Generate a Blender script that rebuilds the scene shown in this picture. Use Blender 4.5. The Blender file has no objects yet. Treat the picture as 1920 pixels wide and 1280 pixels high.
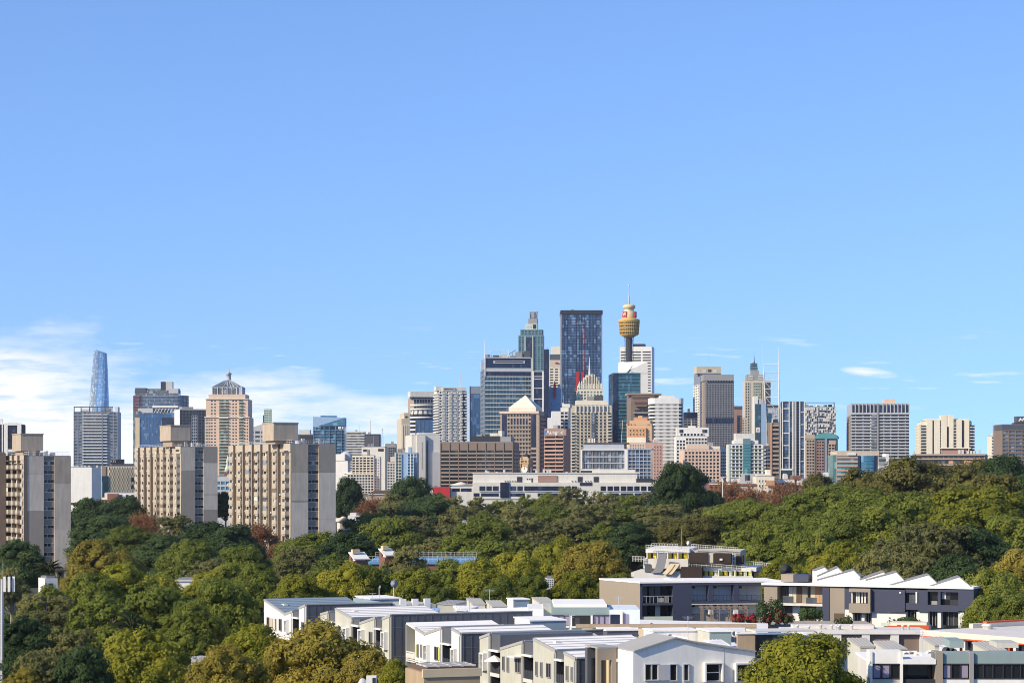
import bpy, math, random
import numpy as np
from mathutils import Vector, Matrix

# ------------------------------------------------------------------ camera, sky, sun, exposure
SC = bpy.context.scene
COL = SC.collection
R = math.radians
F, HZ, CZ = 4370.0, 885.0, 30.0           # focal length in photo pixels, eye-level row, eye height in metres
cam_d = bpy.data.cameras.new('camera'); cam = bpy.data.objects.new('camera', cam_d); COL.objects.link(cam)
cam.location = (0, 0, CZ); cam.rotation_euler = (R(90), 0, 0)
cam_d.sensor_width = 36; cam_d.lens = 36 * F / 1920
cam_d.shift_y = (HZ - 640) / 1920
cam_d.clip_start = 1; cam_d.clip_end = 60000
SC.camera = cam

SUN_AZ, SUN_EL = R(-123), R(31)             # azimuth from the viewing direction (negative = to the left), elevation
w = bpy.data.worlds.new('World'); SC.world = w; w.use_nodes = True
nt = w.node_tree; N = nt.nodes; L = nt.links
bg = N['Background']; bg.inputs['Strength'].default_value = 0.15
sky = N.new('ShaderNodeTexSky'); sky.sky_type = 'NISHITA'; sky.sun_disc = False
sky.sun_elevation = SUN_EL; sky.sun_rotation = SUN_AZ
sky.altitude = 0; sky.air_density = 1.0; sky.dust_density = 0.2; sky.ozone_density = 4.0
def wm(op, a, b=None, c=None, clamp=False):
    n = N.new('ShaderNodeMath'); n.operation = op; n.use_clamp = clamp
    for i, v in enumerate((a, b, c)):
        if v is None: continue
        if isinstance(v, (int, float)): n.inputs[i].default_value = v
        else: L.new(v, n.inputs[i])
    return n.outputs[0]
tc = N.new('ShaderNodeTexCoord'); sp = N.new('ShaderNodeSeparateXYZ'); L.new(tc.outputs['Generated'], sp.inputs[0])
dx, dy, dz = sp.outputs
# clear dry air: the pale band of the sky model starts lower than the roofs
vv = N.new('ShaderNodeVectorMath'); vv.operation = 'ADD'; L.new(tc.outputs['Generated'], vv.inputs[0]); vv.inputs[1].default_value = (0, 0, .125)
vn = N.new('ShaderNodeVectorMath'); vn.operation = 'NORMALIZE'; L.new(vv.outputs[0], vn.inputs[0]); L.new(vn.outputs[0], sky.inputs['Vector'])
az = wm('ARCTAN2', dx, dy); el = wm('ARCSINE', dz)
def sky_noise(sx, sy, scale, detail, off=0.0, rough=.55):
    cb = N.new('ShaderNodeCombineXYZ')
    L.new(wm('MULTIPLY', az, sx), cb.inputs[0]); L.new(wm('MULTIPLY', el, sy), cb.inputs[1]); cb.inputs[2].default_value = off
    n = N.new('ShaderNodeTexNoise'); n.inputs['Scale'].default_value = scale
    n.inputs['Detail'].default_value = detail; n.inputs['Roughness'].default_value = rough
    L.new(cb.outputs[0], n.inputs['Vector']); return n.outputs['Fac']
# the low bank of cloud over the west, thinning out towards the east
lim = wm('MINIMUM', wm('MULTIPLY_ADD', az, -0.17, 0.0145), .10)
n1 = sky_noise(10, 34, 1.6, 6, 3.0); n2 = sky_noise(9, 60, 4.0, 6, 9.0, .6)
edge = wm('ADD', wm('SUBTRACT', lim, el), wm('MULTIPLY_ADD', n1, .09, -.042))
bank = wm('MULTIPLY', wm('SMOOTHSTEP', edge, -.012, .022) if False else wm('MULTIPLY_ADD', edge, 30.0, .32, True), wm('MULTIPLY_ADD', n2, 3.4, -.75, True))
solid = wm('MULTIPLY_ADD', wm('SUBTRACT', wm('MULTIPLY_ADD', n1, .02, wm('MULTIPLY', lim, .62)), el), 60.0, -.3, True)
bank = wm('MAXIMUM', bank, wm('MULTIPLY', solid, .93))
# small thin wisps low over the eastern sky
n3 = sky_noise(16, 150, 2.3, 5, 21.0, .5)
wis = wm('MULTIPLY', wm('MULTIPLY_ADD', n3, 8.0, -4.9, True), wm('MULTIPLY_ADD', wm('ABSOLUTE', wm('SUBTRACT', el, .042)), -60.0, 1.3, True))
pf_ = wm('ADD', wm('POWER', wm('MULTIPLY', wm('SUBTRACT', az, .152), 78.0), 2.0), wm('POWER', wm('MULTIPLY', wm('SUBTRACT', wm('MULTIPLY_ADD', az, .12, el), .0605), 420.0), 2.0))
puff = wm('MULTIPLY', wm('SUBTRACT', 1.0, pf_, None, True), wm('MULTIPLY_ADD', n2, 3.0, -.6, True))
cl = wm('MULTIPLY', wm('MAXIMUM', wm('MAXIMUM', bank, puff), wm('MULTIPLY', wis, .5)), wm('MULTIPLY_ADD', el, 60.0, .6, True), None, True)
tint = N.new('ShaderNodeMix'); tint.data_type = 'RGBA'; tint.blend_type = 'MULTIPLY'; tint.inputs['Factor'].default_value = 1
L.new(sky.outputs[0], tint.inputs['A']); tint.inputs['B'].default_value = (.88, .975, 1.17, 1)
SKY_TINT = tint
mx = N.new('ShaderNodeMix'); mx.data_type = 'RGBA'
L.new(cl, mx.inputs['Factor']); L.new(tint.outputs['Result'], mx.inputs['A']); mx.inputs['B'].default_value = (5.9, 6.0, 6.25, 1)
L.new(mx.outputs['Result'], bg.inputs['Color'])

sun_d = bpy.data.lights.new('sun', 'SUN'); sun_d.energy = 4.5; sun_d.angle = R(0.5); sun_d.color = (1.0, .865, .64)
sun = bpy.data.objects.new('sun', sun_d); COL.objects.link(sun)
SD = Vector((math.sin(SUN_AZ) * math.cos(SUN_EL), math.cos(SUN_AZ) * math.cos(SUN_EL), math.sin(SUN_EL)))
sun.rotation_euler = SD.to_track_quat('Z', 'Y').to_euler(); sun.location = (-200, 0, 200)

SC.view_settings.view_transform = 'Standard'; SC.view_settings.look = 'None'
SC.view_settings.exposure = 0.33; SC.view_settings.gamma = 1; SC.view_settings.use_curve_mapping = False
SC.cycles.use_denoising = True; SC.cycles.filter_width = 1.0
SC.cycles.max_bounces = 6; SC.cycles.transparent_max_bounces = 8

# ------------------------------------------------------------------ helpers
def P(px, py, Y): return Vector(((px - 960) / F * Y, Y, CZ - (py - HZ) / F * Y))
def ZZ(py, Y): return CZ - (py - HZ) / F * Y
def XX(px, Y): return (px - 960) / F * Y
def ground(x, y):
    z = 11 * math.exp(-(((x - 95) / 75) ** 2 + ((y - 560) / 130) ** 2))
    z += 5 * math.exp(-(((x - 45) / 30) ** 2 + ((y - 650) / 70) ** 2))
    return z
def lin(c): return tuple((v / 255 / 12.92) if v / 255 < .04045 else ((v / 255 + .055) / 1.055) ** 2.4 for v in c)

def nodes(name):
    m = bpy.data.materials.new(name); m.use_nodes = True
    t = m.node_tree; return m, t, t.nodes, t.links, t.nodes['Principled BSDF']
def mathn(Nn, Ll, op, a, b=None, c=None, clamp=False):
    n = Nn.new('ShaderNodeMath'); n.operation = op; n.use_clamp = clamp
    for i, v in enumerate((a, b, c)):
        if v is None: continue
        if isinstance(v, (int, float)): n.inputs[i].default_value = v
        else: Ll.new(v, n.inputs[i])
    return n.outputs[0]
MAT = {}
def wall(name, rgb, rough=.75, k=.10, streak=.12, scale=.35, spec=.3, metal=0):
    """painted, rendered or stone wall: patchy tone, faint vertical streaks, fine grain"""
    m, t, n, l, b = nodes(name); c = lin(rgb)
    geo = n.new('ShaderNodeNewGeometry')
    mp = n.new('ShaderNodeMapping'); mp.inputs['Scale'].default_value = (1, 1, .12); l.new(geo.outputs['Position'], mp.inputs['Vector'])
    a = n.new('ShaderNodeTexNoise'); a.inputs['Scale'].default_value = scale; a.inputs['Detail'].default_value = 5; l.new(geo.outputs['Position'], a.inputs['Vector'])
    s = n.new('ShaderNodeTexNoise'); s.inputs['Scale'].default_value = scale * 4; s.inputs['Detail'].default_value = 4; l.new(mp.outputs[0], s.inputs['Vector'])
    f = mathn(n, l, 'ADD', mathn(n, l, 'MULTIPLY_ADD', a.outputs['Fac'], 2 * k, 1 - k), mathn(n, l, 'MULTIPLY_ADD', s.outputs['Fac'], 2 * streak, -streak))
    mixn = n.new('ShaderNodeMix'); mixn.data_type = 'RGBA'; mixn.blend_type = 'MULTIPLY'; mixn.inputs['Factor'].default_value = 1
    mixn.inputs['A'].default_value = (*c, 1); cb = n.new('ShaderNodeCombineColor')
    for i in range(3): l.new(f, cb.inputs[i])
    l.new(cb.outputs[0], mixn.inputs['B']); l.new(mixn.outputs['Result'], b.inputs['Base Color'])
    b.inputs['Roughness'].default_value = rough; b.inputs['Specular IOR Level'].default_value = spec; b.inputs['Metallic'].default_value = metal
    MAT[name] = m; return m
def glass(name, dark, light, metal=.35, rough=.12, cu=1.6, cz=3.3, thr=.72, spread=.5):
    """window glass seen from outside: each pane its own tone, some with blinds drawn"""
    m, t, n, l, b = nodes(name); d, li = lin(dark), lin(light)
    geo = n.new('ShaderNodeNewGeometry'); s = n.new('ShaderNodeSeparateXYZ'); l.new(geo.outputs['Position'], s.inputs[0])
    hx = mathn(n, l, 'FLOOR', mathn(n, l, 'DIVIDE', s.outputs[0], cu))
    hy = mathn(n, l, 'FLOOR', mathn(n, l, 'DIVIDE', s.outputs[1], cu * 4))
    hz = mathn(n, l, 'FLOOR', mathn(n, l, 'DIVIDE', s.outputs[2], cz))
    cb = n.new('ShaderNodeCombineXYZ'); l.new(hx, cb.inputs[0]); l.new(hy, cb.inputs[1]); l.new(hz, cb.inputs[2])
    wn = n.new('ShaderNodeTexWhiteNoise'); l.new(cb.outputs[0], wn.inputs['Vector'])
    ns = n.new('ShaderNodeTexNoise'); ns.inputs['Scale'].default_value = .06; ns.inputs['Detail'].default_value = 3; l.new(geo.outputs['Position'], ns.inputs['Vector'])
    f = mathn(n, l, 'ADD', mathn(n, l, 'MULTIPLY', wn.outputs['Value'], spread * .5), mathn(n, l, 'MULTIPLY_ADD', ns.outputs['Fac'], .6, -.2))
    bl = mathn(n, l, 'MULTIPLY', mathn(n, l, 'GREATER_THAN', wn.outputs['Value'], thr), .55)
    f = mathn(n, l, 'ADD', f, bl, None, True)
    mixn = n.new('ShaderNodeMix'); mixn.data_type = 'RGBA'; l.new(f, mixn.inputs['Factor'])
    mixn.inputs['A'].default_value = (*d, 1); mixn.inputs['B'].default_value = (*li, 1); l.new(mixn.outputs['Result'], b.inputs['Base Color'])
    b.inputs['Metallic'].default_value = metal; b.inputs['Roughness'].default_value = rough
    bp = n.new('ShaderNodeBump'); bp.inputs['Strength'].default_value = .02; l.new(wn.outputs['Value'], bp.inputs['Height'])
    MAT[name] = m; return m

# wall paints and claddings (sRGB of the paint itself; the rib brown also holds painted shade)
for nm, c in dict(white=(224, 221, 213), bluelight=(112, 150, 188), goldpale=(214, 192, 140), offwhite=(208, 204, 194), cream=(222, 212, 190), beige=(196, 184, 162), tan=(166, 148, 132), sand=(205, 186, 152),
                  pinkbeige=(214, 188, 166), pink=(196, 160, 145), pinkbrown=(154, 124, 112), brown=(130, 114, 102), darkbrown=(98, 82, 70), orangebrown=(190, 146, 110),
                  grey=(150, 148, 146), lightgrey=(186, 186, 186), midgrey=(128, 128, 132), darkgrey=(84, 86, 92), bluegrey=(128, 138, 152), charcoal=(52, 54, 60),
                  steel=(170, 176, 184), navyp=(44, 50, 76), concrete=(182, 170, 152), concretedark=(168, 156, 140), redbrick=(130, 90, 76), redpaint=(176, 52, 56),
                  orangepaint=(214, 96, 48), tealp=(80, 140, 146), bluep=(70, 120, 176), gold=(206, 166, 86), greenish=(196, 204, 184), skyblue=(150, 176, 204),
                  ribshadebrown=(124, 106, 88), recessbrown=(140, 130, 118), darkred=(116, 54, 60), stoneyellow=(200, 164, 126), mintp=(100, 130, 140)).items(): wall(nm, c)
for nm, d, li, me, th in (('g_win', (22, 25, 31), (92, 93, 96), .08, .84), ('g_navy', (22, 28, 50), (62, 74, 104), .25, .9), ('g_blue', (44, 68, 98), (112, 142, 172), .3, .85),
                      ('g_teal', (42, 68, 80), (96, 128, 138), .3, .88), ('g_cyan', (62, 112, 142), (132, 180, 200), .3, .85), ('g_green', (62, 92, 86), (136, 168, 154), .25, .8),
                      ('g_grey', (74, 78, 84), (158, 162, 166), .25, .8), ('g_deep', (46, 62, 86), (134, 160, 180), .3, .87), ('g_aqua', (66, 116, 118), (136, 186, 180), .25, .85),
                      ('g_dark', (24, 25, 28), (70, 72, 76), .1, .85), ('g_crown', (104, 142, 176), (168, 200, 220), .45, .9), ('g_silver', (120, 142, 158), (206, 210, 208), .45, .8)):
    glass(nm, d, li, me, .14, 1.6, 3.2, th)

CUBE = {}
_cv = [(x, y, z) for x in (-.5, .5) for y in (-.5, .5) for z in (-.5, .5)]
_cf = [(0, 1, 3, 2), (4, 6, 7, 5), (0, 4, 5, 1), (2, 3, 7, 6), (0, 2, 6, 4), (1, 5, 7, 3)]
def cube(mat):
    if mat not in CUBE:
        me = bpy.data.meshes.new('box_' + mat); me.from_pydata(_cv, [], _cf); me.materials.append(MAT[mat]); CUBE[mat] = me
    return CUBE[mat]
def link(o, parent=None):
    COL.objects.link(o)
    if parent is not None: o.parent = parent
    return o
def tag(o, label=None, cat=None, group=None, kind=None):
    if label: o['label'] = label
    if cat: o['category'] = cat
    if group: o['group'] = group
    if kind: o['kind'] = kind
    return o
def empty(name, loc, rz=0):
    o = bpy.data.objects.new(name, None); o.empty_display_size = 1; link(o); o.location = loc; o.rotation_euler = (0, 0, rz); return o
def box(name, parent, mat, lo, hi, rot=None):
    o = bpy.data.objects.new(name, cube(mat)); link(o, parent)
    o.location = [(a + b) / 2 for a, b in zip(lo, hi)]; o.scale = [max(abs(b - a), 1e-3) for a, b in zip(lo, hi)]
    if rot: o.rotation_euler = rot
    return o
def sub(child, part):
    """make child a sub-part of part without moving it"""
    if child is None or part is None: return child
    child.parent = part; child.matrix_parent_inverse = part.matrix_basis.inverted(); return child
def mesh(name, parent, mat, v, f, smooth=False, mats=None, fm=None):
    me = bpy.data.meshes.new(name); me.from_pydata([tuple(p) for p in v], [], f); 
    for mm in (mats or [mat]): me.materials.append(MAT[mm])
    if fm: me.polygons.foreach_set('material_index', fm)
    if smooth: me.polygons.foreach_set('use_smooth', [True] * len(me.polygons))
    me.update(); o = bpy.data.objects.new(name, me); return link(o, parent)
def prism(name, parent, mat, pts, v0, v1, axis='y'):
    """outline in (u, z) pushed through v0..v1 (axis y), or outline in (x, y) pushed up (axis z)"""
    n = len(pts); f3 = (lambda p, q: (p[0], q, p[1])) if axis == 'y' else ((lambda p, q: (p[0], p[1], q)) if axis == 'z' else (lambda p, q: (q, p[0], p[1])))
    v = [f3(p, v0) for p in pts] + [f3(p, v1) for p in pts]
    f = [tuple(range(n))[::-1], tuple(range(n, 2 * n))] + [(i, (i + 1) % n, n + (i + 1) % n, n + i) for i in range(n)]
    return mesh(name, parent, mat, v, f)
def lathe(name, parent, mat, prof, c=(0, 0, 0), seg=24, smooth=True, sx=1, sy=1):
    v, f = [], []
    for r, z in prof:
        for k in range(seg):
            a = 2 * math.pi * k / seg; v.append((c[0] + r * sx * math.cos(a), c[1] + r * sy * math.sin(a), c[2] + z))
    for i in range(len(prof) - 1):
        for k in range(seg):
            f.append((i * seg + k, i * seg + (k + 1) % seg, (i + 1) * seg + (k + 1) % seg, (i + 1) * seg + k))
    f.append(tuple(range(seg))[::-1]); f.append(tuple(range((len(prof) - 1) * seg, len(prof) * seg)))
    return mesh(name, parent, mat, v, f, smooth)
def tubes_vf(segs, seg=5):
    v, f = [], []
    for a, b, r0, r1 in segs:
        a, b = Vector(a), Vector(b); d = (b - a).normalized(); e = d.orthogonal().normalized(); g = d.cross(e); o = len(v)
        for q, r in ((a, r0), (b, r1)):
            for k in range(seg):
                t = 2 * math.pi * k / seg; v.append(q + e * (r * math.cos(t)) + g * (r * math.sin(t)))
        for k in range(seg): f.append((o + k, o + (k + 1) % seg, o + seg + (k + 1) % seg, o + seg + k))
        f.append(tuple(o + k for k in range(seg))[::-1]); f.append(tuple(o + seg + k for k in range(seg)))
    return v, f
def tube(name, parent, mat, a, b, r0, r1=None):
    v, f = tubes_vf([(a, b, r0, r0 if r1 is None else r1)], 6); return mesh(name, parent, mat, v, f)
def tubes(name, parent, mat, segs, seg=5):
    v, f = tubes_vf(segs, seg); return mesh(name, parent, mat, v, f)
def sign(name, parent, mat, body, loc, size, rot=(math.pi / 2, 0, 0), ext=.08, align='CENTER'):
    cu = bpy.data.curves.new(name, 'FONT'); cu.body = body; cu.size = size; cu.extrude = ext; cu.align_x = align; cu.align_y = 'CENTER'
    tmp = bpy.data.objects.new(name, cu); me = bpy.data.meshes.new_from_object(tmp); bpy.data.objects.remove(tmp); me.materials.clear(); me.materials.append(MAT[mat])
    o = bpy.data.objects.new(name, me); link(o, parent); o.location = loc; o.rotation_euler = rot; return o

class Bd:
    """one building: Empty at the front left foot, local x along the front, y into the building, z up"""
    def __init__(s, name, label, x0, x1, ytop, Y, yaw=0, side=None, dep=None, wall='grey', group='city towers on the skyline', body=True, cat='building', clutter=2, base=None, roof='midgrey', gridyaw=False):
        s.Y, s.x0, s.x1 = Y, x0, x1; th = R(yaw); a = P(x0, HZ, Y); t1 = (x1 - 960) / F
        if side is not None and not gridyaw: th -= math.atan((x0 - 960) / F)
        s.th = th; s.yw = R(yaw)
        s.w = (t1 * Y - a.x) / (math.cos(th) - t1 * math.sin(th))
        b = Vector((a.x + s.w * math.cos(th), Y + s.w * math.sin(th), 0)); vx, vy = -math.sin(th), math.cos(th)
        if side is not None:
            c = a if yaw > 0 else b; ts = (side - 960) / F; s.d = (ts * c.y - c.x) / (vx - ts * vy)
        else: s.d = dep or max(12, min(s.w, 30))
        s.gz = ground(a.x, Y) if base is None else base
        s.e = empty(name, (a.x, Y, s.gz), th); tag(s.e, label, cat, group)
        s.top = ZZ(ytop, Y) - s.gz; s.j = {}; s.wall = wall; s.rnd = random.Random(hash(label) % 99991 if False else sum(map(ord, label)))
        if body:
            s.bx('wall', 0, s.w, 0, s.d, 0, s.top, wall)
            s.roof = s.bx('roof', .3, s.w - .3, .3, s.d - .3, s.top, s.top + .35, roof)
            if clutter: s.clutter(s.top + .35, clutter)
    def z(s, py): return ZZ(py, s.Y) - s.gz
    def u(s, px):
        """local x of a photo column on the front plane"""
        a = P(s.x0, HZ, s.Y); t = (px - 960) / F
        return (t * s.Y - a.x) / (math.cos(s.th) - t * math.sin(s.th))
    def uv(s, px, py, v):
        """local x and z of a photo point that lies v metres behind the front plane"""
        a = P(s.x0, HZ, s.Y); ax, ay = a.x - v * math.sin(s.th), s.Y + v * math.cos(s.th); t = (px - 960) / F
        u = (t * ay - ax) / (math.cos(s.th) - t * math.sin(s.th)); return u, ZZ(py, ay + u * math.sin(s.th)) - s.gz
    def bx(s, name, x0, x1, y0, y1, z0, z1, mat): return box(name, s.e, mat, (x0, y0, z0), (x1, y1, z1))
    def clutter(s, z, n):
        for k in range(n):
            q = s.rnd; a = q.uniform(.1, .75) * s.w; bw = q.uniform(.08, .22) * s.w; h = q.uniform(1.2, 3.2)
            p_ = s.bx('plant_room', a, min(a + bw, s.w * .97), s.d * .2, s.d * q.uniform(.4, .8), z, z + h, q.choice(['grey', 'lightgrey', 'midgrey', s.wall])); sub(p_, s.roof)
        if s.rnd.random() < .5: x = s.rnd.uniform(.2, .8) * s.w; sub(tube('antenna', s.e, 'steel', (x, s.d * .3, z), (x, s.d * .3, z + s.rnd.uniform(4, 8)), .12, .06), s.roof)
    def pt(s, face, u, z, p):
        if face == 'f': return (u, -p, z)
        if face == 'l': return (-p, u, z)
        if face == 'r': return (s.w + p, u, z)
        return (u, s.d + p, z)
    def fw(s, face): return s.w if face in 'fb' else s.d
    def B(s, name, face, u0, u1, z0, z1, p0, p1, mat, join=False):
        a, b = s.pt(face, u0, z0, p0), s.pt(face, u1, z1, p1)
        lo = tuple(min(i, k) for i, k in zip(a, b)); hi = tuple(max(i, k) for i, k in zip(a, b))
        if join:
            s.j.setdefault((name, mat), []).append((lo, hi)); return None
        return box(name, s.e, mat, lo, hi)
    def px(s, name, x0, x1, y0, y1, p0, p1, mat, join=False):
        """a box on the front given by its photo columns and rows and how far it stands proud"""
        return s.B(name, 'f', s.u(x0), s.u(x1), s.z(y1), s.z(y0), p0, p1, mat, join)
    def grid(s, face, f0, f1, y0, y1, cols, rows, mat, gl, pw=.3, sh=.35, pr=.5, sep=False, pmat=None, base=0.0, cap=True):
        W = s.fw(face); u0, u1 = f0 * W, f1 * W; zt, zb = s.z(y0), s.z(y1)
        g = s.B('glazing', face, u0, u1, zb, zt, base, base + .08, gl)
        dz = (zt - zb) / max(rows, 1); du = (u1 - u0) / max(cols, 1)
        for r in range(rows + 1) if rows else ():
            za = zb + r * dz - sh * dz / 2; z2 = za + sh * dz
            s.B('floor_band' if sep else 'floor_bands', face, u0, u1, max(za, zb), min(z2, zt), base, base + pr, mat, not sep)
        for c in range(cols + 1) if cols else ():
            ua = u0 + c * du - pw * du / 2; s.B('piers', face, max(ua, u0), min(ua + pw * du, u1), zb, zt, base, base + pr + .06, pmat or mat, True)
    def wins(s, face, f0, f1, y0, y1, cols, rows, gl, ww=.5, wh=.5, fr=None, join=True, name=None, pr=.06, base=0.0):
        """punched windows with a projecting sill and head so that they sit in a reveal"""
        W = s.fw(face); u0, u1 = f0 * W, f1 * W; zt, zb = s.z(y0), s.z(y1); dz = (zt - zb) / rows; du = (u1 - u0) / cols
        for r in range(rows):
            for c in range(cols):
                uc, zc = u0 + (c + .5) * du, zb + (r + .5) * dz
                s.B(name or ('windows' if join else 'window'), face, uc - ww * du / 2, uc + ww * du / 2, zc - wh * dz / 2, zc + wh * dz / 2, base, base + pr, gl, join)
                if fr:
                    s.B('sills', face, uc - ww * du * .6, uc + ww * du * .6, zc - wh * dz / 2 - .15, zc - wh * dz / 2, base, base + .35, fr, True)
                    s.B('sills', face, uc - ww * du * .6, uc + ww * du * .6, zc + wh * dz / 2, zc + wh * dz / 2 + .15, base, base + .3, fr, True)
    def done(s):
        for (name, mat), bs in s.j.items():
            v, f = [], []
            for lo, hi in bs:
                o = len(v)
                v += [(lo[0] if x < 0 else hi[0], lo[1] if y < 0 else hi[1], lo[2] if z < 0 else hi[2]) for x, y, z in _cv]
                f += [tuple(o + i for i in q) for q in _cf]
            m = mesh(name, s.e, mat, v, f)
            if len(bs) > 3: m['kind'] = 'stuff'
        s.j = {}; return s
# ------------------------------------------------------------------ ground
m, t, n, l, b = nodes('grassland')
geo = n.new('ShaderNodeNewGeometry'); a1 = n.new('ShaderNodeTexNoise'); a1.inputs['Scale'].default_value = .05; a1.inputs['Detail'].default_value = 6; l.new(geo.outputs['Position'], a1.inputs['Vector'])
rp = n.new('ShaderNodeValToRGB'); l.new(a1.outputs['Fac'], rp.inputs[0])
rp.color_ramp.elements[0].position = .35; rp.color_ramp.elements[0].color = (.022, .032, .014, 1); rp.color_ramp.elements[1].position = .7; rp.color_ramp.elements[1].color = (.07, .07, .05, 1)
l.new(rp.outputs[0], b.inputs['Base Color']); b.inputs['Roughness'].default_value = .95; MAT['grassland'] = m
xs = sorted(set([-16000, -6000, -2500, -1200] + list(range(-800, 801, 25)) + [1200, 2500, 6000, 16000]))
ys = [-400, -100] + list(range(0, 1200, 25)) + [1400, 2000, 3000, 5000, 9000, 26000]
gv = [(x, y, ground(x, y)) for y in ys for x in xs]; nx = len(xs)
gf = [(j * nx + i, j * nx + i + 1, (j + 1) * nx + i + 1, (j + 1) * nx + i) for j in range(len(ys) - 1) for i in range(nx - 1)]
tag(mesh('ground', None, 'grassland', gv, gf, True), kind='structure')

# ------------------------------------------------------------------ the skyline, west to east
# far left edge: dark glass block with white portal frames
b = Bd('office_block', 'dark glass office block with white portal frames at the far western edge', -40, 40, 796, 1500, -12, side=48, wall='charcoal', clutter=1)
b.grid('f', 0, 1, 797, 890, 8, 7, 'charcoal', 'g_navy', .1, .15, .25)
b.px('portal_frame', 8, 15, 793, 880, .3, 1.2, 'white'); b.px('portal_frame', 33, 40.5, 793, 880, .3, 1.2, 'white'); b.px('portal_frame', 15, 33, 792, 797, .3, 1.25, 'white')
b.px('portal_frame', -6, 5.5, 785, 790, .3, 1.2, 'white'); b.px('portal_frame', 4, 6, 790, 880, .3, 1.2, 'white'); b.px('spandrel_panel', 15, 33, 842, 847, .3, 1.0, 'white'); b.done()

# tapering twisted glass tower
Yc = 3500
e = empty('twisted_glass_tower', (XX(188, Yc), Yc, 0)); tag(e, 'tall tapering twisted glass tower with a pointed edge tinted as sunlit', 'tower', 'city towers on the skyline')
rows = []; NB = 44; S = 24; LIT_TINT_SIDE = (13, 14, 15, 16, 17, 18)
for i in range(NB + 1):
    tt = i / NB; z = tt * (ZZ(658, Yc)); half = 15.5 + 3.5 * math.sin(min(tt * 1.15, 1) * math.pi * .5) * (1 - tt) - 6.6 * tt ** 1.7
    rows.append((z, half, -.15 + .95 * tt))
v, f, fm = [], [], []
for z, h, tw in rows:
    for k in range(S):
        a = 2 * math.pi * k / S; r = h * (1 + .16 * math.cos(3 * a)) * 1.02
        v.append((r * math.cos(a + tw - 1.2), r * math.sin(a + tw - 1.2), z))
for i in range(NB):
    for k in range(S):
        f.append((i * S + k, i * S + (k + 1) % S, (i + 1) * S + (k + 1) % S, (i + 1) * S + k)); fm.append(0)
for k in range(S): v[NB * S + k] = (v[NB * S + k][0], v[NB * S + k][1], v[NB * S + k][2] - max(0, v[NB * S + k][0]) * .35)
f.append(tuple(range(NB * S, NB * S + S))); fm.append(0)
fm = [0 if (k % S) in LIT_TINT_SIDE else 1 for k in range(NB * S)] + [1]  # left-facing facets take a paler glass that paints in their sunlit look
mesh('glass_skin', e, None, v, f, False, ['g_silver', 'g_crown'], fm)
ring_v, ring_f = [], []
for i in range(2, NB, 2):
    o = len(ring_v)
    for dz, sc in ((0, 1.012), (.6, 1.012)):
        for k in range(S): x, y, z = v[i * S + k]; ring_v.append((x * sc, y * sc, z + dz))
    for k in range(S): ring_f.append((o + k, o + (k + 1) % S, o + S + (k + 1) % S, o + S + k))
tag(mesh('floor_bands', e, 'steel', ring_v, ring_f), kind='stuff')
tube('mast', e, 'steel', (-6, 0, ZZ(660, Yc)), (-6, 0, ZZ(655, Yc)), .6)

# blue-grey apartment tower with white balcony fronts
b = Bd('apartment_tower', 'blue grey apartment tower with rows of white balconies below the twisted tower', 138, 221, 772, 1700, -6, side=227, wall='offwhite', clutter=0)
b.grid('f', 0, 1, 772, 872, 10, 17, 'bluegrey', 'g_grey', .25, .4, .35)
for k in range(17):
    yy = 776 + k * 5.7
    b.px('balcony', 155, 201.5, yy, yy + 1.7, .4, 1.7, 'white')
b.px('wall_strip', 155, 157.5, 772, 872, .4, 1.2, 'bluegrey'); b.px('wall_strip', 191, 193, 772, 872, .4, 1.9, 'bluegrey')
b.px('roof_frame', 138, 212, 762, 763.6, -.6, 0, 'darkgrey'); 
for x in (139, 152, 168, 182, 197, 210): b.px('frame_post', x - .8, x + .8, 763.6, 772, -.6, -.05, 'darkgrey')
b.px('lift_overrun', 150, 166, 765, 772, -12, -3, 'white'); b.px('lift_overrun', 188, 206, 764, 772, -12, -3, 'bluegrey'); b.px('end_wall', 215, 221, 762, 772, -15, 0, 'white'); b.done()

# harbour towers with rounded ends
Y3 = 3000
b = Bd('rounded_tower', 'dark blue harbour tower with rounded ends and red fins', 248, 350, 741, Y3, 0, dep=40, wall='darkgrey', body=False)
w3 = b.w
pts = []
for k in range(9): a = math.pi / 2 + math.pi * k / 8; pts.append((12 + 12 * math.cos(a), 14 + 14 * math.sin(a)))
for k in range(9): a = -math.pi / 2 + math.pi * k / 8; pts.append((w3 - 12 + 12 * math.cos(a), 14 + 14 * math.sin(a)))
prism('wall', b.e, 'g_deep', pts, 0, b.top, 'z')
cx, cy = w3 / 2, 14
for k in range(26):
    zz = b.top - 1.5 - k * 4.2; q = [(cx + (x - cx) * 1.012, cy + (y - cy) * 1.03) for x, y in pts]
    prism('floor_band', b.e, 'bluegrey', q, zz, zz + 1.0, 'z')
for k in range(24): 
    a = math.pi * (.5 + k / 23); x, y = 12 + 12.6 * math.cos(a), 14 + 14.6 * math.sin(a); b.j.setdefault(('red_fins', 'darkred'), []).append(((x - .25, y - .25, 0), (x + .25, y + .25, b.top)))
    if k % 3 == 0: x, y = w3 - 12 - 12.6 * math.cos(a), 14 + 14.6 * math.sin(a); b.j.setdefault(('red_fins', 'darkred'), []).append(((x - .25, y - .25, 0), (x + .25, y + .25, b.top)))
b.px('upper_storey', 252, 334, 731, 741, -24, -2, 'g_grey'); b.px('plant_room', 253, 273, 727, 735, -20, -1, 'darkgrey'); b.px('plant_room', 316, 334, 728, 737, -20, -1, 'lightgrey')
b.px('plant_room', 300, 308, 715, 731, -16, -6, 'charcoal'); b.px('plant_room', 309.5, 322, 715, 731, -16, -6, 'lightgrey'); b.px('plant_room', 275, 300, 728, 731, -20, -6, 'mintp'); b.done()

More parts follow.
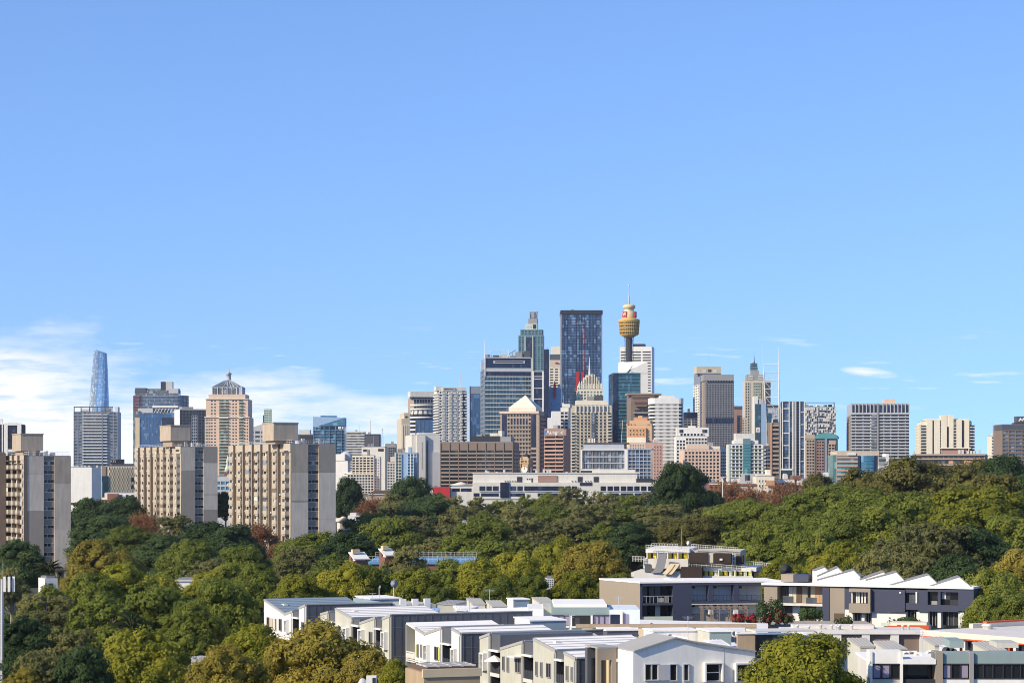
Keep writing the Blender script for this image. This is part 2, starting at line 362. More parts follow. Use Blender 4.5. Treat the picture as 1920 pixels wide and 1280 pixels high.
b = Bd('office_tower', 'stepped blue glass office tower in front of the dark rounded harbour tower', 262, 328, 774, 2400, 0, dep=40, wall='g_blue')
b.grid('f', 0, 1, 776, 880, 12, 26, 'bluep', 'g_blue', .1, .14, .2)
b.px('side_wing', 250, 262, 770, 880, -30, -.2, 'g_grey'); b.px('stone_strip', 254, 262, 783, 880, -.2, 1, 'sand'); b.px('roof_canopy', 286, 334, 760, 764, -20, 1, 'white'); b.px('roof_deck', 258, 286, 765, 774, -20, -2, 'lightgrey')
for k in range(7): x = 289 + k * 6; tube('brace', b.e, 'white', (b.u(x), 0, b.z(774)), (b.u(x + 5), 0, b.z(764)), .35)
b.px('glass_bay', 304, 328, 783, 880, .3, 2.5, 'g_navy'); b.done()

b = Bd('apartment_tower', 'dark grey gridded tower with a white left edge beside the pink tower', 337, 390, 767, 2000, 8, side=327, wall='white')
b.grid('f', 0, 1, 768, 880, 9, 20, 'darkgrey', 'g_win', .3, .3, .5); b.grid('f', .42, .62, 778, 860, 3, 14, 'lightgrey', 'g_grey', .2, .3, .7); b.done()

# pink residential tower with a glass pyramid and spire
b = Bd('residential_tower', 'pink stone residential tower with green bays, glass pyramid roof and spire', 384, 467, 748, 1500, 0, dep=26, wall='pinkbeige', body=False)
b.px('wall', 384, 467, 782, 900, -26, 0, 'pinkbeige'); b.px('wall', 386, 465, 748, 782, -24, 0, 'pinkbeige'); b.px('upper_wall', 391, 460, 739, 748, -22, 0, 'pinkbeige')
b.px('crown_wall', 397, 453.5, 725, 739, -19, -2, 'steel'); b.px('crown_glazing', 402, 440, 727, 738, -2, -1.6, 'g_grey')
for x in (397, 407, 416, 425, 434, 443, 452.5): b.px('crown_fin', x, x + 1, 725, 739, -2, -1.2, 'offwhite')
zc, zt = b.z(725), b.z(712); xa, xb, xm = b.u(397), b.u(453.5), b.u(425)
hw = (xb - xa) / 2
pyr_ = mesh('pyramid_roof', b.e, 'g_grey', [(xa, 2, zc), (xb, 2, zc), (xb, 19, zc), (xa, 19, zc), (xm - 2, 8.5, zt), (xm + 2, 8.5, zt), (xm + 2, 12.5, zt), (xm - 2, 12.5, zt)], [(0, 1, 5, 4), (1, 2, 6, 5), (2, 3, 7, 6), (3, 0, 4, 7), (4, 5, 6, 7)])
for k in range(9): q = k / 8; sub(tube('roof_rib', b.e, 'steel', (xa + 2 * hw * q, 1.9, zc), (xm - 2 + 4 * q, 8.4, zt + .1), .22), pyr_)
lathe('lantern', b.e, 'steel', [(2.0, 0), (1.5, .8), (1.5, b.z(701) - zt), (2.3, b.z(700) - zt), (.5, b.z(696) - zt), (.22, b.z(685) - zt)], (xm, 10.5, zt), 10)
for k in range(25):
    y0 = 749 + k * 5.9
    for xa_, xb_, mt in ((411, 427.5, 'g_green'), (448, 455, 'g_green')): b.px('bay_window', xa_, xb_, y0 + .6, y0 + 4.2, 0, .25, mt); b.px('balcony', xa_ - .5, xb_ + .5, y0 + 4.2, y0 + 5.4, 0, 1.2, 'pinkbeige')
    for x in (397, 403, 437, 442.5): b.px('windows', x - 1.3, x + 1.3, y0 + 1.4, y0 + 3.6, -.1, .12, 'g_dark', True)
    if k > 5:
        for x in (386.5, 389.5, 393): b.px('windows', x - 1, x + 1, y0 + 1, y0 + 4, -.1, .12, 'g_green', True)
        for x in (459, 463.5): b.px('windows', x - 1, x + 1, y0 + 1.4, y0 + 3.6, -.1, .12, 'g_dark', True)
b.px('cornice', 385, 466, 747, 748.2, 0, .7, 'cream'); b.px('cornice', 383, 468, 781, 782.5, 0, .7, 'cream'); b.done()

b = Bd('apartment_block', 'pale grey gabled block between the pink tower and the concrete slab', 466, 500, 803, 2600, 0, dep=20, wall='lightgrey', clutter=0)
prism('gable', b.e, 'lightgrey', [(0, b.top), (b.w, b.top), (b.w, b.z(795)), (b.w * .75, b.z(795))], 0, 18)
b.grid('f', 0, 1, 806, 880, 3, 9, 'lightgrey', 'g_win', .25, .5, .4); b.done()
b = Bd('slim_tower', 'slim pale turquoise tower rising behind the concrete slab blocks', 495, 507.5, 767, 3000, 0, dep=12, wall='greenish', clutter=0)
b.grid('f', 0, 1, 768, 870, 3, 24, 'greenish', 'g_aqua', .15, .4, .3); b.px('edge_fin', 493, 495, 778, 870, -8, 0, 'charcoal'); b.done()
b = Bd('plant_block', 'small grey rooftop block behind the concrete slab and the blue office', 559, 588, 814, 2300, 0, dep=20, wall='darkgrey', clutter=0)
b.px('plant_room', 561, 581, 805.5, 814, -15, 0, 'offwhite'); b.px('louvre', 562, 586, 816, 830, 0, .4, 'charcoal'); b.done()

# blue glass office with a slanted crown
b = Bd('office_tower', 'bright blue glass office with a slanted pale crown', 587, 646, 800, 1900, -6, side=649.5, wall='g_cyan', clutter=0)
b.grid('f', 0, 1, 800, 880, 0, 14, 'g_cyan', 'g_deep', .1, .35, .5, True)
prism('crown', b.e, 'skyblue', [(0, b.top), (b.w, b.top), (b.w, b.z(783)), (0, b.z(781))], 0, b.d)
prism('crown_panel', b.e, 'g_cyan', [(b.u(597), b.z(798)), (b.w + .2, b.z(798)), (b.w + .2, b.z(782.5))], -.5, 0)
b.px('recess', 602, 646, 799, 804.5, 0, .7, 'g_navy')
for x in (587, 607, 617, 628, 640): b.px('pier', x, x + 1.6, 799, 880, 0, .9, 'g_cyan')
b.px('panel', 634, 644, 799.5, 804, .7, .9, 'white'); b.px('plant_room', 600, 630, 778.5, 782, -12, -4, 'g_cyan'); b.done()
b = Bd('office_block', 'white and grey striped office block right of the blue glass office', 649, 683.5, 809, 2150, 0, dep=20, wall='offwhite', clutter=1)
b.grid('f', 0, 1, 810, 880, 0, 14, 'offwhite', 'g_grey', .2, .45, .5, True); b.done()
b = Bd('office_block', 'plain dark blue box building with a thin white mast', 683.5, 712.5, 814, 2000, -8, side=714, wall='navyp', clutter=1)
tube('mast', b.e, 'offwhite', (b.u(693), 6, b.top), (b.u(693), 6, b.z(786)), .5, .25); b.B('louvre', 'f', .5, b.w - .5, b.z(840), b.z(816), 0, .2, 'darkgrey'); b.done()
e = empty('lattice_mast', (XX(717, 2000), 2000, 0)); tag(e, 'thin lattice radio mast right of the dark blue box building', 'mast')
sg = []
for k in range(9):
    z0 = ZZ(860, 2000) + k * 2.9; h0, h1 = 1.5 - k * .14, 1.36 - k * .14
    for sx in (-1, 1): sg += [((sx * h0, 0, z0), (sx * h1, 0, z0 + 2.9), .13, .13), ((sx * h0, 0, z0), (-sx * h1, 0, z0 + 2.9), .09, .09)]
tubes('lattice', e, 'steel', sg, 4); tube('whip', e, 'steel', (0, 0, ZZ(860, 2000) + 26), (0, 0, ZZ(808, 2000)), .1); box('pedestal', e, 'midgrey', (-3, -3, 0), (3, 3, ZZ(860, 2000)))

# low white blocks between the concrete slabs and the brown office
b = Bd('white_block', 'plain white block just right of the third concrete slab tower', 628, 652, 864, 1420, -14, side=657, wall='white', clutter=1, group='low white blocks below the skyline')
b.px('window_band', 630, 640, 852, 857, -3, -.4, 'g_win'); b.px('upper_storey', 628, 646, 851, 864, -14, -.3, 'white'); lathe('dome', b.e, 'lightgrey', [(5, 0), (4.8, 2), (3.4, 4.4), (1.4, 5.8), (.1, 6.2)], (b.w - 3, 8, b.top), 16); b.done()
b = Bd('apartment_block', 'tall plain white slab behind the stepped curved balconies block', 678, 722, 838, 1380, -10, side=727, wall='offwhite', clutter=2, group='low white blocks below the skyline')
b.px('sign_panel', 681, 690, 842, 846, 0, .25, 'charcoal'); b.px('sign_panel', 709, 719, 841, 845.5, 0, .25, 'charcoal'); b.wins('f', .62, .8, 856, 915, 2, 12, 'g_dark', .3, .45, 'white'); b.done()
b = Bd('apartment_block', 'stepped cream apartment block with curved rows of balconies', 660, 701, 854, 1280, 0, dep=18, wall='cream', clutter=1, group='low white blocks below the skyline')
b.grid('f', 0, 1, 856, 925, 6, 14, 'cream', 'g_win', .25, .38, .6)
lathe('curved_wing', b.e, 'cream', [(4.5, 0), (4.5, b.z(887))], (0, 5, 0), 20)
for k in range(8): lathe('balcony', b.e, 'offwhite', [(5.1, 0), (5.1, .9)], (0, 5, b.z(888) - k * 1.35), 20)
lathe('curved_glazing', b.e, 'g_win', [(4.62, 0), (4.62, b.z(889))], (0, 5, 0), 20)
b.px('lower_wing', 650, 701, 888, 925, -14, 1.2, 'cream'); b.grid('f', -.2, 1, 889, 925, 9, 7, 'offwhite', 'g_win', .3, .35, .6, base=1.2)
b.px('side_wall', 701, 712, 856, 925, -16, -.4, 'offwhite'); b.wins('f', 1.03, 1.25, 860, 920, 2, 12, 'g_dark', .35, .4, None, base=-.38); b.done()
b = Bd('office_block', 'narrow dark grey block between white slabs', 722, 742, 832, 1600, 0, dep=14, wall='grey', clutter=2, group='low white blocks below the skyline'); b.grid('f', .3, .9, 838, 880, 3, 9, 'midgrey', 'g_dark', .2, .4, .4); b.done()
b = Bd('apartment_block', 'pinkish white flats with stepped left edge beside the blue striped flats', 726, 742, 866, 1270, 0, dep=12, wall='pinkbeige', clutter=1, group='low white blocks below the skyline')
b.grid('f', 0, 1, 868, 925, 3, 11, 'offwhite', 'g_dark', .3, .45, .7); b.px('upper_storey', 732, 742, 856, 866, -10, -.3, 'offwhite'); b.done()
b = Bd('apartment_block', 'narrow flats striped in pale blue, green glass and white', 740, 783, 849, 1240, 0, dep=16, wall='skyblue', clutter=2, group='low white blocks below the skyline')
b.grid('f', .06, .3, 850, 925, 2, 13, 'offwhite', 'g_green', .2, .3, .6); b.grid('f', .55, .98, 850, 925, 3, 13, 'skyblue', 'g_cyan', .25, .3, .8, pmat='white'); b.px('corner_pier', 740, 743, 848, 925, 0, 1.1, 'offwhite'); b.px('corner_bay', 776, 783, 858, 925, .2, 1.6, 'g_blue'); b.done()
b = Bd('slab_tower', 'tall white slab block with a narrow dark stair window strip', 772, 825, 815, 1330, 6, side=760, wall='offwhite', clutter=0, group='low white blocks below the skyline')
b.px('upper_storey', 785, 818, 811, 815, -12, -.4, 'offwhite'); b.px('stair_strip', 799.5, 803, 826, 922, 0, .15, 'g_dark')
for k in range(24): b.px('stair_transom', 799.3, 803.2, 828 + k * 4, 829 + k * 4, .15, .3, 'offwhite')
b.px('projecting_wall', 781, 797, 815, 925, 0, 2.2, 'offwhite'); b.wins('f', .3, .42, 828, 880, 1, 12, 'g_dark', .35, .4, None, base=2.2); b.px('side_wall', 811, 825, 847, 925, 0, 1.2, 'lightgrey'); b.done()
b = Bd('brown_annexe', 'small brown block at the shoulder of the white slab', 761, 775, 822, 1700, 0, dep=12, wall='darkbrown', clutter=0); b.done()

# stepped brown tower, domed tower, striped white tower
b = Bd('office_tower', 'stepped tan and blue glass tower behind the domed grey tower', 776, 817, 746, 2150, 8, side=765, wall='tan', clutter=0)
b.grid('f', 0, 1, 748, 800, 8, 8, 'bluegrey', 'g_navy', .15, .2, .4); b.px('roof_slab', 769, 817, 734, 744, -16, 1.5, 'offwhite'); b.px('roof_storey', 772, 817, 744, 747, -14, .5, 'darkgrey')
b.px('lower_step', 752, 768, 785, 880, -30, 3, 'beige'); b.px('lower_step', 757, 769, 774, 785, -28, 3, 'beige'); b.px('windows', 759, 763, 780, 783, 3, 3.2, 'g_dark'); 
for k in range(4): b.px('fin', 753 + k * 4, 754.8 + k * 4, 797, 840, 3, 4, 'cream')
b.grid('f', -.2, .05, 798, 822, 4, 0, 'beige', 'g_dark', .4, .1, .3, base=3); b.done()
b = Bd('domed_tower', 'rounded white banded tower with a blue glass lower front', 768, 817, 778, 1750, 0, dep=22, wall='offwhite', clutter=0, body=False)
cxm = b.w / 2
lathe('wall', b.e, 'g_navy', [(cxm, 0), (cxm, b.z(778))], (cxm, cxm * .9, 0), 28, True, 1, .9)
for k in range(8): zz = b.z(815) + k * 3.1; lathe('floor_band', b.e, 'offwhite', [(cxm * 1.02, zz), (cxm * 1.02, zz + 1.4)], (cxm, cxm * .9, 0), 28, True, 1, .9)
cr_ = lathe('crown', b.e, 'lightgrey', [(cxm * 1.02, b.z(777)), (cxm * .97, b.z(768)), (cxm * .7, b.z(766)), (cxm * .6, b.z(764))], (cxm, cxm * .9, 0), 14, False, 1, .9)
for k in range(7):
    a = -math.pi / 2 + (k - 3) * .38; x, y = cxm + cxm * 1.03 * math.cos(a), cxm * .9 + cxm * .94 * math.sin(a); sub(tube('crown_rib', b.e, 'charcoal', (x, y, b.z(778)), (cxm + (x - cxm) * .95, cxm * .9 + (y - cxm * .9) * .95, b.z(767)), .35), cr_)
b.px('glass_front', 779, 812, 787, 840, -4, 1.5, 'g_blue')
for x in (779, 787, 795, 803, 811): b.px('mullion', x, x + .6, 787, 840, 1.5, 1.8, 'bluep')
b.done()
b = Bd('residential_tower', 'white zigzag balcony tower with a name sign at the top', 824, 872, 732, 1650, 10, side=814, wall='offwhite', clutter=1)
b.grid('f', 0, 1, 733, 845, 0, 21, 'white', 'g_dark', .14, .42, .9, True); b.grid('l', 0, 1, 737, 845, 0, 21, 'offwhite', 'g_dark', .3, .45, .9)
for x in (835, 846, 857): b.px('pier', x, x + 2, 733, 845, .2, 1.0, 'white')
for k in range(21):
    for x, q in ((827, 0), (839, .6), (849, 0), (860, .7)): b.px('balcony', x + q + (k % 2), x + 6 + (k % 2), 735 + k * 5.33, 737.4 + k * 5.33, .9, 1.9 + q, 'white')
sub(sign('name_sign', b.e, 'charcoal', 'MERITON', (b.u(840.5), -1.3, b.z(729.2)), 1.6), b.px('sign_panel', 829, 852, 726, 732.5, -1, 1.2, 'offwhite')); b.px('roof_screen', 818, 829, 724, 732, -10, -1, 'offwhite'); b.px('roof_screen', 852, 874, 726, 732, -10, .4, 'offwhite')
b.px('corner_glass', 866, 874.5, 733, 845, 0, 1.5, 'g_navy')
for k in range(21): b.px('balcony', 868 + 2 * (k % 3), 878, 735 + k * 5.33, 737.4 + k * 5.33, .5, 2.2, 'white')
tube('mast', b.e, 'offwhite', (b.u(867), 8, b.top), (b.u(867), 8, b.z(696)), .35, .15); b.done()
b = Bd('glass_tower', 'narrow blue glass tower between the striped white tower and the wide office', 882, 904, 738, 1980, 0, dep=20, wall='g_blue', clutter=1)
b.grid('f', 0, 1, 738, 850, 4, 30, 'bluep', 'g_blue', .12, .16, .25); b.px('crown', 881, 903, 724, 738, -18, .3, 'bluegrey'); b.px('edge_fin', 880.5, 882, 724, 850, -10, .5, 'charcoal'); b.done()

# the wide banded glass office with rooftop plant
b = Bd('office_tower', 'wide teal glass office with pale floor bands and rooftop plant', 910, 996, 671, 1900, 4, side=902, wall='g_teal', clutter=0)
for k in range(17):
    yy = 705 + k * 8.2
    b.px('floor_band', 910, 996, yy, yy + 1.5, 0, .6, 'offwhite'); b.px('glazing', 910, 996, yy + 1.5, yy + 8.2, 0, .15, 'g_teal')
for x in range(913, 996, 6): b.px('mullions', x, x + .5, 703, 850, .15, .4, 'bluegrey', True)
b.px('sign_band', 910, 996, 671, 688, 0, .3, 'g_navy'); b.px('sign_frame', 925, 984, 676, 681, .3, .9, 'lightgrey'); b.px('lettering', 928, 981, 676.8, 679.3, .9, 1.05, 'charcoal'); b.px('louvre_band', 910, 996, 690, 696.5, 0, .8, 'lightgrey'); b.px('dark_band', 910, 996, 697, 704, 0, .3, 'g_navy')
b.px('frame_edge', 908.5, 910, 668, 705, 0, 1.2, 'white'); b.px('frame_edge', 910, 996, 669.5, 671, -1, .8, 'offwhite'); b.px('frame_edge', 995.5, 998, 671, 850, 0, 1, 'lightgrey')
b.grid('l', 0, 1, 692, 850, 3, 18, 'bluegrey', 'g_teal', .2, .25, .5)
for k, (xa, xb, ya) in enumerate(((911, 920, 664), (926, 937, 665), (941, 951, 664), (958, 966, 666), (968, 979, 659), (983, 995, 657))): b.px('rooftop_unit', xa, xb, ya, 670.5, -14, -4, ['grey', 'darkgrey', 'beige', 'midgrey'][k % 4])
for x in (922, 939, 955, 962, 972): tube('antenna', b.e, 'offwhite', (b.u(x), 6, b.top), (b.u(x), 6, b.z(655 + x % 5)), .3)
b.px('plant_frame', 923, 940, 657, 658, -8, -5, 'offwhite'); tube('crane_arm', b.e, 'midgrey', (b.u(955), 5, b.z(663)), (b.u(968), 5, b.z(655)), .35)
tube('mast', b.e, 'white', (b.u(909), 2, b.top), (b.u(909), 2, b.z(637)), .35, .12); b.px('side_tower', 903, 907, 678, 692, -12, -6, 'lightgrey'); b.done()
b = Bd('office_annexe', 'navy glass annexe in a white frame right of the wide teal office', 998.5, 1020, 697, 1860, 0, dep=14, wall='g_navy', clutter=0)
for x in (998, 1016.5): b.px('frame_post', x, x + 3, 695.5, 850, 0, 1.2, 'white')
for y in (695.5, 705, 710, 727, 747, 768): b.px('frame_beam', 1001, 1016.5, y, y + 1.4, 0, 1, 'offwhite')
for k in range(5): b.px('glazing', 1001, 1016.5, 711.5 + k * 20, 727 + k * 20, 0, .3, 'g_navy')
b.done()

# teal tower stepping up to a glass lantern
b = Bd('stepped_tower', 'teal stone and glass tower stepping up to a square lantern top', 972, 1019, 629, 2300, -4, side=1020.5, wall='mintp', clutter=0)
b.grid('f', 0, 1, 631, 720, 8, 20, 'mintp', 'g_teal', .35, .3, .5); b.px('glass_bay', 985.5, 998.5, 633, 720, .3, 1.4, 'g_navy'); b.px('bay_frame', 984, 985.5, 630, 720, .3, 1.8, 'greenish'); b.px('bay_frame', 998.5, 1000, 630, 720, .3, 1.8, 'greenish')
b.px('upper_tier', 975.5, 1017, 617.5, 629, -18, -1, 'mintp'); b.grid('f', .1, .93, 619, 628, 6, 2, 'mintp', 'g_teal', .35, .3, .4, base=-.95)
b.px('tier', 985, 1007, 607, 617.5, -15, -3, 'greenish'); b.px('tier', 990, 1007, 597, 607, -14, -3.5, 'grey'); b.px('lantern', 993, 1007, 583.5, 597, -13, -4, 'g_grey')
for x in (992.5, 1000, 1006.3): b.px('lantern_post', x, x + .9, 583.5, 597, -4, -3.6, 'grey')
b.px('lantern_cap', 992, 1007.5, 583, 584.5, -13.5, -3.4, 'lightgrey'); b.px('tier_window', 999, 1005, 608, 616, -3, -2.8, 'g_navy'); b.px('tier_window', 987, 996, 609, 615, -3, -2.8, 'lightgrey'); b.done()
b = Bd('glass_tower', 'slim navy glass tower against the right side of the stepped teal tower', 1019.5, 1029.5, 655, 2200, 0, dep=16, wall='g_navy', clutter=1); b.grid('f', 0, 1, 656, 800, 3, 34, 'navyp', 'g_navy', .12, .15, .3); b.done()
b = Bd('office_tower', 'beige slotted office tower half hidden behind the tall dark tower', 1030, 1060, 675, 2650, 0, dep=24, wall='beige', clutter=0)
b.grid('f', 0, .9, 690, 740, 3, 10, 'cream', 'g_dark', .3, .5, .6); b.px('plant_room', 1034, 1060, 649, 664, -20, -4, 'cream'); b.px('plant_base', 1031, 1060, 664, 675, -20, -1, 'darkgrey')
prism('red_roof', b.e, 'redpaint', [(b.u(1040), b.z(681)), (b.u(1049), b.z(681)), (b.u(1044), b.z(678))], -1.2, 0); b.done()
b = Bd('blue_podium_tower', 'light blue tower topped by a red spear shaped ornament', 1029.5, 1052, 728, 1870, 0, dep=14, wall='bluelight', clutter=0)
b.grid('f', .1, .9, 752, 850, 5, 8, 'bluelight', 'g_blue', .5, .5, .3)
prism('red_spear', b.e, 'redpaint', [(b.u(1040 + dx_), b.z(y_)) for dx_, y_ in ((-2.2, 741), (0, 748), (2.2, 741), (2.4, 722), (0, 713), (-2.4, 722))], -1.6, -.1)
b.px('shoulder', 1030, 1034, 724, 728, -8, 0, 'skyblue'); b.px('shoulder', 1046, 1051, 722, 728, -8, 0, 'skyblue'); b.px('shoulder_cap', 1046, 1050, 720, 722.5, -8, 0, 'orangepaint'); b.done()

# the tallest dark glass tower
b = Bd('skyscraper', 'tallest dark blue glass skyscraper with a flat black crown and orange strip', 1053.5, 1127, 583, 2000, 0, dep=36, wall='charcoal', clutter=1)
b.px('crown_band', 1051, 1130, 581.5, 589, -36, 1.5, 'charcoal'); b.px('glazing', 1053.5, 1127, 590, 760, 0, .1, 'g_deep')
for k in range(34): b.px('floor_band', 1054, 1126.5, 594 + k * 5, 594.8 + k * 5, .1, .45, 'navyp')
for x in (1057, 1063.5, 1080, 1085, 1089.5, 1095, 1105, 1111, 1117): b.px('mullion', x, x + .7, 589, 760, .1, .6, 'navyp')
for x0_, x1_ in ((1051.2, 1053.5), (1127, 1129.5)):
    for k in range(43): b.px('edge_balconies', x0_, x1_, 590 + k * 4, 591.8 + k * 4, -20, .6, 'lightgrey', True)
    b.px('edge_wall', x0_ + .3, x1_ - .3, 589, 760, -25, .1, 'darkgrey')
b.px('recess_frame', 1081, 1096, 605.5, 607.2, .3, 1, 'grey')
for k in range(8):
    if k not in (3,): b.px('orange_panel', 1093, 1095.4, 616 + k * 10, 624.5 + k * 10, .5, .9, 'orangepaint')
b.px('red_panel', 1080, 1086, 697, 740, .5, 1.2, 'redpaint'); b.px('red_panel', 1090, 1095, 697, 712, .5, 1.2, 'redpaint'); b.done()

# art deco crowned tower
b = Bd('deco_tower', 'cream art deco style tower with stepped pinnacles and a spire', 1082, 1130, 730, 1930, 0, dep=24, wall='cream', clutter=0)
b.grid('f', 0, 1, 732, 790, 8, 10, 'cream', 'g_green', .4, .4, .6)
b.px('tier', 1085, 1128, 719, 730, -20, -1, 'greenish'); b.grid('f', .08, .94, 720, 729, 6, 2, 'cream', 'g_aqua', .4, .35, .4, base=-1); b.px('tier', 1094, 1121, 708, 719, -18, -3, 'cream'); b.px('tier', 1099, 1114, 703, 708, -16, -5, 'cream')
for x, y in ((1083, 722), (1086.5, 714), (1091, 712), (1095, 706), (1099, 701), (1104, 699), (1110, 699), (1114.5, 701), (1119, 705), (1123, 712), (1128, 717), (1130, 723)):
    pn_ = b.px('pinnacle', x - .9, x + .9, y + 3, 732, -8, -.4, 'cream'); tip_ = mesh('pinnacle_tip', b.e, 'offwhite', [(b.u(x - .9), .4, b.z(y + 3)), (b.u(x + .9), .4, b.z(y + 3)), (b.u(x + .9), 2, b.z(y + 3)), (b.u(x - .9), 2, b.z(y + 3)), (b.u(x), 1.2, b.z(y))], [(0, 1, 4), (1, 2, 4), (2, 3, 4), (3, 0, 4), (3, 2, 1, 0)]); sub(tip_, pn_)
tube('spire', b.e, 'offwhite', (b.u(1106), 8, b.z(703)), (b.u(1106), 8, b.z(668)), 1.1, .12); b.px('plant_room', 1115, 1131, 741, 752, -4, 3, 'darkgrey'); b.px('plant_room', 1100, 1114, 743, 752, -4, 3, 'grey'); b.done()

b = Bd('apartment_tower', 'beige apartment tower with a regular grid of small windows', 1071, 1147, 760, 1620, 0, dep=24, wall='beige', clutter=0)
b.px('upper_storey', 1080, 1140, 750.5, 760, -18, -1, 'cream'); b.px('sky_lobby', 1080, 1139, 762, 771, 0, .15, 'g_grey')
for k in range(9): b.px('lobby_pier', 1079 + k * 7.4, 1081 + k * 7.4, 760, 773, 0, .7, 'cream')
for k in range(22):
    y0 = 774 + k * 6
    for x in (1084, 1091, 1098, 1104.5, 1119, 1126.5, 1134): b.px('window', x - 2, x + 2, y0, y0 + 3.8, 0, .12, 'g_dark'); b.px('sills', x - 2.2, x + 2.2, y0 + 3.6, y0 + 4.1, 0, .4, 'cream', True)
    for x in (1075, 1143): b.px('balconies', x - 3.4, x + 3.4, y0 + 3, y0 + 4.8, 0, 1.1, 'cream', True); b.px('balcony_glazing', x - 3, x + 3, y0, y0 + 3, 0, .1, 'g_win', True)
    b.px('bay_window', 1108.5, 1114.5, y0 - .5, y0 + 4.2, 0, 1.2, 'g_grey')
b.done()

# the pyramid roofed tower, the sign building, blank white tower
b = Bd('office_tower', 'tan gridded office tower with a pale pyramid roof', 938, 1010, 772, 1400, -14, side=1021, wall='tan', clutter=0)
for x0_, x1_ in ((941, 950), (996, 1005)): b.px('window_column', x0_, x1_, 777, 838, 0, .2, 'g_navy')
for r_ in range(15):
    for c_ in range(8):
        x = 953.5 + c_ * 5.65; y0 = 776.5 + r_ * 7.6
        if r_ in (1, 2) and 0 < c_ < 7: continue
        b.px('window', x - 1.8, x + 1.8, y0, y0 + 4.2, 0, .12, 'g_dark')
for c_ in range(1, 7): x = 953.5 + c_ * 5.65; b.px('tall_window', x - 1.7, x + 1.7, 784, 801.5, 0, .14, 'g_navy')
for r_ in range(13): b.px('spandrels', 951, 995, 781.2 + r_ * 7.6, 783.3 + r_ * 7.6, 0, .35, 'tan', True) if r_ not in (0, 1) else None
for k in range(6): b.px('window_band', 996, 1005, 843 + k * 7.6, 847.5 + k * 7.6, 0, .14, 'g_navy')
b.grid('r', 0, 1, 778, 900, 4, 16, 'pinkbrown', 'g_grey', .25, .45, .5)
xa, xb = b.u(953), b.u(1004); za = b.z(772); b.px('roof_drum', 953, 1004, 764, 772, -(xb - xa) - 1, -1, 'cream'); za = b.z(764); ya = 1; yb = 1 + (xb - xa)
mesh('pyramid_roof', b.e, 'cream', [(xa, ya, za), (xb, ya, za), (xb, yb, za), (xa, yb, za), ((xa + xb) / 2, (ya + yb) / 2, b.z(740))], [(0, 1, 4), (1, 2, 4), (2, 3, 4), (3, 0, 4), (3, 2, 1, 0)])
b.px('cornice', 937, 1010.5, 771, 775, 0, .6, 'pinkbeige'); b.done()
b = Bd('office_block', 'pinkish brown office block with a white Ausgrid name sign', 1020, 1057, 804, 1290, -20, side=1070, wall='pinkbrown', clutter=1)
sw_ = b.px('sign_wall', 1021, 1062, 804.5, 816, 0, .3, 'pinkbrown')
for k in range(11): b.px('window_band', 1021.5, 1041, 817.5 + k * 7.2, 821 + k * 7.2, 0, .12, 'g_dark'); b.px('window_band', 1042.5, 1056, 817.5 + k * 7.2, 821 + k * 7.2, 0, .12, 'g_dark'); b.px('floor_band', 1020.5, 1056.6, 822 + k * 7.2, 824.2 + k * 7.2, 0, .5, 'pink')
sub(sign('name_sign', b.e, 'white', 'Ausgrid', (b.u(1041), -.42, b.z(810.3)), 3.3), sw_); sub(b.px('logo_badge', 1020.6, 1024.8, 806.5, 814, .3, .5, 'bluep'), sw_); b.done()
b = Bd('blank_tower', 'stepped blank white wall tower above the name sign block', 1034, 1051, 771, 1500, 0, dep=14, wall='white', clutter=0); b.px('lower_step', 1027, 1034, 783, 860, -12, 0, 'white'); b.done()
b = Bd('apartment_block', 'narrow white flats with balconies beside the blank white tower', 1051, 1066, 764, 1520, -10, side=1070, wall='offwhite', clutter=1); b.grid('f', 0, 1, 771, 850, 2, 12, 'lightgrey', 'g_win', .3, .4, .8); b.px('upper_storey', 1054, 1068, 757, 764, -9, -.5, 'offwhite'); b.done()

# wide brown office
b = Bd('office_block', 'wide brown office block with long dark window bands', 825, 962, 829, 1240, -8, side=973.5, wall='brown', clutter=3)
for k in range(10):
    y0 = 844 + k * 7.2
    for c_ in range(8): x0_ = 827 + c_ * 16.9; b.px('window_band', x0_, x0_ + 15, y0, y0 + 4.4, 0, .12, 'g_dark')
    b.px('floor_band', 825, 962, y0 + 4.6, y0 + 6.8, 0, .3, 'tan')
for c_ in range(9): x0_ = 825.3 + c_ * 16.9; b.px('pier', x0_, x0_ + 1.4, 830, 920, .02, .4, 'brown')
b.grid('r', 0, 1, 843, 915, 4, 10, 'tan', 'g_win', .2, .5, .4); b.px('plant_screen', 880, 935, 817, 829, -20, -6, 'charcoal'); b.px('plant_room', 890, 900, 814, 818, -16, -8, 'grey'); b.px('plant_room', 915, 930, 812, 818, -16, -8, 'cream'); b.px('plant_room', 931, 938, 807, 829, -20, -8, 'cream'); b.done()

# central tower with observation turret
Yt = 2400
e = empty('observation_tower', (XX(1179.5, Yt), Yt, 0)); tag(e, 'golden observation tower with a drum turret on a dark shaft and spire', 'tower')
mpp = Yt / F
zt_ = lambda y: ZZ(y, Yt)
lathe('shaft', e, 'charcoal', [(7.0 * mpp, 0), (6.2 * mpp, zt_(630))], seg=20)
tur_ = lathe('turret', e, 'gold', [(6 * mpp, zt_(634)), (16 * mpp, zt_(628)), (17.8 * mpp, zt_(620)), (19.2 * mpp, zt_(603)), (20 * mpp, zt_(601)), (20 * mpp, zt_(599.5)), (14 * mpp, zt_(597))], seg=32)
for y, r_ in ((624.5, 17.7), (618.5, 18.3), (612, 18.9), (606, 19.3)): sub(lathe('window_ring', e, 'g_dark', [(r_ * mpp, zt_(y + 1.1)), (r_ * 1.012 * mpp, zt_(y - 1.1))], seg=32), tur_)
